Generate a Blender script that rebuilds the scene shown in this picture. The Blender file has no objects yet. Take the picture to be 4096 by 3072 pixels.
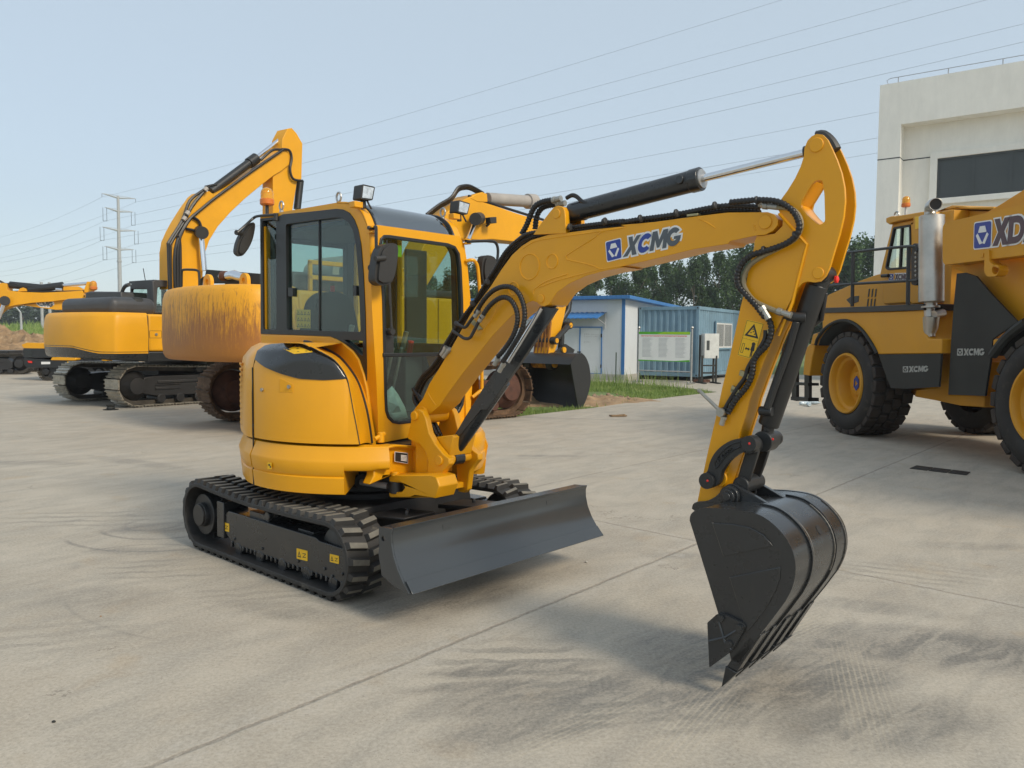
import bpy, bmesh, math, random
from math import *
from mathutils import Vector, Matrix
from mathutils.geometry import tessellate_polygon
random.seed(7)
C = bpy.context.scene.collection
# ---------------------------------------------------------------- survey of the photograph: camera and pixel -> place
F = 3148.0; OFF = 185.0; ROLL = .0085; H = 1.58
_p = atan(OFF/F); cr, sr = cos(ROLL), sin(ROLL)
fw = Vector((0, cos(_p), -sin(_p))); up0 = Vector((0, sin(_p), cos(_p))); r0 = Vector((1, 0, 0))
RV = r0*cr+up0*sr; UV = up0*cr-r0*sr
REG = {'R1':(0,700,1.5082),'R2':(900,700,2.0109),'R3':(900,1300,2.0109),'R4':(650,1750,2.0109),'R5':(1500,1500,1.659),'R6':(1500,700,1.8433),
'R7':(2400,400,1.8436),'R8':(2600,1200,2.0733),'S1':(2600,1700,1.5078),'S2':(3100,700,1.3825),'S3':(3400,200,2.3707),'S4':(2000,1100,2.212),
'S5':(600,450,1.58),'S6':(0,1000,2.37),'S7':(0,1500,1.0552),'S8':(2048,1500,1.0552),'D':(0,0,.54004),'A1':(2900,1000,2.765),'A2':(2750,1550,2.765),
'A3':(3500,700,2.765),'A4':(3500,1200,2.2114),'A5':(2000,1150,3.318),'A6':(1000,950,2.765),'B1':(0,1000,2.765),'B2':(600,1000,3.6867),
'B3':(1900,700,3.6867),'B4':(3100,1300,3.6867),'B5':(1500,1550,4.424),'B6':(2600,1900,1.8433),'B7':(2048,2000,1.0801)}
def ray(reg, x, y):
    a = REG[reg]; X = a[0]+x/a[2]; Y = a[1]+y/a[2]
    return fw+RV*((X-2048)/F)-UV*((Y-1536)/F)
def atz(z, reg, x, y):
    d = ray(reg, x, y); t = (z-H)/d.z; return Vector((d.x*t, d.y*t, z))
def atd(Y, reg, x, y):
    d = ray(reg, x, y); t = Y/d.y; return Vector((d.x*t, Y, H+d.z*t))
class Fr:
    """machine frame: s forward, w to its right-hand side, z up; heading deg turns from +X toward the camera"""
    def __init__(s, ox, oy, deg): s.ox, s.oy, s.deg = ox, oy, deg; a = radians(deg); s.c, s.s = cos(a), sin(a)
    def loc(s, P): dx, dy = P[0]-s.ox, P[1]-s.oy; return (dx*s.c-dy*s.s, -dx*s.s-dy*s.c, P[2])
    def wor(s, q): return (s.ox+q[0]*s.c-q[1]*s.s, s.oy-q[0]*s.s-q[1]*s.c, q[2])
    def Z(s, z, *a): return s.loc(atz(z, *a))
    def _r(s, *a): d = ray(*a); return s.loc((d[0]+s.ox, d[1]+s.oy, 0)), s.loc((0, 0, 0)), d
    def W(s, w, *a): dl, c, d = s._r(*a); t = (w-c[1])/dl[1]; return (c[0]+dl[0]*t, w, H+d[2]*t)
    def S(s, x, *a): dl, c, d = s._r(*a); t = (x-c[0])/dl[0]; return (x, c[1]+dl[1]*t, H+d[2]*t)
    def wz(s, w, reg, pts): return [(q[0], q[2]) for q in (s.W(w, reg, *p) for p in pts)]
    def sz(s, x, reg, pts): return [(q[1], q[2]) for q in (s.S(x, reg, *p) for p in pts)]
# ---------------------------------------------------------------- mesh helpers
class MB:
    def __init__(s, fr=None): s.v = []; s.f = []; s.m = []; s.fr = fr; s.mi = 0
    def add(s, vs, fs):
        n = len(s.v); s.v += [tuple(v) for v in vs]; s.f += [tuple(i+n for i in f) for f in fs]; s.m += [s.mi]*len(fs); return s
    def box(s, a, b):
        x0, y0, z0 = a; x1, y1, z1 = b
        return s.add([(x0,y0,z0),(x1,y0,z0),(x1,y1,z0),(x0,y1,z0),(x0,y0,z1),(x1,y0,z1),(x1,y1,z1),(x0,y1,z1)],
                     [(3,2,1,0),(4,5,6,7),(0,1,5,4),(1,2,6,5),(2,3,7,6),(3,0,4,7)])
    def obox(s, c, u, v, w):
        c, u, v, w = Vector(c), Vector(u), Vector(v), Vector(w)
        P = [c+u*i+v*j+w*k for k in (-1, 1) for i, j in ((-1,-1),(1,-1),(1,1),(-1,1))]
        return s.add(P, [(3,2,1,0),(4,5,6,7),(0,1,5,4),(1,2,6,5),(2,3,7,6),(3,0,4,7)])
    def prism(s, loops, d0, d1, mp, caps=True):
        """loops: outer polygon and holes in 2D; mp(a,b,d) -> 3D point"""
        if not isinstance(loops[0][0], (tuple, list)): loops = [loops]
        vs = [(a, b) for L in loops for a, b in L]; n = len(vs)
        P = [mp(a, b, d0) for a, b in vs]+[mp(a, b, d1) for a, b in vs]
        fs = []
        if caps:
            tri = tessellate_polygon([[Vector((a, b, 0)) for a, b in L] for L in loops])
            for t in tri:
                fs.append(tuple(t)); fs.append(tuple(i+n for i in reversed(t)))
        o = 0
        for L in loops:
            k = len(L)
            for i in range(k): j = (i+1) % k; fs.append((o+i, o+j, o+j+n, o+i+n))
            o += k
        return s.add(P, fs)
    def pw(s, loops, w0, w1): return s.prism(loops, w0, w1, lambda a, b, d: (a, d, b))
    def ps(s, loops, s0, s1): return s.prism(loops, s0, s1, lambda a, b, d: (d, a, b))
    def pz(s, loops, z0, z1): return s.prism(loops, z0, z1, lambda a, b, d: (a, b, d))
    def tube(s, pts, r, n=8, smooth=0, cap=True, rf=None, flat=1.0):
        pts = [Vector(p) for p in pts]
        if smooth: pts = catmull(pts, smooth)
        if isinstance(r, (list, tuple)) and len(r) != len(pts):
            R0 = r; r = []
            for i in range(len(pts)): q = i/(len(pts)-1)*(len(R0)-1); j = min(int(q), len(R0)-2); r.append(R0[j]+(R0[j+1]-R0[j])*(q-j))
        rings = []; t0 = (pts[1]-pts[0]).normalized()
        nrm = t0.cross(Vector((0, 0, 1)))
        if nrm.length < .1: nrm = t0.cross(Vector((1, 0, 0)))
        nrm.normalize(); L = 0
        for i, p in enumerate(pts):
            if i: L += (p-pts[i-1]).length
            t = (pts[min(i+1, len(pts)-1)]-pts[max(i-1, 0)])
            if t.length < 1e-9: t = t0
            t = t.normalized(); nrm = (nrm-t*nrm.dot(t)); nrm.normalize(); b = t.cross(nrm)
            rr = r[i] if isinstance(r, (list, tuple)) else r
            if rf: rr *= rf(L)
            rings.append([p+nrm*cos(2*pi*k/n)*rr+b*sin(2*pi*k/n)*rr*flat for k in range(n)])
        vs = [v for R in rings for v in R]; fs = []
        for i in range(len(rings)-1):
            for k in range(n): a = i*n+k; b = i*n+(k+1) % n; fs.append((a, a+n, b+n, b))
        if cap: fs.append(tuple(range(n))); fs.append(tuple(reversed(range(len(vs)-n, len(vs)))))
        return s.add(vs, fs)
    def cyl(s, a, b, r, n=20, r2=None): return s.tube([a, b], [r, r if r2 is None else r2], n)
    def lathe(s, c, ax, prof, n=28, ref=None, caps=True):
        """prof: (radius, along axis)"""
        c, ax = Vector(c), Vector(ax).normalized(); u = ax.cross(Vector((0, 0, 1)))
        if u.length < .1: u = ax.cross(Vector((1, 0, 0)))
        u.normalize(); w = ax.cross(u); vs = []; fs = []
        for r, h in prof:
            for k in range(n): vs.append(c+ax*h+u*cos(2*pi*k/n)*r+w*sin(2*pi*k/n)*r)
        for i in range(len(prof)-1):
            for k in range(n): a = i*n+k; b = i*n+(k+1) % n; fs.append((a, b, b+n, a+n))
        if caps: fs.append(tuple(reversed(range(n)))); fs.append(tuple(range(len(vs)-n, len(vs))))
        return s.add(vs, fs)
    def grid(s, rows, closed=False):
        n = len(rows[0]); vs = [v for r in rows for v in r]; fs = []
        for i in range(len(rows)-1):
            for k in range(n if closed else n-1): a = i*n+k; b = i*n+(k+1) % n; fs.append((a, b, b+n, a+n))
        return s.add(vs, fs)
    def pieces(s):
        p = list(range(len(s.v)))
        def f(i):
            while p[i] != i: p[i] = p[p[i]]; i = p[i]
            return i
        for fc_ in s.f:
            a = f(fc_[0])
            for i in fc_[1:]: p[f(i)] = a
        G = {}
        for k, fc_ in enumerate(s.f): G.setdefault(f(fc_[0]), []).append(k)
        out = []
        for ks in G.values():
            m = MB(s.fr); ids = sorted({i for k in ks for i in s.f[k]}); ix = {i: j for j, i in enumerate(ids)}
            m.v = [s.v[i] for i in ids]; m.f = [tuple(ix[i] for i in s.f[k]) for k in ks]; m.m = [s.m[k] for k in ks]; out.append(m)
        return out
    def build(s, name, mats, parent=None, bevel=0, seg=2, ang=35, solid=0, sub=0, one=False):
        if name in EACH and not one:
            P = s.pieces()
            if len(P) > 1: return [m.build(name, mats, parent, bevel, seg, ang, solid, sub, True) for m in P][0]
        me = bpy.data.meshes.new(name)
        pf = ROOTS.get(rootof(parent).name) if parent else None
        vs = s.v
        if pf is not s.fr:
            if s.fr: vs = [s.fr.wor(v) for v in vs]
            if pf: vs = [pf.loc(v) for v in vs]
        if pf: vs = [(v[0], -v[1], v[2]) for v in vs]
        me.from_pydata(vs, [], s.f)
        if not isinstance(mats, (list, tuple)): mats = [mats]
        for m in mats: me.materials.append(m)
        me.polygons.foreach_set('material_index', s.m)
        bm = bmesh.new(); bm.from_mesh(me); bmesh.ops.recalc_face_normals(bm, faces=bm.faces); bm.to_mesh(me); bm.free()
        me.shade_smooth(); me.set_sharp_from_angle(angle=radians(ang))
        o = bpy.data.objects.new(name, me); C.objects.link(o)
        if parent: o.parent = parent
        if solid: md = o.modifiers.new('t', 'SOLIDIFY'); md.thickness = solid; md.offset = 0
        if bevel:
            md = o.modifiers.new('b', 'BEVEL'); md.width = bevel; md.segments = seg; md.limit_method = 'ANGLE'; md.angle_limit = radians(40); md.harden_normals = False
        return o
ROOTS = {}
EACH = {'pivot_pin', 'body', 'green_band', 'wheel_nut', 'bolt', 'key_lock', 'hose_clamp', 'hose_fitting', 'pin_head', 'paint_dot', 'hydraulic_hose', 'control_lever', 'lamp_bracket', 'red_knob', 'hydraulic_pipe', 'blade_arm', 'wear_strip', 'hose_bracket', 'window_latch', 'mirror_bracket', 'vent_slot', 'pin_cap', 'casting_hole', 'footing', 'guard_bolt', 'plate_lines', 'weld_bead', 'louvre', 'lock', 'panel_joint', 'roof_rail_x'}
def rootof(o):
    while o.parent: o = o.parent
    return o
def tag(o, label=None, cat=None, group=None, kind=None):
    if label: o['label'] = label
    if cat: o['category'] = cat
    if group: o['group'] = group
    if kind: o['kind'] = kind
    return o
def root(name, fr, label, cat, group=None):
    o = bpy.data.objects.new(name, None); C.objects.link(o); o.location = (fr.ox, fr.oy, 0); o.rotation_euler = (0, 0, -radians(fr.deg))
    ROOTS[o.name] = fr; return tag(o, label, cat, group)
def catmull(P, k=6):
    out = []; n = len(P)
    for i in range(n-1):
        a, b, c, d = P[max(i-1, 0)], P[i], P[i+1], P[min(i+2, n-1)]
        for j in range(k):
            t = j/k; out.append(.5*((2*b)+(c-a)*t+(2*a-5*b+4*c-d)*t*t+(3*b-a-3*c+d)*t**3))
    out.append(P[-1]); return out
def cat2(pts, k=5, closed=False):
    P = [Vector((a, b, 0)) for a, b in pts]
    if closed: P = P+[P[0]]
    R = catmull(P, k); return [(v.x, v.y) for v in (R[:-1] if closed else R)]
def fillet(pts, r, n=4):
    out = []; m = len(pts)
    for i in range(m):
        rr = r[i] if isinstance(r, (list, tuple)) else r
        p0, p, p1 = Vector(pts[i-1]), Vector(pts[i]), Vector(pts[(i+1) % m])
        a, b = (p0-p), (p1-p); q = min(rr, a.length*.45, b.length*.45)
        if q < 1e-5: out.append(tuple(p)); continue
        A, B = p+a.normalized()*q, p+b.normalized()*q
        for j in range(n+1): t = j/n; v = A*(1-t)**2+p*2*t*(1-t)+B*t*t; out.append((v.x, v.y))
    return out
def inset(pts, d):
    """move every edge of a polygon inward by d (outward if negative)"""
    A = sum(pts[i-1][0]*pts[i][1]-pts[i][0]*pts[i-1][1] for i in range(len(pts)))
    sg = 1 if A > 0 else -1; out = []; n = len(pts)
    for i in range(n):
        p0, p, p1 = Vector(pts[i-1]), Vector(pts[i]), Vector(pts[(i+1) % n])
        e0 = (p-p0); e1 = (p1-p)
        if e0.length < 1e-7 or e1.length < 1e-7: out.append(tuple(p)); continue
        e0.normalize(); e1.normalize()
        n0 = Vector((-e0.y, e0.x))*sg; n1 = Vector((-e1.y, e1.x))*sg; m = (n0+n1)
        if m.length < .2: m = n0
        m.normalize(); k = max(.45, m.dot(n0)); q = p+m*(d/k); out.append((q.x, q.y))
    return out
def circ(c, r, n=24, r2=None): return [(c[0]+r*cos(2*pi*k/n), c[1]+(r2 or r)*sin(2*pi*k/n)) for k in range(n)]
def quadmap(q):
    """unit square (u right, v up) to traced corners TL TR BR BL"""
    TL, TR, BR, BL = [Vector(p) for p in q]
    return lambda u, v: tuple((BL*(1-u)+BR*u)*(1-v)+(TL*(1-u)+TR*u)*v)
# ---------------------------------------------------------------- block letters
def _arc(a0, a1, n, rx, ry, c=(.5, .5)): return [(c[0]+rx*cos(radians(a0+(a1-a0)*k/n)), c[1]+ry*sin(radians(a0+(a1-a0)*k/n))) for k in range(n+1)]
GL = {'X': [[(0,0),(.33,0),(.51,.31),(.67,0),(1,0),(.69,.5),(1,1),(.67,1),(.49,.69),(.33,1),(0,1),(.31,.5)]],
'C': [_arc(38,322,18,.5,.5)+list(reversed(_arc(48,312,14,.24,.22)))],
'G': [_arc(38,345,18,.5,.5)+[(1,.52),(.52,.52),(.52,.36),(.72,.36)]+list(reversed(_arc(48,312,14,.24,.22)))],
'M': [[(0,0),(0,1),(.3,1),(.5,.5),(.7,1),(1,1),(1,0),(.76,0),(.76,.55),(.57,.1),(.43,.1),(.24,.55),(.24,0)]],
'D': [[(0,0),(0,1),(.5,1)]+_arc(70,-70,10,.5,.5)+[(.5,0)], [(.28,.24),(.28,.76),(.45,.76)]+_arc(55,-55,8,.25,.27)+[(.45,.24)]],
'A': [[(0,0),(.36,1),(.64,1),(1,0),(.7,0),(.65,.2),(.35,.2),(.3,0)], [(.42,.4),(.58,.4),(.5,.7)]]}
def letters(mb, txt, q, put, d, t, mi_of, gap=.06, outline=0, widths=None):
    """txt laid into the traced quad; put(a,b,d) -> 3D"""
    W = [(widths or {}).get(c, 1) for c in txt]; tot = sum(W)+gap*(len(txt)-1); x = 0; qm = quadmap(q)
    for c, w in zip(txt, W):
        loops = [[qm((x+a*w)/tot, b) for a, b in L] for L in GL[c]]
        if outline: loops = [inset(loops[0], -outline)]+[inset(L, outline) for L in loops[1:]]
        mb.mi = mi_of(c); mb.prism(loops, d, d+t, put); x += w+gap
def emblem(mb, q, put, d, t, blue=0, white=1, border=True):
    qm = quadmap(q)
    R = lambda m: fillet([qm(m, m), qm(1-m, m), qm(1-m, 1-m), qm(m, 1-m)], (Vector(qm(1, 0))-Vector(qm(0, 0))).length*.12)
    if border: mb.mi = white; mb.prism([R(-.05)], d, d+t*.5, put)
    mb.mi = blue; mb.prism([R(0)], d, d+t, put); mb.mi = white
    for L in ([(.25,.62),(.35,.85),(.65,.85),(.75,.62),(.70,.60),(.30,.60)], [(.12,.5),(.22,.58),(.52,.18),(.35,.14)], [(.88,.5),(.78,.58),(.52,.18),(.66,.14)]):
        mb.prism([[qm(a, b) for a, b in L]], d, d+t*1.5, put)
# ---------------------------------------------------------------- materials
def nt(name):
    m = bpy.data.materials.new(name); m.use_nodes = True; n = m.node_tree; return m, n, n.nodes['Principled BSDF']
def nd(n, t, **k):
    x = n.nodes.new(t)
    for a, b in k.items():
        if a.startswith('i_'): x.inputs[a[2:].replace('_', ' ')].default_value = b
        else: setattr(x, a, b)
    return x
def ramp(n, src, stops):
    r = nd(n, 'ShaderNodeValToRGB'); n.links.new(src, r.inputs[0]); e = r.color_ramp.elements
    while len(e) < len(stops): e.new(.5)
    for i, (p, c) in enumerate(stops): e[i].position = p; e[i].color = (*c, 1) if len(c) == 3 else c
    return r
def noise(n, scale, vec=None, detail=4, rough=.6, dist=0):
    x = nd(n, 'ShaderNodeTexNoise', i_Scale=scale, i_Detail=detail, i_Roughness=rough, i_Distortion=dist)
    if vec: n.links.new(vec, x.inputs['Vector'])
    return x
def mixc(n, fac, a, b, mode='MIX'):
    x = nd(n, 'ShaderNodeMix', data_type='RGBA', blend_type=mode); L = n.links.new
    for i, v in ((0, fac), (6, a), (7, b)):
        if isinstance(v, (int, float)): x.inputs[i].default_value = v
        elif isinstance(v, tuple): x.inputs[i].default_value = (*v, 1)
        else: L(v, x.inputs[i])
    return x.outputs[2]
def mth(n, op, a, b=0.0, c=None, clamp=False):
    x = nd(n, 'ShaderNodeMath', operation=op, use_clamp=clamp)
    for i, v in enumerate((a, b, c)):
        if v is None: continue
        if isinstance(v, (int, float)): x.inputs[i].default_value = v
        else: n.links.new(v, x.inputs[i])
    return x.outputs[0]
def objc(n, scale=(1, 1, 1), rot=(0, 0, 0)):
    t = nd(n, 'ShaderNodeTexCoord'); m = nd(n, 'ShaderNodeMapping'); n.links.new(t.outputs['Object'], m.inputs[0])
    m.inputs['Scale'].default_value = scale; m.inputs['Rotation'].default_value = rot; return m.outputs[0]
def bump(n, b, src, strength=.2, dist=.01):
    x = nd(n, 'ShaderNodeBump', i_Strength=strength, i_Distance=dist); n.links.new(src, x.inputs['Height']); n.links.new(x.outputs[0], b.inputs['Normal'])
def paint(name, col, rough=.35, metal=0, coat=0, var=.12, vscale=3, dirt=None, bmp=0, spec=.5):
    m, n, b = nt(name); v = objc(n); a = noise(n, vscale, v, 5)
    c = mixc(n, ramp(n, a.outputs[0], [(.3, (0, 0, 0)), (.7, (1, 1, 1))]).outputs[0], tuple(x*(1-var) for x in col), tuple(min(1, x*(1+var*.5)) for x in col))
    if dirt:
        d = noise(n, dirt[1], v, 8, .7); c = mixc(n, ramp(n, d.outputs[0], [(dirt[2], (0, 0, 0)), (dirt[2]+.15, (1, 1, 1))]).outputs[0], c, dirt[0])
    n.links.new(c, b.inputs['Base Color']); f = noise(n, vscale*4, v, 3)
    n.links.new(mth(n, 'MULTIPLY_ADD', f.outputs[0], .15, rough-.07), b.inputs['Roughness'])
    b.inputs['Metallic'].default_value = metal; b.inputs['Coat Weight'].default_value = coat; b.inputs['Coat Roughness'].default_value = .12
    b.inputs['Specular IOR Level'].default_value = spec
    if name == 'yellow_paint': bump(n, b, noise(n, 9, v, 2).outputs[0], .05, .004)
    if bmp: bump(n, b, noise(n, 60, v, 3).outputs[0], bmp, .004)
    return m
YEL = (.76, .345, .005)
M = {}
M['yellow'] = paint('yellow_paint', YEL, .36, coat=.12, var=.05, spec=.4)
M['yellow_far'] = paint('yellow_paint_weathered', (.78, .36, .006), .48, coat=.05, var=.1, vscale=1.2, spec=.4)
M['yellow_truck'] = paint('yellow_paint_truck', (.62, .285, .008), .48, coat=.05, var=.08, vscale=1.0)  # truck yellow set darker, the shade on its near side put into the colour
M['black'] = paint('black_gloss_paint', (.022, .024, .026), .28, coat=.3, var=.15, dirt=((.045, .042, .036), 3.5, .60))
M['blacksat'] = paint('black_satin_paint', (.020, .021, .022), .42, var=.2)
M['blade'] = paint('blade_grey_paint', (.040, .045, .049), .21, coat=.35, var=.08, vscale=1)
M['plastic'] = paint('dark_plastic', (.030, .029, .028), .5, var=.15, bmp=.15)
M['frame'] = paint('black_window_frame', (.018, .019, .02), .35, var=.1)
M['rubber'] = paint('rubber', (.030, .029, .028), .62, var=.25, vscale=9, bmp=.3, dirt=((.14, .125, .10), 7, .60))
M['lug'] = paint('dusty_rubber_lug', (.16, .15, .125), .65, var=.3, vscale=14, bmp=.4, dirt=((.22, .17, .13), 22, .60))
M['hose'] = paint('hose_rubber', (.014, .013, .013), .42, var=.1)
M['hose_clear'] = paint('translucent_hose_guard', (.24, .20, .12), .35, var=.1)
M['chrome'] = paint('chrome', (.75, .76, .78), .12, metal=1, var=.02)
M['fitting'] = paint('zinc_fitting', (.40, .39, .35), .38, metal=.7, var=.2, vscale=20)
M['bracketm'] = paint('yellow_zinc', (.38, .34, .19), .4, metal=.6, var=.2, vscale=20)
M['steel'] = paint('bright_steel', (.45, .45, .44), .42, metal=.8, var=.2, vscale=12)
M['galv'] = paint('galvanised_grey', (.50, .51, .52), .5, metal=.3, var=.1)
M['sticker'] = paint('sticker_yellow', (.85, .50, .01), .4, var=.03)
M['ink'] = paint('ink_black', (.02, .02, .02), .5, var=.02)
M['white'] = paint('white_paint', (.78, .78, .76), .45, var=.05)
M['blue'] = paint('logo_blue', (.022, .055, .30), .35, var=.03)
M['logogrey'] = paint('logo_grey', (.085, .10, .115), .35, var=.03)
M['logobrown'] = paint('logo_plum', (.085, .055, .07), .4, var=.05)
M['red'] = paint('red_mark', (.75, .03, .02), .5, var=.05)
M['limegreen'] = paint('green_label', (.30, .55, .02), .5, var=.05)
M['green'] = paint('poster_green', (.10, .42, .03), .5, var=.3, vscale=2)
M['darkgreen'] = paint('dark_green_paint', (.035, .065, .035), .5)
M['seat'] = paint('seat_fabric', (.012, .028, .030), .8, var=.3, vscale=30)
M['inner'] = paint('cab_inner_trim', (.055, .06, .06), .7, var=.2)
M['bag'] = paint('milky_plastic_sheet', (.50, .58, .54), .3, var=.3, vscale=8)
M['weld'] = paint('bare_weld', (.15, .14, .125), .45, metal=.5, var=.5, vscale=60)
M['trackst'] = paint('worn_steel_track', (.085, .075, .062), .48, metal=.4, var=.4, vscale=6, dirt=((.16, .11, .07), 9, .58))
M['shoe'] = paint('polished_track_shoe', (.42, .38, .31), .38, metal=.55, var=.35, vscale=8, dirt=((.11, .08, .05), 7, .55))
M['darkframe'] = paint('black_undercarriage', (.022, .021, .021), .45, var=.3, dirt=((.07, .055, .04), 3, .62))
M['rusttrack'] = paint('rusty_track', (.13, .075, .04), .8, var=.5, vscale=7, dirt=((.26, .15, .08), 5, .55), bmp=.5)
M['rustred'] = paint('rust_red', (.10, .042, .026), .8, var=.4, vscale=7, bmp=.4)
M['tyre'] = paint('tyre_rubber', (.022, .020, .018), .7, var=.3, vscale=4, bmp=.3, dirt=((.055, .045, .033), 5, .55))
M['tyrelug'] = paint('tyre_tread', (.035, .026, .020), .7, var=.4, vscale=6, bmp=.3)
M['muffler'] = paint('brushed_stainless', (.50, .48, .44), .38, metal=.85, var=.25, vscale=3)
M['greyhood'] = paint('dark_grey_hood', (.050, .052, .056), .5, var=.15)
M['flap'] = paint('mud_flap_rubber', (.022, .023, .020), .65, var=.35, vscale=2, bmp=.3)
M['flapprint'] = paint('pale_print', (.36, .36, .33), .6, var=.3, vscale=20)
M['amberbase'] = paint('amber_plastic', (.62, .17, .02), .3, var=.1)
M['cylgrey'] = paint('dusty_grey_cylinder', (.36, .33, .30), .6, var=.15)
M['wire'] = paint('wire', (.33, .35, .38), .6, var=.05)
M['pole'] = paint('pole_grey', (.42, .43, .43), .6, var=.1)
M['blueroof'] = paint('blue_roof_steel', (.045, .18, .44), .45, var=.12, vscale=1)
M['doorwhite'] = paint('grey_white_panel', (.62, .65, .66), .5, var=.06, vscale=2)
M['palebox'] = paint('worn_white_cabinet', (.60, .61, .58), .5, var=.15, vscale=5, dirt=((.22, .14, .09), 8, .66))
M['soilp'] = paint('soil', (.34, .225, .125), .95, var=.45, vscale=3, bmp=.8, dirt=((.48, .37, .24), 4, .56))
M['plaster'] = paint('foot_concrete', (.42, .40, .36), .85, var=.15)
M['bark'] = paint('bark', (.20, .16, .12), .9, var=.3, vscale=6)
M['drain'] = paint('cast_iron_grate', (.040, .036, .032), .7, var=.3, vscale=20)
M['bottle'] = paint('clear_plastic_bottle', (.55, .65, .70), .15, var=.3, vscale=30)
def glass(name, tint, gloss=.9, rough=.02, base=.035):
    m, n, b = nt(name); n.nodes.remove(b); o = n.nodes['Material Output']
    t = nd(n, 'ShaderNodeBsdfTransparent'); t.inputs[0].default_value = (*tint, 1)
    g = nd(n, 'ShaderNodeBsdfGlossy', i_Roughness=rough); g.inputs[0].default_value = (gloss, gloss, gloss, 1)
    lw = nd(n, 'ShaderNodeLayerWeight', i_Blend=.5); f = mth(n, 'MULTIPLY_ADD', mth(n, 'POWER', lw.outputs[1], 5.0), .90, base); x = nd(n, 'ShaderNodeMixShader')
    n.links.new(f, x.inputs[0]); n.links.new(t.outputs[0], x.inputs[1]); n.links.new(g.outputs[0], x.inputs[2]); n.links.new(x.outputs[0], o.inputs[0]); return m
M['glass'] = glass('tinted_cab_glass', (.76, .86, .83), base=.06)
M['glassdark'] = glass('dark_roof_glass', (.25, .33, .30), base=.30)
M['windowdark'] = paint('window_dark_glass', (.055, .062, .060), .22, var=.15, vscale=.6)
def lens(name, col, em=0):
    m, n, b = nt(name); b.inputs['Base Color'].default_value = (*col, 1); b.inputs['Roughness'].default_value = .08
    b.inputs['Transmission Weight'].default_value = .55; return m
M['amber'] = lens('amber_lens', (1.0, .48, .03)); M['lampglass'] = paint('lamp_reflector', (.8, .8, .78), .18, metal=.8, var=.3, vscale=30)
# rust-streaked counterweight paint
def rustpaint():
    m, n, b = nt('rust_streaked_yellow_paint'); v = objc(n, (9, 9, 1.2)); v1 = objc(n)
    st = noise(n, 2.6, v, 12, .80); big = noise(n, 1.1, v1, 3)
    sp = nd(n, 'ShaderNodeSeparateXYZ'); n.links.new(v1, sp.inputs[0])
    h = mth(n, 'SUBTRACT', 2.0, sp.outputs[2]); h = mth(n, 'MULTIPLY', h, .30)        # rust creeps up from the lower edge
    k = mth(n, 'ADD', mth(n, 'ADD', st.outputs[0], h), mth(n, 'MULTIPLY', big.outputs[0], .25))
    f = ramp(n, k, [(.60, (0, 0, 0)), (.67, (.5, .5, .5)), (.76, (.95, .95, .95))])
    c = mixc(n, f.outputs[0], (.76, .345, .008), (.16, .05, .025))
    f2 = ramp(n, mth(n, 'ADD', h, mth(n, 'MULTIPLY', big.outputs[0], .2)), [(.08, (0, 0, 0)), (.30, (1, 1, 1))])
    c = mixc(n, mth(n, 'MULTIPLY', f2.outputs[0], .75), c, (.46, .18, .02)); n.links.new(c, b.inputs['Base Color']); b.inputs['Roughness'].default_value = .5
    return m
M['rustpaint'] = rustpaint()
def rustribs():
    m, n, b = nt('rust_stained_yellow_paint'); v = objc(n, (5, 5, .6)); st = noise(n, 3, v, 8, .7)
    n.links.new(ramp(n, st.outputs[0], [(.42, (.62, .25, .02)), (.6, (.12, .04, .02))]).outputs[0], b.inputs['Base Color']); b.inputs['Roughness'].default_value = .6; return m
M['rustribs'] = rustribs()
def wallmat(name, col, line=None, dirty=.2):
    m, n, b = nt(name); v = objc(n, (1, 1, 1)); a = noise(n, .55, v, 6, .65); s = noise(n, 2.2, objc(n, (1.5, 1.5, .35)), 7, .7)
    k = mth(n, 'MULTIPLY', mth(n, 'ADD', a.outputs[0], s.outputs[0]), .5)
    c = mixc(n, ramp(n, k, [(.38, (1, 1, 1)), (.62, (0, 0, 0))]).outputs[0], col, tuple(x*(1-dirty) for x in col)); n.links.new(c, b.inputs['Base Color'])
    b.inputs['Roughness'].default_value = .85; bump(n, b, noise(n, 25, v, 4).outputs[0], .15, .01); return m
M['wall'] = wallmat('white_render', (.90, .87, .79), dirty=.12)
M['shedpanel'] = wallmat('shed_panel', (.62, .65, .67), dirty=.08)
M['container'] = paint('container_blue', (.17, .28, .36), .55, var=.2, vscale=1.6, dirt=((.16, .17, .17), 3.2, .64))
def leafmat(name, a, b_, c_):
    m, n, b = nt(name); i = nd(n, 'ShaderNodeObjectInfo'); v = objc(n); x = noise(n, 1.1, v, 3); y = noise(n, 14, v, 2)
    k = mth(n, 'ADD', mth(n, 'MULTIPLY', x.outputs[0], .7), mth(n, 'MULTIPLY', y.outputs[0], .3))
    r = ramp(n, k, [(.36, a), (.52, b_), (.66, c_)]); hs = nd(n, 'ShaderNodeHueSaturation'); n.links.new(r.outputs[0], hs.inputs['Color'])
    n.links.new(mth(n, 'MULTIPLY_ADD', i.outputs['Random'], .5, .75), hs.inputs['Value']); n.links.new(hs.outputs[0], b.inputs['Base Color'])
    b.inputs['Roughness'].default_value = .6; b.inputs['Specular IOR Level'].default_value = .25
    tr = nd(n, 'ShaderNodeBsdfTranslucent'); n.links.new(hs.outputs[0], tr.inputs[0]); ms = nd(n, 'ShaderNodeMixShader', i_Fac=.25)
    n.links.new(b.outputs[0], ms.inputs[1]); n.links.new(tr.outputs[0], ms.inputs[2]); n.links.new(ms.outputs[0], n.nodes['Material Output'].inputs[0]); return m
M['leaf'] = leafmat('poplar_leaves', (.042, .078, .030), (.068, .122, .043), (.105, .17, .062))
M['leaffar'] = leafmat('far_leaves', (.045, .072, .045), (.065, .10, .055), (.10, .14, .075))
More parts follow.
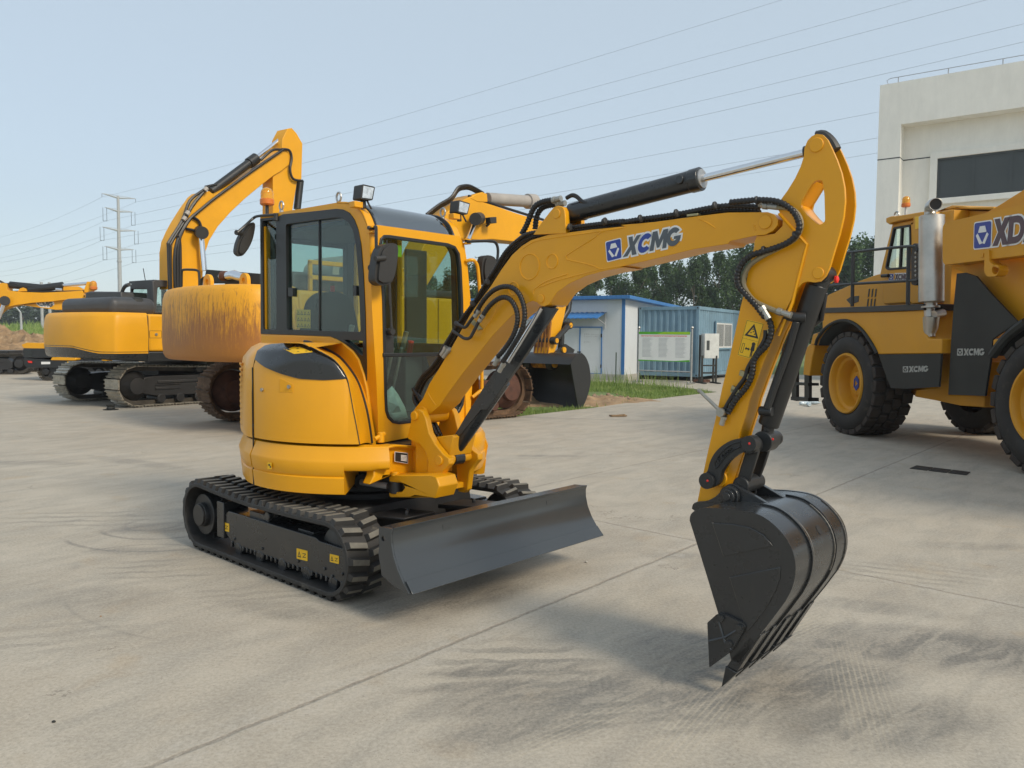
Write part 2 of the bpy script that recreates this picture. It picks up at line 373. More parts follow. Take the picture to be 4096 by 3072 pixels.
M['grassb'] = leafmat('grass_blades', (.12, .18, .04), (.19, .27, .07), (.34, .36, .15))
# concrete yard
def linemask(n, px, py, nx, ny, off, wdt, wob, side=None):
    d = mth(n, 'SUBTRACT', mth(n, 'ADD', mth(n, 'MULTIPLY', px, nx), mth(n, 'MULTIPLY', py, ny)), off)
    d = mth(n, 'ABSOLUTE', mth(n, 'ADD', d, wob)); f = mth(n, 'DIVIDE', mth(n, 'SUBTRACT', wdt, d), wdt*.6, clamp=True)
    return f
def blob(n, px, py, x, y, rx, ry, rot, soft=1.0):
    c, s = cos(radians(rot)), sin(radians(rot)); dx = mth(n, 'SUBTRACT', px, x); dy = mth(n, 'SUBTRACT', py, y)
    u = mth(n, 'ADD', mth(n, 'MULTIPLY', dx, c/rx), mth(n, 'MULTIPLY', dy, s/rx)); v = mth(n, 'ADD', mth(n, 'MULTIPLY', dx, -s/ry), mth(n, 'MULTIPLY', dy, c/ry))
    r = mth(n, 'ADD', mth(n, 'MULTIPLY', u, u), mth(n, 'MULTIPLY', v, v)); return mth(n, 'DIVIDE', mth(n, 'SUBTRACT', 1, r), soft, clamp=True)
def along(n, deg, su, sv):
    t = nd(n, 'ShaderNodeTexCoord'); sp = nd(n, 'ShaderNodeSeparateXYZ'); n.links.new(t.outputs['Object'], sp.inputs[0]); c, s = cos(radians(deg)), sin(radians(deg))
    u = mth(n, 'ADD', mth(n, 'MULTIPLY', sp.outputs[0], c*su), mth(n, 'MULTIPLY', sp.outputs[1], s*su)); v = mth(n, 'ADD', mth(n, 'MULTIPLY', sp.outputs[0], -s*sv), mth(n, 'MULTIPLY', sp.outputs[1], c*sv))
    cb = nd(n, 'ShaderNodeCombineXYZ'); n.links.new(u, cb.inputs[0]); n.links.new(v, cb.inputs[1]); return cb.outputs[0]
def concrete():
    m, n, b = nt('yard_concrete'); t = nd(n, 'ShaderNodeTexCoord'); sp = nd(n, 'ShaderNodeSeparateXYZ'); n.links.new(t.outputs['Object'], sp.inputs[0]); P = t.outputs['Object']
    px, py = sp.outputs[0], sp.outputs[1]
    big = noise(n, .35, P, 4, .55); mid = noise(n, 1.7, P, 6, .65, .6); fine = noise(n, 55, P, 6, .8); grit = nd(n, 'ShaderNodeTexVoronoi', i_Scale=75.0); n.links.new(P, grit.inputs['Vector'])
    br = along(n, 54, 1.3, 15); brush = noise(n, 1.6, br, 7, .75)
    st = along(n, 50, 1.0, 3.0); smear = noise(n, 1.3, st, 6, .7, .4)
    base = ramp(n, big.outputs[0], [(.35, (.37, .325, .26)), (.5, (.425, .372, .295)), (.65, (.465, .408, .322))]).outputs[0]
    base = mixc(n, ramp(n, mid.outputs[0], [(.38, (0, 0, 0)), (.62, (1, 1, 1))]).outputs[0], base, (.485, .435, .355))
    base = mixc(n, mth(n, 'MULTIPLY', ramp(n, smear.outputs[0], [(.43, (0, 0, 0)), (.62, (1, 1, 1))]).outputs[0], .45), base, (.25, .235, .205))
    base = mixc(n, mth(n, 'MULTIPLY', ramp(n, noise(n, 2.3, P, 3, .5).outputs[0], [(.62, (0, 0, 0)), (.72, (1, 1, 1))]).outputs[0], .35), base, (.40, .29, .17))
    base = mixc(n, mth(n, 'MULTIPLY', ramp(n, brush.outputs[0], [(.62, (0, 0, 0)), (.70, (1, 1, 1))]).outputs[0], .4), base, (.17, .165, .155))
    base = mixc(n, mth(n, 'MULTIPLY', ramp(n, brush.outputs[0], [(.28, (1, 1, 1)), (.36, (0, 0, 0))]).outputs[0], .15), base, (.50, .47, .42))
    # tyre smears, worn dark areas, and painted-in shade below blade and truck
    tn = ramp(n, noise(n, 2.4, along(n, 40, .9, 3.2), 7, .72, .7).outputs[0], [(.45, (0, 0, 0)), (.56, (1, 1, 1))]).outputs[0]
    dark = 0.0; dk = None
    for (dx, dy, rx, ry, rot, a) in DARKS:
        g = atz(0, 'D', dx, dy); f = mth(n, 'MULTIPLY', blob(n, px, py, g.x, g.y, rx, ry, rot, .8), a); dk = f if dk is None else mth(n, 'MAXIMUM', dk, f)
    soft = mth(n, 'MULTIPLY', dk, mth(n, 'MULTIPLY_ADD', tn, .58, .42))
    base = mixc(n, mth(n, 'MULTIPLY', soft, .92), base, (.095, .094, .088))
    # tyre tread prints: pale stripes inside dark bands
    for (dx, dy, rx, ry, rot, sc) in PRINTS:
        g = atz(0, 'D', dx, dy); mk = mth(n, 'MULTIPLY', blob(n, px, py, g.x, g.y, rx, ry, rot, 1.0), .5)
        mp = nd(n, 'ShaderNodeMapping'); mp.inputs['Rotation'].default_value = (0, 0, -radians(rot)); n.links.new(P, mp.inputs[0])
        wv = nd(n, 'ShaderNodeTexWave', bands_direction='Y', i_Scale=sc, i_Distortion=1.2, i_Detail=3.0, i_Detail_Scale=3.0); n.links.new(mp.outputs[0], wv.inputs[0])
        w = ramp(n, wv.outputs[0], [(.62, (0, 0, 0)), (.85, (1, 1, 1))]).outputs[0]
        base = mixc(n, mth(n, 'MULTIPLY', mth(n, 'MULTIPLY', w, mk), mth(n, 'MULTIPLY_ADD', mid.outputs[0], 2.4, -.5, clamp=True)), base, (.58, .50, .36))
    for (dx, dy, rx, ry, rot, sc, a) in DPRINTS:
        g = atz(0, 'D', dx, dy); mk = blob(n, px, py, g.x, g.y, rx, ry, 0, .7)
        mp = nd(n, 'ShaderNodeMapping'); mp.inputs['Rotation'].default_value = (0, 0, -radians(rot)); n.links.new(P, mp.inputs[0])
        wv = nd(n, 'ShaderNodeTexWave', bands_direction='Y', i_Scale=sc, i_Distortion=3.5, i_Detail=4.0, i_Detail_Scale=2.2); n.links.new(mp.outputs[0], wv.inputs[0])
        w = ramp(n, wv.outputs[0], [(.5, (0, 0, 0)), (.8, (1, 1, 1))]).outputs[0]
        base = mixc(n, mth(n, 'MULTIPLY', mth(n, 'MULTIPLY', w, mk), mth(n, 'MULTIPLY', mth(n, 'MULTIPLY_ADD', mid.outputs[0], 3.0, -.9, clamp=True), a)), base, (.12, .12, .11))
    # skid arcs behind the track
    for (rg, A_, B_, C_, wd, a) in ARCS:
        A_, B_, C_ = atz(0, rg, *A_), atz(0, rg, *B_), atz(0, rg, *C_); d_ = 2*(A_.x*(B_.y-C_.y)+B_.x*(C_.y-A_.y)+C_.x*(A_.y-B_.y)); q1, q2, q3 = A_.x**2+A_.y**2, B_.x**2+B_.y**2, C_.x**2+C_.y**2
        gx = (q1*(B_.y-C_.y)+q2*(C_.y-A_.y)+q3*(A_.y-B_.y))/d_; gy = (q1*(C_.x-B_.x)+q2*(A_.x-C_.x)+q3*(B_.x-A_.x))/d_; r = hypot(A_.x-gx, A_.y-gy)
        ex = mth(n, 'SUBTRACT', px, gx); ey = mth(n, 'SUBTRACT', py, gy); md = (A_+C_)/2; hl = (A_-C_).length*.6
        rr = mth(n, 'SQRT', mth(n, 'ADD', mth(n, 'MULTIPLY', ex, ex), mth(n, 'MULTIPLY', ey, ey)))
        rr = mth(n, 'ADD', rr, mth(n, 'MULTIPLY', mth(n, 'SUBTRACT', mid.outputs[0], .5), .05))
        k = mth(n, 'DIVIDE', mth(n, 'SUBTRACT', wd, mth(n, 'ABSOLUTE', mth(n, 'SUBTRACT', rr, r))), wd, clamp=True)
        k = mth(n, 'MULTIPLY', k, mth(n, 'MULTIPLY', blob(n, px, py, md.x, md.y, hl, hl, 0, .4), mth(n, 'MULTIPLY_ADD', smear.outputs[0], 2.0, -.3, clamp=True))); base = mixc(n, mth(n, 'MULTIPLY', k, a), base, (.12, .12, .115))
    # joints between the slabs
    wob = mth(n, 'MULTIPLY', mth(n, 'SUBTRACT', noise(n, 5, P, 8, .75).outputs[0], .5), .05)
    frg = noise(n, 11, P, 5, .8)
    v2 = mth(n, 'ADD', mth(n, 'MULTIPLY', px, .65), mth(n, 'MULTIPLY', py, .76)); v1 = mth(n, 'ADD', mth(n, 'MULTIPLY', px, .76), mth(n, 'MULTIPLY', py, -.65))
    J = [(linemask(n, px, py, .760, -.650, -2.813, .018, wob), .9), (mth(n, 'MULTIPLY', linemask(n, px, py, .760, -.650, -5.2, .018, wob), mth(n, 'GREATER_THAN', v2, 5.66)), .7),
         (mth(n, 'MULTIPLY', linemask(n, px, py, .679, .734, 5.46, .018, wob), mth(n, 'GREATER_THAN', v1, -4.2)), .8), (mth(n, 'MULTIPLY', linemask(n, px, py, -.21, .977, 24.95, .04, wob), mth(n, 'LESS_THAN', px, -8)), .8)]
    halo = linemask(n, px, py, .760, -.650, -2.813, .16, mth(n, 'MULTIPLY', wob, 3)); halo2 = mth(n, 'MULTIPLY', linemask(n, px, py, .679, .734, 5.46, .13, mth(n, 'MULTIPLY', wob, 3)), 1.0)
    base = mixc(n, mth(n, 'MULTIPLY', mth(n, 'MULTIPLY', mth(n, 'MAXIMUM', halo, halo2), ramp(n, frg.outputs[0], [(.45, (0, 0, 0)), (.6, (1, 1, 1))]).outputs[0]), .6), base, (.50, .46, .40))
    jj = None
    for f, a in J:
        f = mth(n, 'MULTIPLY', mth(n, 'MULTIPLY', f, a), mth(n, 'MULTIPLY_ADD', frg.outputs[0], 2.4, -.45, clamp=True)); jj = f if jj is None else mth(n, 'MAXIMUM', jj, f)
    base = mixc(n, mth(n, 'MULTIPLY', jj, .8), base, (.13, .105, .08))
    base = mixc(n, .30, base, ramp(n, fine.outputs[0], [(.34, (.13, .12, .10)), (.5, (.40, .36, .30)), (.66, (.68, .62, .52))]).outputs[0])
    base = mixc(n, mth(n, 'MULTIPLY', mth(n, 'MULTIPLY', mth(n, 'LESS_THAN', grit.outputs['Distance'], .22), mth(n, 'GREATER_THAN', noise(n, 31, P, 2).outputs[0], .60)), .5), base, (.15, .13, .11))
    ck = nd(n, 'ShaderNodeTexVoronoi', feature='DISTANCE_TO_EDGE', i_Scale=.55); wv2 = nd(n, 'ShaderNodeVectorMath', operation='ADD'); n.links.new(P, wv2.inputs[0]); n.links.new(noise(n, 3, P, 5, .6).outputs['Color'], wv2.inputs[1]); n.links.new(wv2.outputs[0], ck.inputs['Vector'])
    cm = mth(n, 'MULTIPLY', mth(n, 'LESS_THAN', ck.outputs['Distance'], .0035), mth(n, 'GREATER_THAN', noise(n, .8, P, 2).outputs[0], .60)); base = mixc(n, mth(n, 'MULTIPLY', cm, .45), base, (.12, .105, .085))
    n.links.new(base, b.inputs['Base Color']); n.links.new(mth(n, 'MULTIPLY_ADD', soft, -.25, .82), b.inputs['Roughness'])
    hh = mth(n, 'ADD', mth(n, 'MULTIPLY', fine.outputs[0], .3), mth(n, 'SUBTRACT', mth(n, 'MULTIPLY', brush.outputs[0], .3), mth(n, 'MULTIPLY', jj, 3))); bump(n, b, hh, .35, .006)
    b.inputs['Specular IOR Level'].default_value = .35; return m
# (display x, y, radius m, radius m, turn, strength)
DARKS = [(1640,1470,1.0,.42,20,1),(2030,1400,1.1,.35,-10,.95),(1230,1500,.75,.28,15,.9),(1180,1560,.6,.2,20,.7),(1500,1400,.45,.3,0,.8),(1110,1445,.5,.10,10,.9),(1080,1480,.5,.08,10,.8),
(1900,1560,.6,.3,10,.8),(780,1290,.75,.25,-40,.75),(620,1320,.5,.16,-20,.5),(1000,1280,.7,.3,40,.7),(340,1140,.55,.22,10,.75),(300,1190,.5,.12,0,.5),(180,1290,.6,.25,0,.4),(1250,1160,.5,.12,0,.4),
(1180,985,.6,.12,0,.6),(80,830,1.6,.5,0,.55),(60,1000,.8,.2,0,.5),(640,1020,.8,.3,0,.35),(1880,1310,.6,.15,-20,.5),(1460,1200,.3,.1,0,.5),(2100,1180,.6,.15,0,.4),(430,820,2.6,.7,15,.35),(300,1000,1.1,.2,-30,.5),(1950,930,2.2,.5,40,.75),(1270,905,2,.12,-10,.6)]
PRINTS = [(1570,1400,.42,.17,40,11),(1720,1350,.36,.20,40,11),(1860,1480,.75,.17,72,12),(1500,1560,.7,.16,56,12),(1930,1250,.5,.3,-30,9),(1250,1570,.5,.12,40,12),(1640,1330,.4,.3,20,9),(1420,1290,.4,.2,30,12)]
DPRINTS = [(1120,1445,.48,.42,4,2.3,.85),(1200,1530,.5,.2,10,2.6,.7),(380,1225,.6,.35,12,2.4,.6),(170,1120,.8,.4,8,1.9,.5),(560,1285,.5,.2,15,2.8,.5),(1960,1240,.6,.35,-25,2.6,.55),(1330,1560,.5,.15,14,2.4,.6),(120,1370,.5,.3,20,2.4,.35)]
ARCS = [('S7', (285, 705), (430, 738), (760, 738), .030, .95), ('S7', (430, 664), (580, 692), (775, 684), .030, .9), ('S7', (520, 640), (640, 655), (770, 625), .05, .8), ('S7', (400, 740), (560, 720), (800, 722), .02, .6), ('B7', (1050, 718), (1250, 724), (1480, 712), .035, .6), ('B7', (1090, 795), (1330, 812), (1640, 788), .03, .65), ('B7', (600, 880), (900, 960), (1300, 860), .03, .35), ('S7', (280, 970), (430, 1060), (640, 1110), .02, .4), ('S7', (20, 905), (180, 870), (330, 800), .05, .35)]
M['concrete'] = concrete()
def groundmat():
    m, n, b = nt('field_ground'); v = objc(n); a = noise(n, .05, v, 6, .65); c = noise(n, 1.2, v, 6, .7)
    k = mth(n, 'ADD', mth(n, 'MULTIPLY', a.outputs[0], .6), mth(n, 'MULTIPLY', c.outputs[0], .4))
    n.links.new(ramp(n, k, [(.35, (.10, .145, .045)), (.52, (.15, .20, .06)), (.66, (.24, .22, .12))]).outputs[0], b.inputs['Base Color']); b.inputs['Roughness'].default_value = .95
    bump(n, b, c.outputs[0], .6, .2); return m
M['field'] = groundmat()
# ---------------------------------------------------------------- shared machine parts
def belt(fr, path, w0, w1, th):
    """closed band following path (outer surface) in the s-z plane"""
    n = len(path); inn = inset(path, th); mb = MB(fr); P = []
    for L, w in ((path, w0), (path, w1), (inn, w1), (inn, w0)): P.append([(a, w, b) for a, b in L])
    P.append(P[0]); rows = [[P[k][i] for k in range(4)] for i in range(n)]; rows.append(rows[0]); mb.grid(rows, closed=True); return mb
def resample(path, n):
    P = path+[path[0]]; L = [0]
    for i in range(1, len(P)): L.append(L[-1]+hypot(P[i][0]-P[i-1][0], P[i][1]-P[i-1][1]))
    T = L[-1]; out = []; j = 0
    for k in range(n):
        d = T*k/n
        while L[j+1] < d: j += 1
        t = (d-L[j])/(L[j+1]-L[j]); a, b = P[j], P[j+1]; p = (a[0]+(b[0]-a[0])*t, a[1]+(b[1]-a[1])*t)
        q = hypot(b[0]-a[0], b[1]-a[1]); out.append((p, ((b[0]-a[0])/q, (b[1]-a[1])/q)))
    return out, T
def trackpath(s0, z0, r0_, s1, z1, r1, sag=.02, bz=None):
    P = [(s0+r0_*cos(radians(a)), z0+r0_*sin(radians(a))) for a in range(270, 89, -12)]            # rear end, bottom to top (clockwise seen from the right)
    n = 9
    for i in range(1, n): t = i/n; P.append((s0+(s1-s0)*t, (z0+r0_)+((z1+r1)-(z0+r0_))*t-sag*sin(pi*t)*(1 if t < .5 else .8)))
    P += [(s1+r1*cos(radians(a)), z1+r1*sin(radians(a))) for a in range(90, -91, -12)]
    for i in range(1, n): t = i/n; P.append((s1+(s0-s1)*t, (z1-r1)+((z0-r0_)-(z1-r1))*t))
    return P
def plate_poly(fr, root_, name, mat, loops, w0, w1, bevel=0, **k):
    mb = MB(fr); mb.pw(loops, w0, w1); return mb.build(name, mat, root_, bevel=bevel, **k)
def ribbed(pitch=.011, d=.16): return lambda L: 1+d*sin(2*pi*L/pitch)
def hose(mb, pts, r, rib=True, k=10):
    P = catmull([Vector(p) for p in pts], k)
    if rib:
        Q = [P[0]]; st = .0042
        for i in range(1, len(P)):
            d = (P[i]-Q[-1]).length
            while d > st: Q.append(Q[-1]+(P[i]-Q[-1])*(st/d)); d = (P[i]-Q[-1]).length
        P = Q; mb.tube(P, r, 7, rf=ribbed(.017, .13))
    else: mb.tube(P, r, 8)
def beacon(parent, fr, c, k=1.0):
    b = MB(fr); b.lathe(c, (0, 0, 1), [(.012*k, -.05*k), (.012*k, 0), (.045*k, .0), (.055*k, .01*k), (.055*k, .045*k), (.05*k, .05*k)]); o = b.build('beacon', M['amberbase'], parent)
    d = MB(fr); d.lathe((c[0], c[1], c[2]+.05*k), (0, 0, 1), [(.049*k, 0), (.049*k, .045*k), (.044*k, .065*k), (.030*k, .082*k), (.01*k, .09*k)]); return o, d
# ================================================================= THE MINI EXCAVATOR
fm = Fr(-1.056, 5.753, 42)
mini = root('mini_excavator', fm, 'yellow mini excavator with rubber tracks and a grey dozer blade, nearest machine in the yard', 'excavator')
SIDE = lambda a, b, d: (a, d, b); FRONT = lambda a, b, d: (d, a, b)
# tracks
def mini_track(w0, w1):
    path = trackpath(-.885, .262, .236, .715, .252, .226, .03); bt = belt(fm, path, w0, w1, .028)
    t = bt.build('track', M['rubber'], mini, bevel=.004)
    lg = MB(fm); R, T = resample(path, 104); out = 1 if w0 > 0 else -1
    for i, (p, d) in enumerate(R):
        nx, nz = -d[1], d[0]
        if (p[0]-0)*nx+(p[1]-.25)*nz < 0: nx, nz = -nx, -nz
        row = i % 2; a, b = ((w0+w1)/2+.005, w0-.004) if row == 0 else (w1+.004, (w0+w1)/2-.005)
        if out < 0: a, b = b, a
        hh, hb, ht = .033, .0205, .0145
        sk = .012*(1 if row == 0 else -1)
        V = []
        for (e, ww, off) in ((0, min(a, b), sk), (0, max(a, b), -sk), (hh, min(a, b)+.010, sk), (hh, max(a, b)-.010, -sk)):
            for q in (-1, 1):
                l = (hb if e == 0 else ht)*q*(1.25 if (ww > (w0+w1)/2) == (row == 0) else .8)+off
                V.append((p[0]+d[0]*l+nx*(e-.002), ww, p[1]+d[1]*l+nz*(e-.002)))
        lg.add(V, [(0, 1, 3, 2), (4, 6, 7, 5), (0, 4, 5, 1), (2, 3, 7, 6), (0, 2, 6, 4), (1, 5, 7, 3)])
    lg.m = [0 if i % 6 == 1 else 1 for i in range(len(lg.f))]; lg.build('tread_lugs', [M['lug'], M['rubber']], t, bevel=.002, seg=1, ang=30)
    wm = (w0+w1)/2; sg = 1 if w0 > 0 else -1; wo = w0 if w0*sg > w1*sg else w1
    sp = MB(fm); sp.cyl((-.885, wo-.02*sg, .262), (-.885, wo-.10*sg, .262), .088, 28); sp.cyl((-.885, wo-.05*sg, .262), (-.885, wo-.2*sg, .262), .15, 28)
    for k in range(15): a = 2*pi*k/15; sp.obox((-.885+.165*cos(a), wm, .262+.165*sin(a)), (.03*cos(a), 0, .03*sin(a)), (0, .02, 0), (-.014*sin(a), 0, .014*cos(a)))
    sp.build('sprocket', M['blacksat'], mini, bevel=.004)
    hc = MB(fm); hc.cyl((-.885, wo-.004*sg, .262), (-.885, wo-.022*sg, .262), .080, 28); hc.build('hub_cap', M['darkframe'], mini, bevel=.004)
    idl = MB(fm); idl.lathe((.715, wo-.09*sg, .252), (0, -sg, 0), [(.05, -.02), (.07, 0), (.17, .01), (.185, .02), (.185, .10), (.17, .12), (.06, .13)]); idl.build('idler', M['blacksat'], mini)
    fb = MB(fm); y0, y1 = sorted((wo-.065*sg, wo-.235*sg))
    fb.prism([[(-.60, .30), (-.56, .335), (.52, .335), (.56, .32), (.86, .318), (.885, .30), (.885, .135), (.80, .11), (-.50, .11), (-.60, .17)]], y0, y1, SIDE)
    fb.box((-.70, y0-.012, .13), (-.60, y1+.012, .39)); fb.box((-.30, y0+.02, .33), (-.05, y1-.02, .375))
    fb.box((.28, y0+.01, .33), (.45, y1-.03, .35))
    for k in range(5):
        s = -.42+.28*k; fb.cyl((s, y0-.004, .085), (s, y1+.004, .085), .045, 14)
    for k in range(26): fb.box((-.52+.052*k, y0-.006, .085), (-.50+.052*k, y1+.006, .118))
    fb.cyl((-.02, wm-.06, .40), (-.02, wm+.06, .40), .035, 16); fb.cyl((-.02, wo-.05*sg, .385), (-.02, wo-.08*sg, .385), .03, 16)
    for s, z in ((-.47, .15), (-.1, .15), (.33, .15), (.62, .16), (.80, .165), (-.5, .12), (.7, .13)): fb.cyl((s, wo-.07*sg, z), (s, wo-.055*sg, z), .011, 8)
    f = fb.build('track_frame', M['black'], mini, bevel=.008)
    if sg > 0:
        for q in ((468, 675, 537, 760, 18), (1080, 890, 1167, 995, 22), (1347, 935, 1420, 1018, 18)):
            P = fm.wz(wo-.064, 'R4', [(q[0], q[1]), (q[2], q[1]+q[4]), (q[2], q[3]), (q[0], q[3]-q[4])]); qm = quadmap(P)
            st = MB(fm); st.prism([fillet(P, .004)], wo-.0645, wo-.0625, SIDE); o = st.build('sticker', M['sticker'], f)
            ik = MB(fm); ik.prism([[qm(.1, .2), qm(.25, .8), qm(.42, .2)], [qm(.17, .3), qm(.25, .6), qm(.34, .3)]], wo-.062, wo-.0618, SIDE)
            for a, b in ((.55, .25), (.55, .6)): ik.prism([[qm(a, b), qm(a+.33, b+.04), qm(a+.30, b+.1), qm(a+.02, b+.07)]], wo-.062, wo-.0618, SIDE)
            ik.prism([[qm(.58, .3), qm(.62, .3), qm(.86, .62), qm(.82, .66)]], wo-.062, wo-.0618, SIDE)
            ik.build('sticker_print', M['ink'], o)
    return t
# sub-parts may only go one level below a part, so the print rides on the frame's sticker parent
mini_track(.87, .57); mini_track(-.87, -.57)
# carbody, blade arms, slew ring
cb = MB(fm); cb.prism([[(-.55, .20), (.55, .20), (.50, .46), (-.50, .46)]], -.56, .56, SIDE); cb.lathe((0, 0, .44), (0, 0, 1), [(.40, 0), (.40, .06), (.36, .06), (.36, .16)], 36)
cb.box((-.75, -.30, .22), (-.5, .30, .40)); cb.build('carbody', M['darkframe'], mini, bevel=.01)
ba = MB(fm)
for w in (.34, -.34):
    ba.prism([[(.45, .22), (1.30, .27), (1.32, .44), (1.0, .44), (.62, .40), (.45, .38)]], w-.05, w+.05, SIDE)
ba.prism([[(.95, .28), (1.05, .28), (1.05, .40), (.95, .40)]], -.34, .34, SIDE); ba.prism([[(.60, .41), (.95, .45), (.96, .47), (.60, .44)]], .20, .46, SIDE); ba.prism([[(.70, .41), (1.1, .46), (1.1, .48), (.70, .44)]], -.30, -.05, SIDE)
for s, w in ((.8, .3), (.86, .36), (.9, -.2)): ba.cyl((s, w, .45), (s, w, .485), .013, 8)
ba.build('blade_arm', M['darkframe'], mini, bevel=.008)
# blade
prof = [(1.497, .214), (1.445, .268), (1.398, .330), (1.362, .400), (1.345, .465), (1.343, .515), (1.354, .545)]
bk = [(a-.022, b+.004) for a, b in prof]; pr = cat2(prof, 4); bkc = cat2(bk, 4)
bl = MB(fm); bl.pw([pr+[(1.354, .548), (1.236, .535), (1.236, .515), (1.325, .520)]+list(reversed(bkc[:-3]))], -.868, .868)
endp = fillet([(1.492, .216)]+[(a-.003, b) for a, b in prof[1:]]+[(1.238, .537), (1.236, .38), (1.262, .27), (1.36, .235)], .004)
holec = circ((1.275, .478), .016, 14)
for w in (.872, -.872): bl.pw([endp, holec], w-.008, w+.008)
bl.box((1.18, -.5, .25), (1.345, -.44, .5)); bl.box((1.18, .44, .25), (1.345, .5, .5)); bl.box((1.20, -.6, .33), (1.30, .6, .42))
blade = bl.build('dozer_blade', M['blade'], mini, bevel=.003)
ce = MB(fm); ce.pw([[(1.503, .213), (1.508, .217), (1.452, .277), (1.447, .272)]], -.868, .868); ce.build('cutting_edge', M['blade'], blade, bevel=.0015)
# ---- house: skirt, hood door, counterweight
def plan(th, R):
    """plan radius of the body at turn th (deg from forward toward the near side); squarer at the tail"""
    a = abs(((th+180) % 360)-180)
    if a <= 118: return R
    t = min(1, (a-118)/62); return R*(1+.165*sin(pi*.5*t)**1.3)
def PC(th, R, z): r = plan(th, R); return (r*cos(radians(th)), r*sin(radians(th)), z)
sk = MB(fm); rings = [(.835, .580), (.860, .588), (.866, .640), (.871, .690), (.862, .698), (.872, .712), (.884, .790), (.880, .802), (.856, .862), (.850, .886), (.80, .893)]
ths = [98.5+k*3.9 for k in range(0, 58)]; ths = [t for t in ths if t < 322]
def skirt(ths_, name, par):
    mb = MB(fm); rows = [[PC(t, r, z) for r, z in rings]+[(0.30*cos(radians(t)), .30*sin(radians(t)), .893), (0.30*cos(radians(t)), .30*sin(radians(t)), .60)] for t in ths_]; mb.grid(rows, closed=True)
    n = len(rows[0]); mb.add(rows[0]+rows[-1], [tuple(range(n)), tuple(range(2*n-1, n-1, -1))]); return mb.build(name, M['yellow'], par, bevel=.0, ang=28)
skirt([97.4-k*2.5 for k in range(0, 21)][:21], 'side_skirt', mini)
skirt(ths, 'rear_skirt', mini)
# front piece of the skirt over the swing cylinder, thinner: cut away below z .73
fs = MB(fm); rr = [(.866, .735), (.878, .752), (.884, .792), (.880, .802), (.856, .862), (.850, .886), (.80, .893), (.78, .893), (.78, .735)]
rows = [[PC(t, r, (z if t > 34 else max(z, .742))) for r, z in rr] for t in [47.4, 45, 42, 39, 36, 33, 30, 28.8]]; fs.grid(rows, closed=True); k = len(rr); fs.add(rows[0]+rows[-1], [tuple(range(k)), tuple(range(2*k-1, k-1, -1))])
fs.build('skirt_bracket', M['yellow'], mini, bevel=.006)
# dark cavity behind the cut-away and inner frame
cv = MB(fm); cv.lathe((0, 0, .60), (0, 0, 1), [(.36, 0), (.38, .01), (.38, .27), (.3, .275)], 36); cv.build('turntable_frame', M['darkframe'], mini)
TH = [98.5, 92, 86, 80, 74, 67.4, 62, 57.7, 54, 51.3, 48.5, 45.9, 44.2, 42.1, 40.9]
ZT = [1.530, 1.532, 1.534, 1.536, 1.538, 1.534, 1.510, 1.481, 1.456, 1.428, 1.380, 1.320, 1.217, 1.07, .905]
def zt(th):
    if th > 98.5: return 1.53
    for i in range(len(TH)-1):
        if TH[i] >= th >= TH[i+1]: t = (TH[i]-th)/(TH[i]-TH[i+1]); return ZT[i]+(ZT[i+1]-ZT[i])*t
    return ZT[-1]
def sh(th): return max(.028, min(.13, .028+(min(th, 180)-52)*.0034))
def hprof(th):
    t = zt(th); s = sh(th); R0 = .858
    P = [(R0, .905), (R0, max(.906, t-s*1.2)), (R0-.25*s, max(.907, t-.40*s)), (R0-.70*s, max(.908, t-.10*s)), (R0-1.0*s, t)]
    return P
def rz(th, z):
    P = hprof(th)
    for (r0_, z0_), (r1_, z1_) in zip(P, P[1:]):
        if z0_ <= z <= z1_: return r0_+(r1_-r0_)*(z-z0_)/max(1e-6, z1_-z0_)
    return P[-1][0]
def hood(ths_, name):
    mb = MB(fm); rows = []
    for t in ths_:
        P = [PC(t, r, z) for r, z in hprof(t)]; e = P[-1]
        iw = .285 if 0 < t < 180 else 0
        ins = (e[0]*.3, .285, e[2]) if (t < 165) else (e[0]*.6, .1, e[2])
        if t < 66: ins = (e[0]*.93, e[1]*.9, e[2]-.02)
        rows.append(P+[ins])
    mb.grid(rows); return mb.build(name, M['yellow'], mini, ang=32)
door = hood([97.6+(45.9-97.6)*k/26 for k in range(27)]+[45, 44.2, 43.2, 42.1, 41.5, 41.0], 'engine_door')
INN = [(520, 132), (640, 134), (760, 180), (900, 250), (985, 338), (1060, 450), (1105, 570), (1140, 700), (1165, 840), (1180, 957)]
OUT = [(76, 1.538), (67.4, 1.536), (62, 1.512), (57.7, 1.483), (51.3, 1.430), (46.6, 1.335), (45.0, 1.240), (43.6, 1.12), (42.2, 1.01), (41.0, .905)]
IN3 = catmull([Vector(fm.W(.33, 'R3', x, y)) for x, y in INN], 4); OU3 = catmull([Vector(PC(t, .8585, z)) for t, z in OUT], 4)
for p_ in IN3+OU3: p_.z = min(p_.z, 1.534)
ff0 = MB(fm); rows = []
for i_, (a_, b_) in enumerate(zip(OU3, IN3)):
    n_ = Vector((.6, .3, .6)).normalized(); bulge = .016*max(0, min(1, (i_-10)/12)); rows.append([tuple(a_+(b_-a_)*k/5+n_*bulge*sin(pi*k/5)) for k in range(6)]+[(b_.x-.01, .285, b_.z-.015)])
ff0.grid(rows); ff0.build('front_fender', M['yellow'], mini, ang=50)
cw = MB(fm); rows = []
for t in [98.6+k*4 for k in range(0, 50)]:
    if t > 300: break
    R0 = .868 if t > 100 else .862
    P = [PC(t, R0, .902), PC(t, R0+.004, .92), PC(t, R0+.004, 1.20), PC(t, R0-.004, 1.36), PC(t, R0-.02, 1.43), PC(t, R0-.075, 1.50), PC(t, R0-.13, 1.528), PC(t, .3, 1.534)]; rows.append(P)
cw.grid(rows); cwo = cw.build('counterweight', M['yellow'], mini, ang=35)
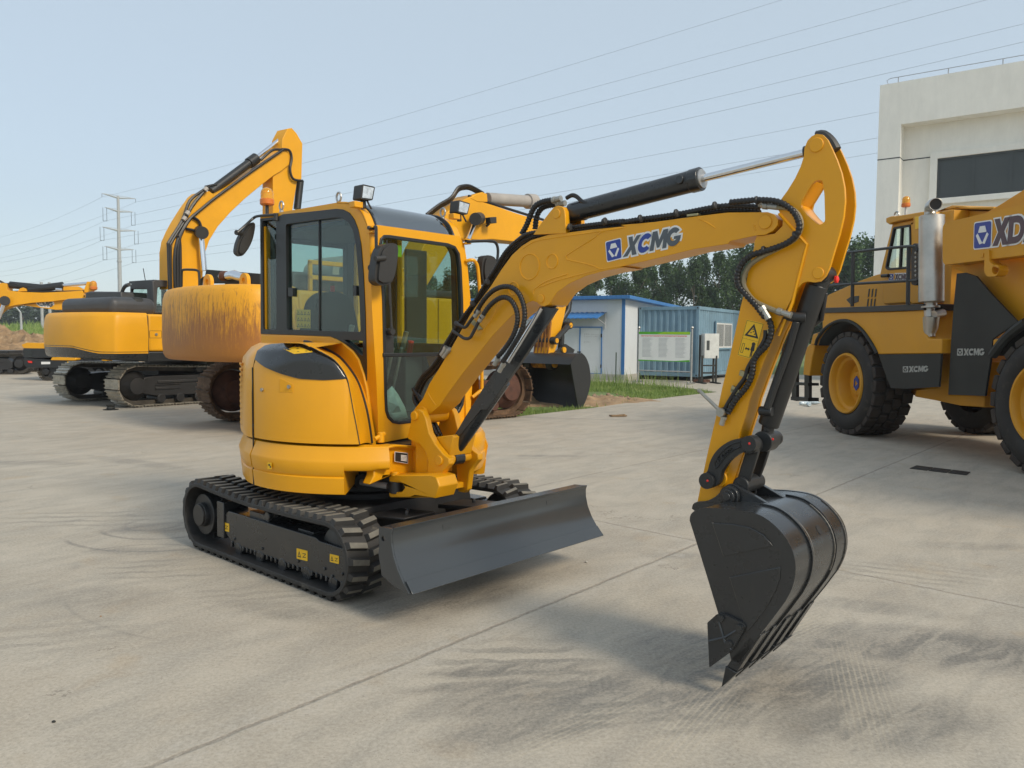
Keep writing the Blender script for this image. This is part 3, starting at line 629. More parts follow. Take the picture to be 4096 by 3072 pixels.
rb = MB(fm)                                                   # ribbed grille on the tail, seen on its edge
for k in range(12): z = .95+.038*k; rb.grid([[PC(t, .872+e, z+dz) for e, dz in ((0, 0), (.003, .007), (.003, .015), (0, .022))] for t in range(118, 200, 6)])
rb.build('grille', M['yellow'], cwo)
# gaps and rubber seals as thin dark beads
def bead(name, pts, r, mat, parent, n=6): mb = MB(fm); mb.tube(pts, r, n); return mb.build(name, M[mat], parent)
bead('door_seal', [p+Vector((.0, .0, .001)) for p in OU3[8:]], .0032, 'ink', door)
bead('rubber_trim', [p+Vector((.004, .004, .006)) for p in IN3[4:]], .0115, 'frame', mini)
bead('seam', [PC(98.2, .861, z) for z in (.59, .7, .9, 1.1, 1.3, 1.37)], .005, 'ink', mini)
# black glossy panel on the door
LO = [(98.2, 1.424), (86.3, 1.372), (76.8, 1.337), (67, 1.309), (55.6, 1.304), (46.7, 1.314)]
HI = [(98.2, 1.512), (94, 1.524), (86, 1.530), (78.1, 1.532), (67.4, 1.530), (57.7, 1.479), (51.3, 1.426), (45.9, 1.318)]
def lerp(T, x):
    for (a, b), (c, d) in zip(T, T[1:]):
        if a >= x >= c: return b+(d-b)*(a-x)/(a-c)
    return T[-1][1] if x < T[-1][0] else T[0][1]
bp = MB(fm); rows = []
for k in range(33):
    t = 98+(46.4-98)*k/32; a, b = lerp(LO, t), min(lerp(HI, t), zt(t)-.001); row = []
    for j in range(12): z = a+(max(b, a+.002)-a)*j/11; r = rz(t, z)+.0045; row.append(PC(t, r, z+.002))
    rows.append(row)
bp.grid(rows); panel = bp.build('door_panel', M['black'], door, ang=60)
def on_door(reg, x, y, off=.0065):
    best = None
    for k in range(60):
        R = .70+.165*k/59; p = on_skin(reg, x, y, R); th = degrees(atan2(p[1], p[0])); e = abs(rz(th, min(p[2], zt(th)-.0005))+off-R)+(max(0, p[2]-zt(th)-.004))*20
        if best is None or e < best[0]: best = (e, p)
    return best[1]
# latch recess and key lock
lt = MB(fm)
for th_, z_, a, b in ((81, 1.13, .05, .045),):
    c = Vector(PC(th_, .858, z_)); u = Vector((-sin(radians(th_)), cos(radians(th_)), 0)); nrm = Vector((cos(radians(th_)), sin(radians(th_)), 0))
lt = MB(fm); q = fm.cyl if hasattr(fm, 'cyl') else None
def on_skin(reg, x, y, R=.858):
    dl, c, d = fm._r(reg, x, y); A = dl[0]**2+dl[1]**2; B = c[0]*dl[0]+c[1]*dl[1]; Cc = c[0]**2+c[1]**2-R*R; t = (-B-sqrt(max(0, B*B-A*Cc)))/A
    return (c[0]+dl[0]*t, c[1]+dl[1]*t, H+d[2]*t)
qs = quadmap([(445, 181), (598, 173), (727, 216), (556, 233)]); st = MB(fm); st.grid([[on_door('R3', *qs(i/7, j/4)) for j in range(5)] for i in range(8)]); dst = st.build('sticker', M['sticker'], door, ang=60)
pr_ = MB(fm)
for (a, b, c, d) in ((.14, .64, .30, .70), (.62, .66, .72, .74), (.34, .22, .42, .32), (.72, .24, .82, .30)):
    pr_.grid([[on_door('R3', *qs(a+(c-a)*i/3, b+(d-b)*j/2), .0075) for j in range(3)] for i in range(4)])
pr_.build('sticker_print', M['ink'], door)
def skin_patch(mb, reg, pts, R0, R1):
    n = len(pts); P = [on_skin(reg, x, y, R0) for x, y in pts]+[on_skin(reg, x, y, R0) for x, y in pts]
    k = R1/R0; P = P[:n]+[(p[0]*k, p[1]*k, p[2]) for p in P[n:]]
    mb.add(P, [tuple(range(n)), tuple(range(2*n-1, n-1, -1))]+[(i, (i+1) % n, (i+1) % n+n, i+n) for i in range(n)])
skin_patch(lt, 'R3', [(440, 432), (455, 430), (548, 475), (548, 545), (440, 540)], .8575, .8605); lt.build('latch_recess', M['yellow'], door, bevel=.002)
kl = MB(fm)
for x, y in ((519, 496), (303, 520)):
    p = Vector(on_skin('R3', x, y)); nn = Vector((p.x, p.y, 0)).normalized(); kl.cyl(p, p+nn*.012, .012, 12)
kl.build('key_lock', M['fitting'], door)
for nm, mt, R_, pts in (('sticker', 'sticker', .887, [(343, 1105), (375, 1108), (375, 1160), (343, 1157)]), ('sticker_print', 'ink', .8885, [(350, 1118), (362, 1119), (362, 1133), (350, 1132)]), ('sticker_print', 'ink', .8885, [(362, 1133), (370, 1134), (370, 1148), (362, 1147)])):
    s_ = MB(fm); skin_patch(s_, 'R3', pts, R_, R_+.0012); s_.build(nm, M[mt], mini)
dk = MB(fm); dk.box((-.80, -.55, .895), (.43, .26, .96)); dk.box((.2, -.50, .70), (.60, .40, .86)); dk.build('floor_frame', M['darkframe'], mini, bevel=.005)
# far front corner of the house
ff = MB(fm); rows = [[PC(t, r, z) for r, z in [(.80, .625), (.85, .645), (.868, .70), (.868, .76), (.861, .77), (.866, .79), (.862, .87), (.84, .905), (.7, .915)]]+[(.2, -.3, .915), (.2, -.3, .625)] for t in range(-14, -90, -6)]
ff.grid(rows, closed=True); k = len(rows[0]); ff.add(rows[0]+rows[-1], [tuple(range(k)), tuple(range(2*k-1, k-1, -1))]); ff.build('front_fender', M['yellow'], mini, ang=30)
# ---- front frame, swing post and swing cylinder
fp = MB(fm); fp.ps([fm.sz(.72, 'R3', [(1215, 985), (1380, 965), (1520, 1000), (1545, 1000), (1545, 1200), (1350, 1215), (1180, 1290), (1215, 1215)])], .62, .70)
fp.ps([fm.sz(.735, 'R3', [(1310, 975), (1375, 962), (1560, 975), (1560, 1005), (1400, 985), (1300, 1000)])], .68, .735)
fp.cyl((.72, .09, .655), (.72, .09, .925), .085, 32); fp.build('front_frame', M['yellow'], mini, bevel=.008)
npq = fm.sz(.722, 'R3', [(1365, 1018), (1470, 1030), (1470, 1116), (1363, 1098)]); qn = quadmap(npq)
n1 = MB(fm); n1.ps([fillet(npq, .004)], .7205, .7235); npo = n1.build('name_plate', M['white'], mini)
n2 = MB(fm); n2.ps([[qn(.03, .96), qn(.97, .96), qn(.97, .04), qn(.03, .04)]], .7235, .7242); n2.build('plate_face', M['ink'], npo)
n3 = MB(fm)
for k in range(5): n3.ps([[qn(.46, .68-.12*k), qn(.92, .68-.12*k), qn(.92, .76-.12*k), qn(.46, .76-.12*k)]], .7242, .7248)
n3.build('plate_lines', M['white'], npo)
def bkt(w0, w1, name='swing_bracket'):
    P = fm.wz(.25, 'R3', [(1495, 740), (1500, 705), (1525, 682), (1560, 678), (1590, 700), (1612, 750), (1640, 870), (1690, 960), (1760, 1045), (1800, 1075), (1805, 1120), (1765, 1165), (1735, 1215), (1715, 1370), (1690, 1395), (1640, 1385), (1625, 1200), (1632, 1100), (1605, 1010), (1560, 955), (1470, 915), (1468, 885), (1492, 790)])
    mb = MB(fm); mb.pw([P], w0, w1); return mb, P
mb, BP = bkt(.205, .25)
farP = [(a, b) for a, b in BP]; mb.pw([farP], -.05, -.005)
mb.pw([fm.wz(.20, 'R3', [(1655, 905), (1820, 885), (1840, 900), (1800, 1060), (1700, 1000)])], .0, .20)
mb.box((.80, -.01, .60), (1.0, .21, .64)); mb.box((.78, -.0, .70), (.90, .22, .92))
# swing lever toward the near side with fork
lv = lambda pts: fm.wz(.36, 'R3', pts)
mb.pw([lv([(1318, 1222), (1345, 1205), (1420, 1208), (1640, 1205), (1700, 1225), (1725, 1300), (1690, 1395), (1640, 1388), (1330, 1388), (1318, 1370), (1320, 1345), (1420, 1345), (1445, 1310), (1430, 1275), (1400, 1268), (1320, 1270)])], .20, .36)
sb = mb.build('swing_bracket', M['yellow'], mini, bevel=.006)
pn = MB(fm); p = fm.W(.25, 'R3', 1530, 730); PIN = (p[0], p[2]); p = fm.W(.25, 'R3', 1725, 1090); PIN2 = (p[0], p[2])
pn.cyl((PIN[0], .265, PIN[1]), (PIN[0], -.065, PIN[1]), .030, 24); pn.cyl((PIN2[0], .262, PIN2[1]), (PIN2[0], -.06, PIN2[1]), .032, 24)
pn.cyl((PIN2[0]+.0, .20, PIN2[1]), (PIN2[0], .155, PIN2[1]), .045, 24); pn.cyl(fm.W(.34, 'R3', 1370, 1215), Vector(fm.W(.34, 'R3', 1370, 1215))+Vector((0, 0, .03)), .028, 16); pn.build('pivot_pin', M['yellow'], mini, bevel=.004)
sc_ = MB(fm); A = Vector(fm.W(.33, 'R3', 1090, 1262)); B = Vector(fm.W(.33, 'R3', 1340, 1300)); D_ = (B-A).normalized(); sc_.cyl(A-D_*.4, A, .048, 20); sc_.cyl(A, A+D_*.012, .055, 20); scy = sc_.build('swing_cylinder', M['blacksat'], mini, bevel=.003); sc_ = MB(fm); sc_.cyl(B-D_*.01, B+D_*.05, .038, 20)
sc_.cyl(B+D_*.05+Vector((0, 0, -.035)), B+D_*.05+Vector((0, 0, .04)), .045, 20); sc_.build('rod_end', M['blacksat'], scy, bevel=.003)
rd = MB(fm); rd.cyl(A, B, .021, 20); rd.build('piston_rod', M['galv'], scy)
# ---- hinge lump by the door
hg = MB(fm); c1 = Vector(fm.S(.67, 'R3', 1255, 900)); hg.tube([c1+Vector((0, 0, .03)), c1, c1-Vector((0, .0, .035))], .022, 12); hg.cyl(c1+Vector((0, .05, -.01)), c1+Vector((0, -.03, .02)), .014, 12); hg.build('door_hinge', M['yellow'], mini, bevel=.003)
# ---- cab
WC, WF, SF, SR = .27, -.60, .445, -1.0
W = lambda reg, pts, w=WC: fm.wz(w, reg, pts)
crease = [(1158, 480), (1165, 575), (1174, 830), (1183, 1084), (1200, 1370), (1219, 1665)]
roofl = [(430, 302), (900, 222), (990, 226), (1050, 252), (1102, 305), (1138, 390)]
outer = W('R2', [(283, 350), (283, 318)]+roofl+crease)+W('R3', [(1228, 700), (1235, 945), (1080, 960), (900, 300), (600, 200), (292, 190)])
blackout = W('R2', [(287, 352), (430, 336), (470, 316), (700, 294), (900, 272), (955, 278), (1005, 305), (1045, 360), (1075, 440), (1098, 560), (1118, 800), (1132, 1100), (1142, 1500)])+W('R3', [(1143, 520), (1118, 400), (1075, 275), (1030, 205), (960, 150), (900, 112), (850, 92), (600, 82), (292, 72)])
hole1 = fillet(W('R2', [(303, 372), (416, 358), (418, 1240), (312, 1242)]), .02)
hole2 = fillet(W('R2', [(494, 398), (700, 368), (895, 343), (950, 348), (1000, 385), (1037, 455), (1062, 600), (1082, 900), (1096, 1262), (502, 1245)]), [.02, .0, .02, .02, .02, .02, .02, .02, .02, .03])
tri = fillet(W('R3', [(960, 118), (1115, 128), (1113, 250), (1080, 225), (1020, 165)]), .012)
cab = root_cab = None
cf = MB(fm); cf.pw([outer, inset(blackout, .004)], WC-.05, WC)
far_outer = [(a, b) for a, b in outer]; zs = [b for a, b in outer]
farhole = fillet([(-.93, 1.30), (-.90, 2.38), (-.45, 2.40), (-.45, 1.30)], .05); farhole2 = fillet([(-.33, 1.0), (-.33, 2.40), (.15, 2.37), (.30, 2.2), (.34, 1.0)], .06)
cf.pw([far_outer, farhole, farhole2], WF, WF+.045)
# front plate
fl = [fm.S(SF, 'R2', x, y)[1:] for x, y in crease]
FO = [fm.S(SF, 'R2', 1160, 405)[1:], fm.S(SF, 'R2', 1230, 402)[1:], fm.S(SF, 'R2', 1885, 492)[1:], fm.S(SF, 'R2', 1925, 560)[1:], fm.S(SF, 'R2', 1950, 720)[1:], fm.S(SF, 'R2', 1975, 1000)[1:], fm.S(SF, 'R3', 1988, 500)[1:], fm.S(SF, 'R3', 1975, 680)[1:], fm.S(SF, 'R3', 1900, 840)[1:], fm.S(SF, 'R3', 1480, 905)[1:], fm.S(SF, 'R3', 1238, 952)[1:]]+list(reversed(fl))
WS = [fm.S(SF, 'R2', x, y)[1:] for x, y in [(1238, 560), (1246, 510), (1275, 482), (1320, 482), (1790, 548), (1850, 572), (1885, 630), (1900, 740), (1912, 1000), (1920, 1500)]]+[fm.S(SF, 'R3', x, y)[1:] for x, y in [(1924, 560), (1916, 640), (1888, 700), (1838, 738), (1500, 786), (1400, 798), (1345, 788), (1305, 748), (1286, 690), (1280, 560)]]+[fm.S(SF, 'R2', 1262, 1000)[1:]]
FO = [tuple(p) for p in FO]; WS = [tuple(p) for p in WS]
cf.ps([FO, WS], SF-.04, SF)
cf.ps([[(WC-.01, 2.43), (WF+.01, 2.43), (WF+.01, .80), (WC-.01, .80)], [(WC-.07, 2.33), (WF+.08, 2.33), (WF+.08, 1.62), (WC-.07, 1.62)]], SR+.01, SR+.05)
# roof skin between the rails
top = W('R2', [(285, 319), (430, 302), (900, 222)]); arc = cat2(W('R2', [(900, 222), (990, 226), (1050, 252), (1102, 305), (1138, 390), (1146, 432)]), 5)
def roofskin(P, w0, w1, t=.02, crown=.018):
    rows = []
    for a, b in P: rows.append([(a, w0+(w1-w0)*k/8, b+crown*(1-(2*k/8-1)**2)) for k in range(9)])
    return rows
cf.grid(roofskin([(SR, 2.42)]+top+arc[:3], WC-.01, WF+.01)); 
rail = MB(fm)
cf2 = cf.build('cab', M['yellow'], mini, bevel=.012, seg=3); cab = cf2
rl = MB(fm); rl.grid(roofskin(arc, WC-.0, WC-.062, crown=.0)); rl.grid(roofskin(arc, WF+.062, WF, crown=.0))
hd = [(a, b) for a, b in arc[-4:]]; rl.grid(roofskin(arc[-4:], WC, WF, crown=0)); rl.build('roof_rail', M['yellow'], cab, solid=.014)
rg = MB(fm); rg.grid(roofskin([(a+.002, b+.003) for a, b in arc[2:-2]], WC-.058, WF+.058, crown=.006)); rg.build('roof_window', M['glassdark'], cab, solid=.006)
rs = MB(fm)
bd = [(a+.003, b+.005) for a, b in arc[2:-2]]
rs.tube([(a, WC-.07, b) for a, b in bd]+[(bd[-1][0], WF+.07, bd[-1][1])]+[(a, WF+.07, b) for a, b in reversed(bd)], .010, 6); rs.build('roof_seal', M['frame'], cab)
# black side frame with glass
bk_ = MB(fm); bk_.pw([blackout, hole1, hole2, tri], WC-.045, WC+.006); bf = bk_.build('side_window_frame', M['frame'], cab, bevel=.005)
gl = MB(fm); gl.pw([inset(hole1, -.006)], WC-.022, WC-.018); gl.pw([inset(hole2, -.006)], WC-.022, WC-.018); gl.pw([inset(tri, -.005)], WC-.022, WC-.018); gl.build('side_glass', M['glass'], cab)
dv = MB(fm); a, b = W('R2', [(743, 362), (747, 1256)]); dv.prism([[(a[0]-.007, a[1]), (a[0]+.007, a[1]), (b[0]+.007, b[1]), (b[0]-.007, b[1])]], WC-.034, WC-.01, SIDE); 
for q in ((507, 905, 547, 978), (1030, 888, 1058, 972)): P = W('R2', [(q[0], q[1]), (q[2], q[1]+2), (q[2], q[3]), (q[0], q[3]-2)]); dv.pw([fillet(P, .006)], WC-.035, WC+.002)
dv.build('window_latch', M['frame'], cab, bevel=.003)
# moulded yellow arch below the window
ar = MB(fm); ar.pw([W('R3', [(288, 78), (600, 86), (845, 97), (895, 118), (955, 155), (1022, 208), (1070, 275), (1112, 400), (1138, 520), (1160, 700), (1182, 955), (1100, 960), (1080, 760), (1040, 560), (960, 400), (820, 260), (600, 185), (292, 160)], .29)], .262, .29); ar.build('side_moulding', M['yellow'], cab, bevel=.006)
# windscreen
si = inset(WS, .022); wf = MB(fm); wf.ps([WS, si], SF-.03, SF+.008)
a, b = fm.S(SF, 'R2', 1275, 1472), fm.S(SF, 'R2', 1925, 1420); z_ = (a[2]+b[2])/2
wf.box((SF-.02, WF+.08, z_-.012), (SF+.012, WC-.05, z_+.014)); wf.build('windscreen_frame', M['frame'], cab, bevel=.004)
wg = MB(fm); wg.ps([inset(WS, .016)], SF-.012, SF-.008); wg.build('windscreen', M['glass'], cab)
fgl = MB(fm); fgl.pw([inset(farhole, -.005)], WF+.02, WF+.024); fgl.pw([inset(farhole2, -.005)], WF+.02, WF+.024); fgl.build('door_glass', M['glass'], cab)
rgl = MB(fm); rgl.ps([[(WC-.06, 2.34), (WF+.07, 2.34), (WF+.07, 1.61), (WC-.06, 1.61)]], SR+.03, SR+.034); rgl.build('rear_glass', M['glass'], cab)
it = MB(fm); it.box((-.47, WF+.045, 1.0), (-.36, WF+.085, 2.42)); it.box((-.97, WF+.05, .9), (-.9, WF+.12, 2.42)); it.box((SR+.05, WC-.12, 1.55), (SR+.11, WC-.05, 2.42)); it.box((-.95, WF+.1, .96), (.38, WC-.06, 1.0))
it.box((-.95, WF+.1, 2.36), (.02, WC-.06, 2.40)); it.box((-.62, .02, 1.0), (.05, .2, 1.5)); it.box((-.62, -.53, 1.0), (.0, -.36, 1.45)); it.box((-.95, WF+.1, 1.0), (-.72, WC-.06, 1.5)); it.box((.28, WC-.10, 1.0), (.40, WC-.05, 1.36))
ln = MB(fm); ln.pw([inset(far_outer, .03), inset(farhole, -.004), inset(farhole2, -.004)], WF+.046, WF+.060)
ln.ps([[(WC-.055, 2.42), (WF+.06, 2.42), (WF+.06, .98), (WC-.055, .98)], [(WC-.075, 2.32), (WF+.085, 2.32), (WF+.085, 1.63), (WC-.075, 1.63)]], SR+.052, SR+.066)
ln.build('interior_lining', M['inner'], cab)
pw_ = [fm.S(-.93, 'R2', x, 900)[1] for x in (1450, 1615)]; it.box((-.95, min(pw_), 1.0), (-.91, max(pw_), 2.38)); it.build('interior_trim', M['inner'], cab, bevel=.01)
se = MB(fm); so = fillet([(-.36, 1.30), (-.36, 1.62), (-.30, 1.86), (-.20, 1.93), (-.05, 1.93), (.05, 1.86), (.11, 1.62), (.11, 1.30)], .07)
se.ps([so], -.72, -.58); se.prism([fillet([(-.66, -.36), (-.66, .11), (-.14, .11), (-.14, -.36)], .06)], 1.28, 1.42, lambda a, b, d: (a, b, d)); se.box((-.6, -.25, 1.0), (-.25, 0, 1.28)); se.build('seat', M['seat'], cab, bevel=.03, seg=3)
lv_ = MB(fm)
for w in (-.06, -.14): lv_.tube([(-.02+.0, w, 1.0), (.10, w, 1.15), (.24, w+.02, 1.5)], .012, 8)
lv_.tube([(-.1, -.40, 1.45), (-.05, -.41, 1.62)], .02, 8); lv_.tube([(-.1, .1, 1.5), (-.05, .1, 1.66)], .02, 8); lv_.build('control_lever', M['steel'], cab)
rk = MB(fm); rk.tube([(.02, -.38, 1.45), (.04, -.38, 1.55)], .022, 8); rk.tube([(-.90, -.33, 1.75), (-.90, -.33, 2.0)], .018, 8); rk.build('red_knob', M['red'], cab)
bg = MB(fm); P = [fm.S(.38, 'R3', x, y) for x, y in [(1285, 590), (1310, 545), (1362, 492), (1400, 560), (1440, 660), (1488, 745), (1400, 770), (1320, 760), (1290, 690)]]
c = sum((Vector(p) for p in P), Vector())/len(P); V = [tuple(c+Vector((.03, 0, 0)))]
for k in (.5, 1):
    for p in P: q = c+(Vector(p)-c)*k; V.append((q.x+random.uniform(-.03, .02), q.y, q.z))
m_ = len(P); bg.add(V, [(0, 1+i, 1+(i+1) % m_) for i in range(m_)]+[(1+i, 1+m_+i, 1+m_+(i+1) % m_, 1+(i+1) % m_) for i in range(m_)]); bg.build('plastic_sheet', M['bag'], cab, solid=.004)
tg = MB(fm); tg.ps([[fm.S(.40, 'R2', x, y)[1:] for x, y in ((1268, 545), (1418, 570), (1420, 660), (1395, 660), (1270, 590))]], .40, .402); tg.build('green_tag', M['limegreen'], cab)
dsk = MB(fm); P = [fm.W(WC-.03, 'A6', x, y) for x, y in ((515, 795), (668, 800), (668, 1005), (515, 1000))]; dsk.pw([[(p[0], p[2]) for p in P]], WC-.031, WC-.029); ds_ = dsk.build('sticker_sheet', M['sticker'], cab)
dp = MB(fm); qm = quadmap([(p[0], p[2]) for p in P])
for i in range(4):
    for j in range(3):
        u, v = .04+i*.245, .05+j*.33; dp.pw([[qm(u, v), qm(u+.1, v+.2), qm(u+.2, v)], [qm(u+.04, v+.03), qm(u+.1, v+.15), qm(u+.16, v+.03)]], WC-.029, WC-.0285)
dp.build('sticker_print', M['ink'], cab)
# wiper
wp = MB(fm); a, b, c = fm.S(SF+.02, 'R2', 1325, 870), fm.S(SF+.02, 'R2', 1332, 1050), fm.S(SF+.03, 'R2', 1340, 1260)
wp.tube([a, b], .007, 6); wp.tube([fm.S(SF+.02, 'R2', 1300, 525), fm.S(SF+.02, 'R2', 1325, 1050)], .006, 6); wp.tube([b, c], [.006, .010], 6); wp.cyl(Vector(c)-Vector((.03, 0, 0)), Vector(c)+Vector((.015, 0, 0)), .022, 12)
wp.ps([[fm.S(SF-.005, 'R3', x, y)[1:] for x, y in ((1282, 30), (1352, 20), (1358, 220), (1285, 230))]], SF-.008, SF-.004); wp.build('wiper', M['plastic'], cab)
# mirrors
def mirror(plane, s, reg, head, rod, th, name='mirror', r=.011):
    mb = MB(fm); P = [fm.S(s, reg, x, y)[1:] for x, y in head]; P = cat2(P, 3, True); mb.ps([P], s-th, s); P2 = inset(P, .018); mb.ps([P2], s, s+.018)
    o = mb.build(name, M['plastic'], cab, bevel=.012, seg=3); rb = MB(fm); rb.tube([Vector(p) for p in rod], r, 8, smooth=4); rb.build('mirror_arm', M['frame'], cab); return o
mirror('S', .58, 'R2', [(1262, 572), (1300, 553), (1345, 548), (1380, 558), (1393, 595), (1388, 680), (1370, 790), (1348, 850), (1310, 882), (1262, 888), (1222, 868), (1206, 830), (1215, 720), (1236, 620)],
 [fm.S(.46, 'R2', 1195, 432), fm.S(.50, 'R2', 1214, 418), fm.S(.52, 'R2', 1216, 500), fm.S(.53, 'R2', 1218, 660), fm.S(.54, 'R2', 1222, 672)], .07)
kn = MB(fm)
kn.cyl(fm.S(.60, 'R2', 1210, 675), fm.S(.60, 'R2', 1285, 668), .018, 14); kn.cyl(fm.S(.47, 'R2', 1176, 748), fm.S(.5, 'R2', 1215, 740), .010, 12); kn.cyl(fm.S(.46, 'R2', 1172, 750), fm.S(.47, 'R2', 1180, 748), .026, 12)
kn.cyl(fm.S(.455, 'R2', 1150, 425), fm.S(.46, 'R2', 1205, 425), .012, 10); kn.build('mirror_knuckle', M['plastic'], cab)
bt_ = MB(fm)
for y in (422, 462): q = Vector(fm.S(.45, 'R2', 1185, y)); bt_.obox(q, (.03, 0, 0), (0, .03, 0), (0, 0, .004))
for y in (520, 552): q = Vector(fm.S(.45, 'R2', 1935, y)); bt_.obox(q, (.03, 0, 0), (0, .03, 0), (0, 0, .004))
bt_.build('mirror_bracket', M['yellow'], cab)
mirror('S', -1.08, 'R2', [(228, 380), (242, 395), (240, 440), (222, 520), (190, 590), (150, 642), (122, 652), (95, 632), (90, 600), (105, 530), (140, 460), (185, 400)],
 [fm.W(WC, 'R2', 410, 330), fm.W(WC+.02, 'R2', 400, 322), fm.W(WC+.03, 'R2', 270, 330), fm.S(-1.05, 'R2', 225, 350), fm.S(-1.03, 'R2', 160, 410), fm.S(-1.03, 'R2', 100, 462)], .045)
k2 = MB(fm); k2.cyl(fm.S(-1.04, 'R2', 90, 462), fm.S(-1.06, 'R2', 135, 468), .020, 12); k2.cyl(fm.W(WC+.01, 'R2', 410, 310), fm.W(WC+.01, 'R2', 412, 368), .019, 12); k2.build('mirror_knuckle', M['plastic'], cab)
mirror('S', .50, 'R2', [(2085, 655), (2110, 645), (2150, 652), (2180, 680), (2182, 760), (2160, 840), (2120, 880), (2085, 870), (2065, 800), (2068, 710)],
 [fm.S(.47, 'R2', 1940, 538), fm.S(.5, 'R2', 1985, 534), fm.S(.5, 'R2', 2130, 532), fm.S(.5, 'R2', 2180, 550), fm.S(.5, 'R2', 2196, 610), fm.S(.5, 'R2', 2188, 700)], .06)
k3 = MB(fm); k3.cyl(fm.S(.46, 'R2', 1948, 550), fm.S(.46, 'R2', 1948, 515), .018, 12); k3.build('mirror_knuckle', M['plastic'], cab)
# lamps
def lamp(c, s):
    mb = MB(fm); P = [fm.S(s, 'R2', x, y)[1:] for x, y in c]; P = fillet(P, .012); mb.ps([P], s-.09, s); 
    cx = sum(p[0] for p in P)/len(P); zb = min(p[1] for p in P); mb.tube([(s-.05, cx, zb+.01), (s-.045, cx, zb-.05)], .018, 10); mb.tube([(s-.02, cx-.01, zb), (s-.0, cx-.01, zb-.03), (s+.0, cx-.03, zb-.055)], .007, 6)
    o = mb.build('work_lamp', M['plastic'], cab, bevel=.008); l = MB(fm); l.ps([inset(P, .010)], s, s+.002); l.build('lamp_lens', M['lampglass'], cab)
lamp([(1105, 72), (1208, 95), (1188, 205), (1092, 192)], .33); lamp([(1880, 200), (1973, 228), (1950, 320), (1870, 300)], .30)
lb = MB(fm)
for c in (fm.S(.28, 'R2', 1055, 240), fm.S(.26, 'R2', 1845, 335)): lb.obox(c, (.03, 0, 0), (0, .035, 0), (0, 0, .02))
lb.build('lamp_bracket', M['yellow'], cab, bevel=.004)
ey = MB(fm)
for c in (fm.W(.24, 'R2', 915, 178), fm.W(.24, 'R2', 454, 247), fm.W(-.56, 'R2', 1752, 302)):
    c = Vector(c); ey.tube([c+Vector((.026*cos(a), .0, .032*sin(a))) for a in [2*pi*k/16 for k in range(17)]], .0075, 7, cap=False); ey.cyl(c-Vector((0, 0, .035)), c-Vector((0, 0, .06)), .016, 12)
ey.build('lifting_eye', M['steel'], cab)
bc = Vector(fm.W(.12, 'R2', 338, 245)); b1, b2 = beacon(cab, fm, (bc.x, bc.y, bc.z), 1.02); b2.build('beacon_lens', M['amber'], cab)
bs = MB(fm); bs.tube([bc, bc-Vector((0, 0, .05)), bc-Vector((0, 0, .14))], .014, 8); bs.build('beacon_stem', M['frame'], cab)
hr = MB(fm); sS = .49
hr.tube([fm.S(.46, 'R2', 1942, 692)]+[fm.S(sS, 'R2', x, y) for x, y in ((1985, 683), (2015, 700), (2035, 760), (2050, 950))]+[fm.S(sS, 'R6', x, y) for x, y in ((785, 1100), (788, 1450), (788, 1600))]+[fm.S(sS, 'R3', 2068, 520), fm.S(.46, 'R3', 1990, 580)], .013, 10, smooth=4); hr.build('handrail', M['yellow'], cab)
# ---- boom
BW = .185; bw = lambda reg, pts, w=BW: fm.wz(w, reg, pts)
low = bw('R3', [(1603, 755), (1735, 640)])+bw('R6', [(505, 1655), (640, 1470), (760, 1320), (870, 1180), (1000, 1045), (1080, 975), (1130, 940), (1165, 928), (1195, 940), (1212, 958), (1245, 968), (1280, 955), (1305, 915), (1345, 862), (1430, 800), (1560, 742), (1700, 705), (1843, 680)])
low += bw('R7', [(150, 1232), (400, 1172), (700, 1098), (940, 1062), (960, 1040), (1150, 1000), (1215, 995), (1275, 965), (1310, 925), (1312, 880), (1285, 845), (1235, 826)])
upr = bw('R7', [(1150, 828), (940, 830), (700, 858), (400, 900), (150, 922)])+bw('R6', [(1843, 378), (1600, 402), (1420, 425), (1280, 440), (1150, 480), (1080, 525), (1010, 590), (930, 700), (850, 825), (770, 930), (700, 1030), (560, 1280), (470, 1430)])+bw('R3', [(1645, 470), (1590, 595), (1545, 650), (1515, 690), (1505, 740), (1540, 780)])
BO = low+upr; bm_ = MB(fm); bm_.pw([BO], .015, BW)
bm_.cyl((PIN[0], .20, PIN[1]), (PIN[0], .0, PIN[1]), .055, 28)
tl = bw('R6', [(1170, 440), (1225, 360), (1290, 275), (1320, 240), (1350, 226), (1385, 235), (1402, 265), (1408, 375), (1412, 430)])
bm_.pw([tl], .15, BW+.004); bm_.pw([tl], .012, .045); bm_.pw([bw('R6', [(1170, 440), (1225, 360), (1260, 340), (1290, 440)])], .04, .15)
boom = bm_.build('boom', M['yellow'], mini, bevel=.008, ang=30)
em = MB(fm)
def ring(mb, reg, x, y, rx, r=.0045):
    c = Vector(fm.W(BW, reg, x, y)); e = Vector(fm.W(BW, reg, x, y-rx)); R = (e-c).length; mb.tube([c+Vector((R*cos(a), 0, R*sin(a))) for a in [2*pi*k/32 for k in range(33)]], r, 6, cap=False)
ring(em, 'B3', 803, 1353, 190); ring(em, 'B3', 1135, 1272, 106); ring(em, 'R6', 1020, 838, 48)
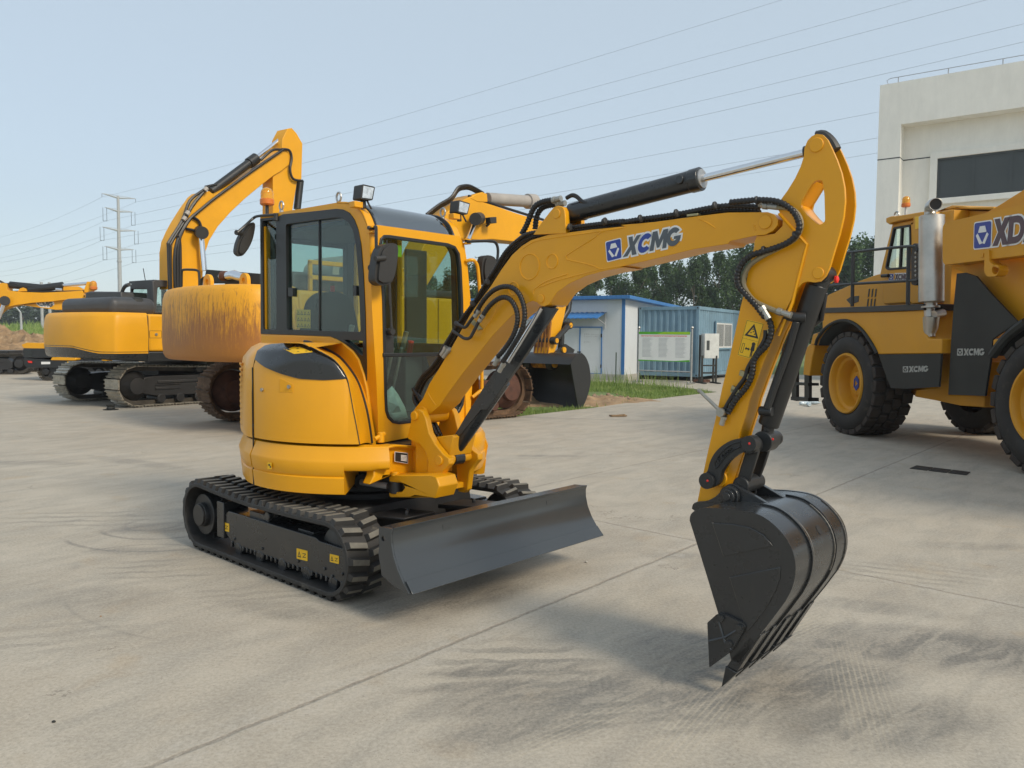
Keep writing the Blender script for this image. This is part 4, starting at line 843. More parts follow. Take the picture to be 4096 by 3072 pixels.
for reg, pts in (('B3', [(2212, 770), (1880, 835), (1740, 940), (1380, 1165), (1350, 1215), (1370, 1250), (1600, 1300), (1760, 1345), (1880, 1385), (2212, 1330)]), ('B3', [(2150, 790), (1700, 850), (1300, 905), (950, 960), (820, 1010), (700, 1090)]), ('B3', [(1880, 1385), (1500, 1480), (1200, 1560), (950, 1655)]), ('R6', [(1170, 880), (1180, 840), (1270, 780), (1420, 730)]),
                 ('R7', [(720, 870), (800, 910), (850, 945)]), ('R7', [(1145, 930), (1130, 925), (1150, 960)]), ('R6', [(930, 900), (860, 1060), (790, 1160)]), ('B5', [(940, 80), (1000, 200), (1085, 320)])):
    P = [Vector(fm.W(BW-.001, reg, x, y)) for x, y in pts]; em.tube(P, .0045, 6, smooth=4)
em.build('weld_bead', M['yellow'], boom)
pb = MB(fm)
def pinhead(reg, x, y, r, w=BW+.002, d=.005): c = fm.W(w, reg, x, y); pb.cyl((c[0], w, c[2]), (c[0], w+d, c[2]), r, 24); return c
pinhead('R7', 1218, 900, .031); TC = pinhead('R6', 1340, 286, .026, BW+.004); pinhead('R6', 1223, 912, .024)
pb.build('pin_head', M['yellow'], boom, bevel=.003)
BCUP = fm.W(.10, 'A5', 758, 138)
# lettering
lg = MB(fm); q = bw('R7', [(44, 1050), (152, 1023), (160, 1163), (56, 1190)]); emblem(lg, q, SIDE, BW+.0005, .0012, 0, 1)
q2 = bw('R7', [(212, 1012), (600, 928), (596, 1066), (170, 1160)])
idx = lambda c: 0 if c == 'C' else 2
letters(lg, 'XCMG', q2, SIDE, BW+.0004, .0008, lambda c: 1, -.04, outline=.009, widths={'M': 1.15}); letters(lg, 'XCMG', q2, SIDE, BW+.0016, .0012, idx, -.04, widths={'M': 1.15})
lg.build('maker_logo', [M['blue'], M['white'], M['logogrey']], boom)
# ---- arm
AW = .175; aw = lambda reg, pts, w=AW: fm.wz(w, reg, pts)
cheek = aw('R7', [(1330, 740), (1385, 665), (1440, 575), (1480, 490), (1502, 420), (1508, 355), (1530, 300), (1560, 268), (1597, 250), (1640, 255), (1675, 290), (1705, 350), (1745, 440), (1780, 540), (1802, 650), (1806, 750), (1795, 860), (1765, 990), (1725, 1120), (1690, 1240), (1660, 1300), (1620, 1338), (1580, 1345), (1530, 1338), (1490, 1350), (1450, 1395)])
body_r = aw('A1', [(790, 430), (745, 520), (680, 650), (620, 780), (560, 900), (500, 1050), (430, 1230), (350, 1440), (270, 1659)])+aw('A2', [(660, 250), (560, 560), (470, 840), (380, 1110), (330, 1300)])
body_l = aw('A2', [(105, 1290), (160, 1020), (215, 760), (270, 520), (320, 310), (385, 0)])+aw('A1', [(0, 1400), (60, 1150), (120, 880), (175, 620), (215, 470), (250, 280), (290, 100), (320, -20)])+aw('R7', [(1140, 1045), (1155, 1005), (1200, 1000), (1290, 985), (1345, 930), (1350, 870), (1320, 820), (1300, 790)])
hole = fillet(aw('R7', [(1575, 600), (1640, 585), (1655, 700), (1660, 900), (1615, 925), (1530, 850), (1478, 785), (1490, 740)]), [.02, .03, .0, .02, .02, .0, .02, .0])
lowcheek = aw('R7', [(1450, 1395), (1425, 1460), (1400, 1540)])
arm = MB(fm)
side = cheek+lowcheek+body_r+body_l
arm.pw([side, hole], AW-.018, AW); arm.pw([side, hole], .035, .053)
core_r = [(a-.0, b) for a, b in aw('R7', [(1530, 1070), (1480, 1250), (1420, 1420)])]
core = aw('R7', [(1330, 840), (1530, 1065), (1525, 1090)])+aw('A1', [(880, 0), (830, 120), (740, 330), (690, 480), (650, 620)])+[(a-.004, b) for a, b in body_r[3:]]+[(a+.004, b) for a, b in body_l]
arm.pw([core], .05, AW-.012)
arm.pw([aw('R7', [(1470, 770), (1530, 850), (1620, 925), (1600, 960), (1500, 880), (1440, 800)])], .05, AW-.012); arm.pw([aw('R7', [(1575, 600), (1490, 740), (1470, 770), (1445, 745), (1550, 585)])], .05, AW-.012)
armo = arm.build('arm', M['yellow'], mini, bevel=.004, ang=30)
rib = MB(fm); rib.tube([fm.W(AW, 'R7', x, y) for x, y in ((1322, 838), (1528, 1068), (1515, 1110), (1420, 1490), (1320, 1659+80))], .010, 6, flat=.7)
a1 = [fm.W(AW+.001, 'A1', x, y) for x, y in ((840, 60), (700, 440), (600, 740), (520, 960))]; rib.build('weld_bead', M['yellow'], armo)
ap = MB(fm)
def aph(reg, x, y, r, d=.006): c = fm.W(AW, reg, x, y); ap.cyl((c[0], AW, c[2]), (c[0], AW+d, c[2]), r, 24); return c
AT = aph('R7', 1597, 332, .031); AB = aph('R7', 1610, 1277, .025); aph('A2', 360, 1000, .04, .015); ap.build('pin_head', M['yellow'], armo, bevel=.003)
cp = MB(fm); P = [fm.W(.10, 'R7', x, y) for x, y in ((1600, 245), (1650, 240), (1700, 285), (1735, 345))]; cp.tube([(p[0], .10, p[2]-.016) for p in P], .026, 10, smooth=3); cp.build('arm_cap', M['plastic'], armo)
rm = MB(fm); c = fm.W(.08, 'A1', 1208, 300); rm.lathe((c[0], c[1]+.0, c[2]-.01), (1, 0, 0), [(.006, 0), (.016, .005), (.016, .015), (.006, .02)], 10); rm.build('paint_dot', M['red'], armo)
# warning decal
q = aw('A1', [(243, 767), (432, 812), (325, 1215), (138, 1165)]); qm = quadmap(q); dc = MB(fm); dc.pw([fillet(q, .006)], AW+.0005, AW+.0015); dco = dc.build('warning_decal', M['sticker'], armo)
dp = MB(fm); w0, w1 = AW+.0015, AW+.002
T1 = [qm(.10, .57), qm(.48, .93), qm(.92, .57)]; dp.pw([T1, inset(T1, .008)], w0, w1); dp.pw([[qm(.05, .49), qm(.95, .49), qm(.95, .495), qm(.05, .495)]], w0, w1)
for f_ in ([(.02, .02), (.98, .02), (.98, .98), (.02, .98)],): O = [qm(*p) for p in f_]; dp.pw([O, inset(O, .0015)], w0, w1)
for a, b in ((.38, .66), (.5, .70), (.6, .64), (.45, .76)): dp.pw([[qm(a, b), qm(a+.1, b+.02), qm(a+.04, b+.05)]], w0, w1)
dp.pw([circ(qm(.74, .40), .009, 12)], w0, w1); dp.pw([[qm(.66, .36), qm(.84, .36), qm(.86, .22), qm(.80, .22), qm(.80, .05), qm(.76, .05), qm(.755, .18), qm(.745, .18), qm(.74, .05), qm(.69, .05), qm(.69, .22), qm(.64, .22)]], w0, w1)
dp.pw([[qm(.32, .24), qm(.40, .29), qm(.40, .26), qm(.52, .26), qm(.52, .29), qm(.60, .24), qm(.52, .19), qm(.52, .22), qm(.40, .22), qm(.40, .19)]], w0, w1)
O = [qm(.12, .1), qm(.26, .1), qm(.26, .36), qm(.12, .36)]; dp.pw([O, inset(O, .002)], w0, w1); dp.build('decal_print', M['ink'], armo)
# ---- cylinders
def cylpart(name, A, B, r, gland=None, mat='black', parent=None):
    A, B = Vector(A), Vector(B); d = (B-A).normalized(); mb = MB(fm); mb.tube([A, A+d*.004, B-d*.006, B], [r*.9, r, r, r*.94], 28); return mb, d
ac, d = cylpart('x', fm.W(.10, 'B3', 1420, 560), fm.W(.10, 'R7', 742, 582), .0535); A0 = Vector(TC); A0.y = .10
ac.tube([A0, A0+d*.12], [.035, .05], 20); ac.cyl((A0.x, .05, A0.z), (A0.x, .15, A0.z), .045, 24); e = Vector(fm.W(.10, 'R7', 742, 582)); ac.cyl(e-d*.05, e+d*.004, .0575, 28); q = Vector(fm.W(.17, 'R7', 580, 585)); ac.cyl(q-Vector((0, .03, 0)), q, .022, 14)
aco = ac.build('arm_cylinder', M['black'], mini, bevel=.003)
r_ = MB(fm); top_ = Vector(AT); top_.y = .10; r_.cyl(e, top_-d*.03, .0185, 20); r_.build('piston_rod', M['chrome'], aco); g = MB(fm); g.cyl(e, e+d*.012, .046, 24); g.build('gland', M['steel'], aco)
rt = MB(fm); rt.cyl(top_-d*.08, top_-d*.02, .03, 16); rt.cyl((top_.x, .065, top_.z), (top_.x, .145, top_.z), .04, 20); rt.build('rod_end', M['blacksat'], aco)
# bucket cylinder
pA = fm.W(.10, 'A1', 1020, 385); pB = fm.W(.10, 'A2', 893, 420); bc_, d = cylpart('x', pA, pB, .0475)
t_ = Vector(AB); t_.y = .10; bc_.tube([t_, Vector(pA)+d*.03], [.035, .045], 20); bc_.cyl((t_.x, .058, t_.z), (t_.x, .150, t_.z), .036, 20)
bc_.tube([fm.W(.17, 'A1', 790, 790), fm.W(.165, 'A1', 700, 1100), fm.W(.165, 'A2', 960, 0), fm.W(.165, 'A2', 880, 235)], .017, 10); q = Vector(fm.W(.155, 'A2', 870, 262)); bc_.cyl(q-Vector((.03, 0, 0)), q+Vector((.03, 0, 0)), .022, 14)
q = Vector(fm.W(.17, 'A1', 790, 745)); bc_.tube([q+Vector((-.05, 0, .01)), q, q+Vector((.03, -.02, 0))], .022, 12); bc_.tube([fm.W(.09, 'A1', 1110, 470), fm.W(.05, 'A1', 1060, 780)], .012, 8)
q = Vector(fm.W(.04, 'A1', 1030, 770)); bc_.tube([q+Vector((0, 0, .04)), q, q-Vector((.03, 0, .02))], .02, 10); bco = bc_.build('bucket_cylinder', M['blacksat'], mini, bevel=.003)
re_ = MB(fm); LP = Vector(fm.W(.10, 'A2', 870, 590)); re_.cyl(Vector(pB), LP, .028, 18); re_.cyl((LP.x, .145, LP.z), (LP.x, .055, LP.z), .048, 24); re_.build('rod_end', M['blacksat'], bco, bevel=.004)
# boom cylinder with guard
full = {'F': (0, 0, 1.0)}; REG.update(full)
gp = MB(fm); gp.pw([fm.wz(.15, 'F', [(2172, 1225), (2228, 1234), (2085, 1447), (1950, 1638), (1925, 1640), (1800, 1790), (1795, 1785), (1860, 1672), (1936, 1550), (2060, 1370), (2100, 1312)])], .130, .155)
pa, pb_ = Vector(fm.W(.10, 'F', 1822, 1790)), Vector(fm.W(.10, 'F', 2010, 1520)); PE = Vector((PIN2[0], .10, PIN2[1])); dd = (pb_-pa).normalized(); gp.tube([PE, PE+dd*.03, pa-dd*.05, pa, pb_], [.02, .032, .034, .052, .052], 26); gp.cyl((PE.x, .14, PE.z), (PE.x, .06, PE.z), .042, 22)
q = Vector(fm.W(.155, 'B5', 1350, 1090)); gp.cyl(q, q+Vector((0, .012, 0)), .014, 10)
gpo = gp.build('boom_cylinder', M['black'], mini, bevel=.006)
rr_ = MB(fm); rr_.cyl(fm.W(.158, 'A5', 560, 270), fm.W(.158, 'A5', 115, 985), .0155, 16); rr_.build('piston_rod', M['chrome'], gpo)
ue = MB(fm); ue.cyl((BCUP[0], .13, BCUP[2]), (BCUP[0], .07, BCUP[2]), .030, 20); ue.tube([(BCUP[0], .10, BCUP[2]), fm.W(.10, 'A5', 690, 240), fm.W(.10, 'A5', 660, 280)], [.025, .026, .03], 14); ue.build('rod_end', M['blacksat'], gpo)
r2 = MB(fm); q = fm.W(.135, 'A5', 760, 140); r2.lathe((q[0], q[1], q[2]), (0, 1, 0), [(.002, 0), (.006, .001), (.002, .003)], 10); r2.build('paint_dot', M['red'], gpo)
# ---- bucket link and guide links
bl_ = MB(fm); bl_.pw([fm.wz(.17, 'A2', [(645, 690), (795, 680), (735, 870), (665, 1088), (600, 1100), (535, 1050), (590, 860)])], .148, .17); bl_.pw([fm.wz(.05, 'A2', [(790, 715), (905, 685), (850, 860), (775, 1050), (745, 1080), (690, 1065), (740, 880)])], .03, .05)
c1 = Vector(fm.W(.10, 'A2', 790, 620)); bl_.cyl((c1.x, .21, c1.z), (c1.x, -.01, c1.z), .040, 24)
L2 = Vector(fm.W(.17, 'A2', 600, 1080)); bl_.cyl((L2.x, .185, L2.z), (L2.x, .0, L2.z), .040, 24); q = Vector(fm.W(.171, 'A2', 700, 1020)); bl_.build('bucket_link', M['blacksat'], mini, bevel=.005)
gshape = cat2(fm.wz(.235, 'A2', [(655, 555), (690, 532), (735, 545), (765, 590), (765, 650), (742, 695), (690, 712), (640, 698), (560, 735), (480, 790), (410, 870), (368, 945), (350, 1040), (300, 1095), (232, 1106), (172, 1075), (148, 1012), (175, 958), (215, 925), (242, 830), (290, 735), (365, 655), (470, 590), (580, 562)]), 3, True)
def guide(w0, w1):
    mb = MB(fm); mb.pw([gshape], w0, w1)
    for x, y, r in ((690, 620, .036), (222, 1030, .038)): c = fm.W(.235, 'A2', x, y); mb.cyl((c[0], w1+.018 if w0 > .1 else w0-.018, c[2]), (c[0], w0, c[2]), r, 22)
    return mb
go = guide(.195, .232).build('guide_link', M['blacksat'], mini, bevel=.008, seg=3); guide(-.025, .012).build('guide_link', M['blacksat'], mini, bevel=.008)
gi = MB(fm); P = cat2(fm.wz(.233, 'A2', [(590, 600), (520, 615), (440, 660), (370, 725), (320, 800), (300, 870), (330, 880), (390, 800), (450, 735), (530, 680), (590, 650)]), 3, True); gi.tube([(a, .233, b) for a, b in P]+[(P[0][0], .233, P[0][1])], .004, 5, cap=False)
def glyph(mb, reg, strokes, w, r): 
    for s_ in strokes: mb.tube([fm.W(w, reg, x, y) for x, y in s_], r, 4)
glyph(gi, 'A2', [[(320, 790), (345, 830)], [(350, 765), (338, 780), (355, 795), (345, 812)], [(372, 745), (390, 790)], [(385, 740), (400, 775), (412, 720)], [(425, 715), (445, 745), (450, 690)], [(455, 700), (470, 690), (462, 720), (455, 700)], [(480, 668), (470, 700)], [(495, 660), (512, 680), (500, 690)]], .234, .0035)
gi.build('raised_marks', M['blacksat'], go)
rd_ = MB(fm)
for x, y, w in ((683, 620, .252), (220, 1032, .252)): c = fm.W(w, 'A2', x, y); rd_.lathe((c[0], w-.002, c[2]), (0, 1, 0), [(.003, 0), (.006, .002), (.003, .004)], 10)
c = fm.W(.15, 'A2', 945, 572); rd_.lathe((c[0], c[1], c[2]), (0, 1, 0), [(.003, 0), (.006, .002), (.003, .004)], 10); rd_.build('paint_dot', M['red'], go)
# ---- bucket
BN, BFar = .42, -.185; kw = lambda pts, w=BN: fm.wz(w, 'B6', pts)
SP = cat2(kw([(292, 335), (300, 292), (340, 258), (410, 240)]), 3)+cat2(kw([(410, 240), (520, 246), (620, 254), (740, 273), (830, 306), (920, 372), (1000, 462), (1048, 550), (1072, 650), (1070, 740), (1045, 840), (1000, 930)]), 4)[1:]+kw([(900, 1065), (780, 1215), (660, 1385), (600, 1375), (585, 1300), (500, 1012), (430, 780), (350, 520)])
bu = MB(fm); bu.pw([SP], BN-.016, BN); bu.pw([SP], BFar, BFar+.016)
shell = cat2(kw([(330, 275), (410, 243), (520, 250), (620, 258), (740, 277), (830, 310), (918, 376), (996, 465), (1042, 552), (1066, 650), (1064, 740), (1040, 838), (995, 928)]), 4)+kw([(897, 1062), (775, 1214), (650, 1380)])
inn = inset(shell+[shell[-1]], 0)[:len(shell)]
def offs(P, d):
    out = []
    for i, p in enumerate(P):
        a, b = Vector(P[max(i-1, 0)]), Vector(P[min(i+1, len(P)-1)]); t = (b-a).normalized(); out.append((p[0]+t.y*d, p[1]-t.x*d))
    return out
cen = (sum(p[0] for p in shell)/len(shell), sum(p[1] for p in shell)/len(shell)); sgn = 1 if (Vector(offs(shell, .01)[10])-Vector(cen)).length < (Vector(shell[10])-Vector(cen)).length else -1
shin = offs(shell, .012*sgn); bu.pw([shell+list(reversed(shin))], BFar+.004, BN-.004)
bucket = bu.build('bucket', M['black'], mini, bevel=.003, ang=28)
wl = MB(fm)
for pts in ([(462, 350), (545, 598)], [(590, 752), (700, 1100)]): wl.tube([fm.W(BN+.002, 'B6', x, y) for x, y in pts], .0035, 5)
wl.tube([(a, .225, b) for a, b in offs(shell, -.002*sgn)[22:46]], .005, 5); wl.tube([(a, -.02, b) for a, b in offs(shell, -.002*sgn)[22:46]], .005, 5); wl.tube([(a, BFar+.02, b) for a, b in offs(shell, -.002*sgn)[22:48]], .004, 5)
wl.build('weld_bead', M['weld'], bucket)
ws = MB(fm)                                                 # wear straps and side plates
so_ = offs(shell, -.009*sgn)
for w0, w1 in ((.235, .25), (-.045, -.03)): ws.pw([shell[14:]+list(reversed(so_[14:]))], w0, w1)
ws.pw([kw([(462, 352), (600, 358), (740, 385), (840, 440), (910, 520), (545, 598)])], BN, BN+.006); ws.pw([kw([(590, 752), (965, 676), (960, 760), (930, 850), (860, 980), (760, 1110), (715, 1160), (700, 1100)])], BN, BN+.006)
ws.build('wear_strip', M['black'], bucket, bevel=.003)
ears = MB(fm); EP = cat2(fm.wz(.20, 'A2', [(45, 1340), (60, 1290), (105, 1265), (200, 1258), (300, 1212), (370, 1145), (425, 1085), (470, 1066), (525, 1070)]), 3)+fm.wz(.20, 'A2', [(985, 1345), (990, 1400), (600, 1420), (120, 1400)])
ears.pw([EP], .175, .20); sh_ = -.0; EPf = [(a, b) for a, b in EP]; ears.pw([EPf], -.005, .02)
for x, y, r in ((478, 1195, .042),): c = fm.W(.20, 'A2', x, y); ears.cyl((c[0], .222, c[2]), (c[0], .17, c[2]), .047, 24); ears.cyl((c[0], .24, c[2]), (c[0], .20, c[2]), .034, 24); ears.cyl((c[0], .250, c[2]), (c[0], .20, c[2]), .020, 18); ears.cyl((c[0], .03, c[2]), (c[0], -.04, c[2]), .045, 24)
ears.build('bucket_ear', M['black'], bucket, bevel=.004)
sp_ = Vector((shell[-1][0]-shell[-3][0], 0, shell[-1][1]-shell[-3][1])).normalized()
tp = Vector(fm.W(.40, 'B6', 530, 1562)); lipc = Vector((kw([(640, 1395)])[0][0], 0, kw([(640, 1395)])[0][1]))
lip = MB(fm); L0 = kw([(780, 1215), (650, 1400), (600, 1390), (600, 1350), (740, 1190)]); lip.pw([L0], BFar, BN); lip.build('cutting_lip', M['black'], bucket, bevel=.003)
tooth0 = kw([(850, 1140), (790, 1205), (640, 1455), (530, 1563), (580, 1405), (650, 1330), (760, 1180)], .40)
for k in range(5):
    wc = .385-.134*k; t = MB(fm)
    t.pw([kw([(800, 1160), (830, 1175), (650, 1445), (575, 1405), (700, 1230)], .40)], wc-.028, wc+.028)
    A_, B_, C_ = [Vector((p[0], 0, p[1])) for p in kw([(572, 1398), (655, 1452), (530, 1563)], .40)]
    t.add([(A_.x, wc-.034, A_.z), (A_.x, wc+.034, A_.z), (B_.x, wc-.034, B_.z), (B_.x, wc+.034, B_.z), (C_.x, wc-.022, C_.z), (C_.x, wc+.022, C_.z)], [(0, 1, 3, 2), (0, 4, 5, 1), (2, 3, 5, 4), (0, 2, 4), (1, 5, 3)])
    t.build('tooth', M['black'], bucket, bevel=.003)
for w0, w1 in ((BN+.001, BN+.020), (BFar-.020, BFar-.001)):
    sc = MB(fm); sc.pw([fillet(kw([(500, 1022), (545, 1022), (690, 1090), (708, 1120), (620, 1275), (590, 1310), (445, 1415), (430, 1085)], BN+.01), .006)], w0, w1)
    if w0 > 0:
        for x, y in ((525, 1055), (660, 1125), (585, 1245)): c = fm.W(w1, 'B6', x, y); sc.cyl((c[0], w1, c[2]), (c[0], w1+.016, c[2]), .016, 6)
        for pts in ([(500, 1060), (550, 1225), (600, 1290)], [(440, 1225), (560, 1195), (690, 1115)]): sc.tube([fm.W(w1, 'B6', x, y) for x, y in pts], .007, 6)
    sc.build('side_cutter', M['black'], bucket, bevel=.003)
h_ = MB(fm); p = [a for a in shell]; 
kk = 30; q = Vector((shell[kk][0], .09, shell[kk][1])); tt = (Vector(shell[kk+1])-Vector(shell[kk-1])).normalized(); nn = Vector((-tt.y*sgn*-1, 0, tt.x*sgn*-1)); h_.cyl(q-nn*.0015, q+nn*.0015, .022, 16); h_.build('drain_hole', M['ink'], bucket)
# ---- hydraulic hoses
hs = MB(fm); HW = .21
def fw_(reg, pts, w): return [fm.W(w, reg, x, y) for x, y in pts]
main = fw_('R3', [(1700, 880), (1640, 760), (1545, 650), (1520, 560), (1575, 430), (1660, 340), (1760, 200)], .12)+fw_('R6', [(470, 1330), (560, 1180), (640, 1060), (730, 940), (815, 800), (880, 700), (960, 570), (1040, 490)], .13)+fw_('R6', [(1120, 437), (1230, 415), (1450, 385), (1700, 355)], .17)
for k in range(4):
    o = Vector((-.010*k, -.024*k, -.018*(k % 2))); P = [Vector(p)+o for p in main]; hose(hs, P, .0115)
    hose(hs, [Vector(p)+o for p in fw_('R6', [(1700, 355), (1843, 340)], .17)+fw_('R7', [(150, 905), (300, 880), (560, 845), (850, 790 if k < 2 else 815), (1000, 780 if k < 2 else 820), (1180, 790 if k < 2 else 818)], .17)], .0115 if k % 2 else .013, rib=k < 2)
for s_ in (-.03, .0, .03):
    hose(hs, [(.70+s_, .10+s_, .90), (.74+s_*.5, .10+s_, 1.0), (.70+s_, .08+s_, 1.12), (.62+s_, .10+s_, 1.24)], .013)
hose(hs, fw_('B3', [(690, 870), (760, 740), (830, 560), (900, 450), (1010, 395), (1160, 370)], .12), .0165); hose(hs, fw_('B3', [(890, 800), (905, 650), (950, 530), (1040, 460), (1210, 430)], .08), .0165)
hose(hs, fw_('R6', [(742, 1020), (800, 925), (875, 850), (960, 822), (1035, 845), (1085, 925), (1103, 1040), (1075, 1160), (1000, 1290), (935, 1385)], .235), .0145); hose(hs, fw_('R6', [(782, 1055), (845, 965), (920, 908), (985, 910), (1035, 975), (1050, 1070), (1020, 1180), (950, 1290), (905, 1340)], .245), .0145)
hose(hs, fw_('R7', [(960, 755), (1100, 742), (1200, 738), (1310, 750), (1390, 790), (1445, 850), (1470, 930), (1445, 1000), (1370, 1060), (1250, 1105), (1120, 1145), (1050, 1205), (1015, 1290), (1022, 1370), (1080, 1440), (1150, 1515), (1215, 1600)], .215)+fw_('R8', [(940, 110), (995, 180), (1005, 270), (970, 370), (905, 440), (860, 510), (845, 620), (800, 720), (710, 830), (645, 940)], .20), .0135)
hose(hs, fw_('R8', [(960, 250), (950, 330), (880, 450), (815, 560), (790, 640), (720, 740), (640, 870), (600, 960)], .19), .011, rib=False)
hose(hs, fw_('B3', [(1350, 340), (1430, 300), (1500, 320), (1580, 390), (1680, 430)], .14), .012, rib=False)
hs.build('hydraulic_hose', M['hose'], mini, ang=60)
hc_ = MB(fm); hose(hc_, fw_('R7', [(1300, 790), (1400, 800), (1462, 850), (1482, 930), (1440, 1020), (1340, 1080), (1210, 1145), (1110, 1215), (1062, 1300), (1065, 1380), (1125, 1470), (1210, 1520), (1330, 1568)], .20), .012, rib=False); hc_.build('clear_hose', M['hose_clear'], mini)
cl = MB(fm)
for reg, x, y, w in (('R7', 40, 895, .19), ('R7', 300, 875, .19), ('R7', 565, 835, .19), ('R7', 850, 780, .19), ('R7', 1158, 742, .21), ('R7', 1440, 1000, .21), ('R7', 1210, 1110, .21), ('R6', 1440, 385, .19), ('R6', 1690, 350, .19), ('R6', 830, 790, .17), ('R6', 720, 950, .17), ('R6', 600, 1100, .17)):
    c = Vector(fm.W(w, reg, x, y)); cl.lathe(c-Vector((.008, 0, 0)), (1, 0, .2), [(.016, 0), (.0195, .003), (.0195, .011), (.016, .014)], 12)
# steel pipes with bends
for P in (fw_('R6', [(745, 1020), (700, 1080), (670, 1120), (640, 1118), (600, 1090)], .225), fw_('R6', [(768, 1075), (730, 1150), (700, 1200), (660, 1205), (620, 1180), (570, 1150)], .235)): cl.tube(P, .010, 8, smooth=4)
cl.build('hose_clamp', M['plastic'], mini)
ft = MB(fm)
def fit(reg, x0, y0, x1, y1, w, r=.016): ft.tube([fm.W(w, reg, x0, y0), fm.W(w, reg, x0+(x1-x0)*.3, y0+(y1-y0)*.3), fm.W(w, reg, x0+(x1-x0)*.31, y0+(y1-y0)*.31), fm.W(w, reg, x1, y1)], [r, r, r*.8, r*.85], 6 if r < .012 else 10)
fit('R6', 770, 1000, 735, 1045, .235); fit('R6', 800, 1030, 770, 1080, .245); fit('R6', 530, 1270, 490, 1330, .16); fit('R6', 550, 1285, 505, 1345, .19); fit('R3', 1780, 175, 1740, 240, .14); fit('R3', 1815, 190, 1775, 255, .17)
fit('R6', 910, 1350, 880, 1400, .24); fit('R6', 950, 1390, 915, 1450, .235); fit('B3', 1150, 375, 1270, 345, .12, .02); fit('B3', 1210, 430, 1330, 415, .08, .02); fit('R7', 1205, 780, 1310, 790, .20); fit('R8', 925, 60, 985, 160, .215, .018); fit('A1', 580, 675, 735, 725, .20, .017)
fit('R7', 1180, 770, 1200, 780, .17); 
fit('A2', 405, 320, 375, 415, .20, .015); ft.tube([fm.W(.20, 'A2', 130, 35), fm.W(.21, 'A2', 375, 270)], [.008, .009], 10); c = Vector(fm.W(.205, 'A2', 380, 275)); ft.cyl(c, c+Vector((0, .02, 0)), .020, 14); c = Vector(fm.W(.20, 'A2', 130, 35)); ft.lathe(c, (0, 0, 1), [(.004, -.01), (.010, -.004), (.010, .004), (.004, .01)], 10)
ft.build('hose_fitting', M['fitting'], mini)
vb = MB(fm); 
for reg, pts in (('A1', [(165, 1325), (265, 1370), (250, 1430), (150, 1385)]), ('A1', [(75, 1495), (172, 1560), (140, 1620), (58, 1555)]), ('A2', [(460, 125), (498, 150), (455, 220), (422, 200)]), ('A1', [(470, 870), (500, 890), (480, 930), (445, 915)]), ('A2', [(480, 5), (588, 50), (555, 100), (470, 50)]), ('R6', [(690, 1075), (715, 1055), (790, 1135), (760, 1145)])):
    P = fm.wz(AW+.02, reg, pts); vb.pw([P], AW+.001, AW+.02)
c = fm.W(AW+.001, 'R7', 690, 850); vb.box((c[0]-.03, .14, c[2]-.005), (c[0]+.03, .19, c[2]+.006))
vb.build('hose_bracket', M['bracketm'], mini, bevel=.002)
vv = MB(fm); vv.pw([fm.wz(.2, 'A2', [(345, 285), (365, 225), (420, 210), (450, 250), (410, 330), (370, 320)])], AW+.001, .20); vv.pw([fm.wz(.2, 'A2', [(480, 130), (510, 85), (560, 115), (540, 150)])], AW+.001, .20); vv.build('stop_valve', M['blacksat'], armo, bevel=.003)
fb_ = MB(fm)
for x, y in ((1022, 928), (1305, 893)): c = Vector(fm.S(.93, 'B5', x, y)); fb_.cyl(c, c+Vector((.02, 0, 0)), .010, 8)
fb_.build('bolt', M['fitting'], sb)
# ================================================================= SETTING
def zsheet(pts, z0, z1, mb=None): mb = mb or MB(); mb.prism([pts], z0, z1, lambda a, b, d: (a, b, d)); return mb
g = MB(); rows = []
for j in range(60):
    y = -60+j*(1560/59)**1.0; rows.append([(x, y, -.06) for x in (-900, -300, 0, 300, 900)])
g.grid(rows); tag(g.build('ground', M['field']), kind='structure')
island = [tuple(atz(0, 'S4', x, y)[:2]) for x, y in [(60, 1262), (165, 1250), (600, 1200), (820, 1176), (1100, 1135), (1300, 1106), (1600, 1070), (1920, 1036), (1750, 1012), (1560, 990), (1200, 962), (600, 935)]]+[(-9, 30.2), (-7, 21.5)]
yard = [(-70, -22), (70, -22), (70, 36), (9.5, 36), (4.6, 30.2), (-1, 33.4), (-9, 33.5), (-14, 33), (-30, 34), (-70, 36)]
mb = MB(); mb.prism([yard, island], -.25, 0, lambda a, b, d: (a, b, d)); tag(mb.build('concrete_yard', M['concrete'], bevel=0), kind='structure')
# grass bank at the far left and beyond
bk = MB(); rows = []
for j in range(24):
    y = 38+j*10; h = 2.55*min(1, max(0, (y-44)/80))**.8; rows.append([(x, y, (h*min(1, max(0, (-6-x)/14)))+.25*sin(x*.31+y*.17)*min(1, j/3)*.4-.05) for x in range(-150, 2, 5)])
bk.grid(rows); tag(bk.build('grass_bank', M['field'], ang=80), kind='structure')
from mathutils import noise as NZ
gr = MB(); random.seed(3)
def blades(mb, n, fn, h0, h1, w=.012):
    for _ in range(n):
        q = fn()
        if q is None: continue
        x, y, z = q; h = random.uniform(h0, h1)*random.choice((.6, .8, 1, 1, 1.3)); a = random.uniform(0, 2*pi); l = random.uniform(-.35, .35)*h; m_ = random.uniform(-.35, .35)*h; dx, dy = cos(a)*w, sin(a)*w
        mb.add([(x-dx, y-dy, z), (x+dx, y+dy, z), (x+l*.5+dx*.6, y+m_*.5+dy*.6, z+h*.6), (x+l*.5-dx*.6, y+m_*.5-dy*.6, z+h*.6), (x+l, y+m_, z+h)], [(0, 1, 2, 3), (3, 2, 4)])
def inpoly(x, y, P):
    c = False
    for i in range(len(P)):
        (x0, y0), (x1, y1) = P[i-1], P[i]
        if (y0 > y) != (y1 > y) and x < (x1-x0)*(y-y0)/(y1-y0)+x0: c = not c
    return c
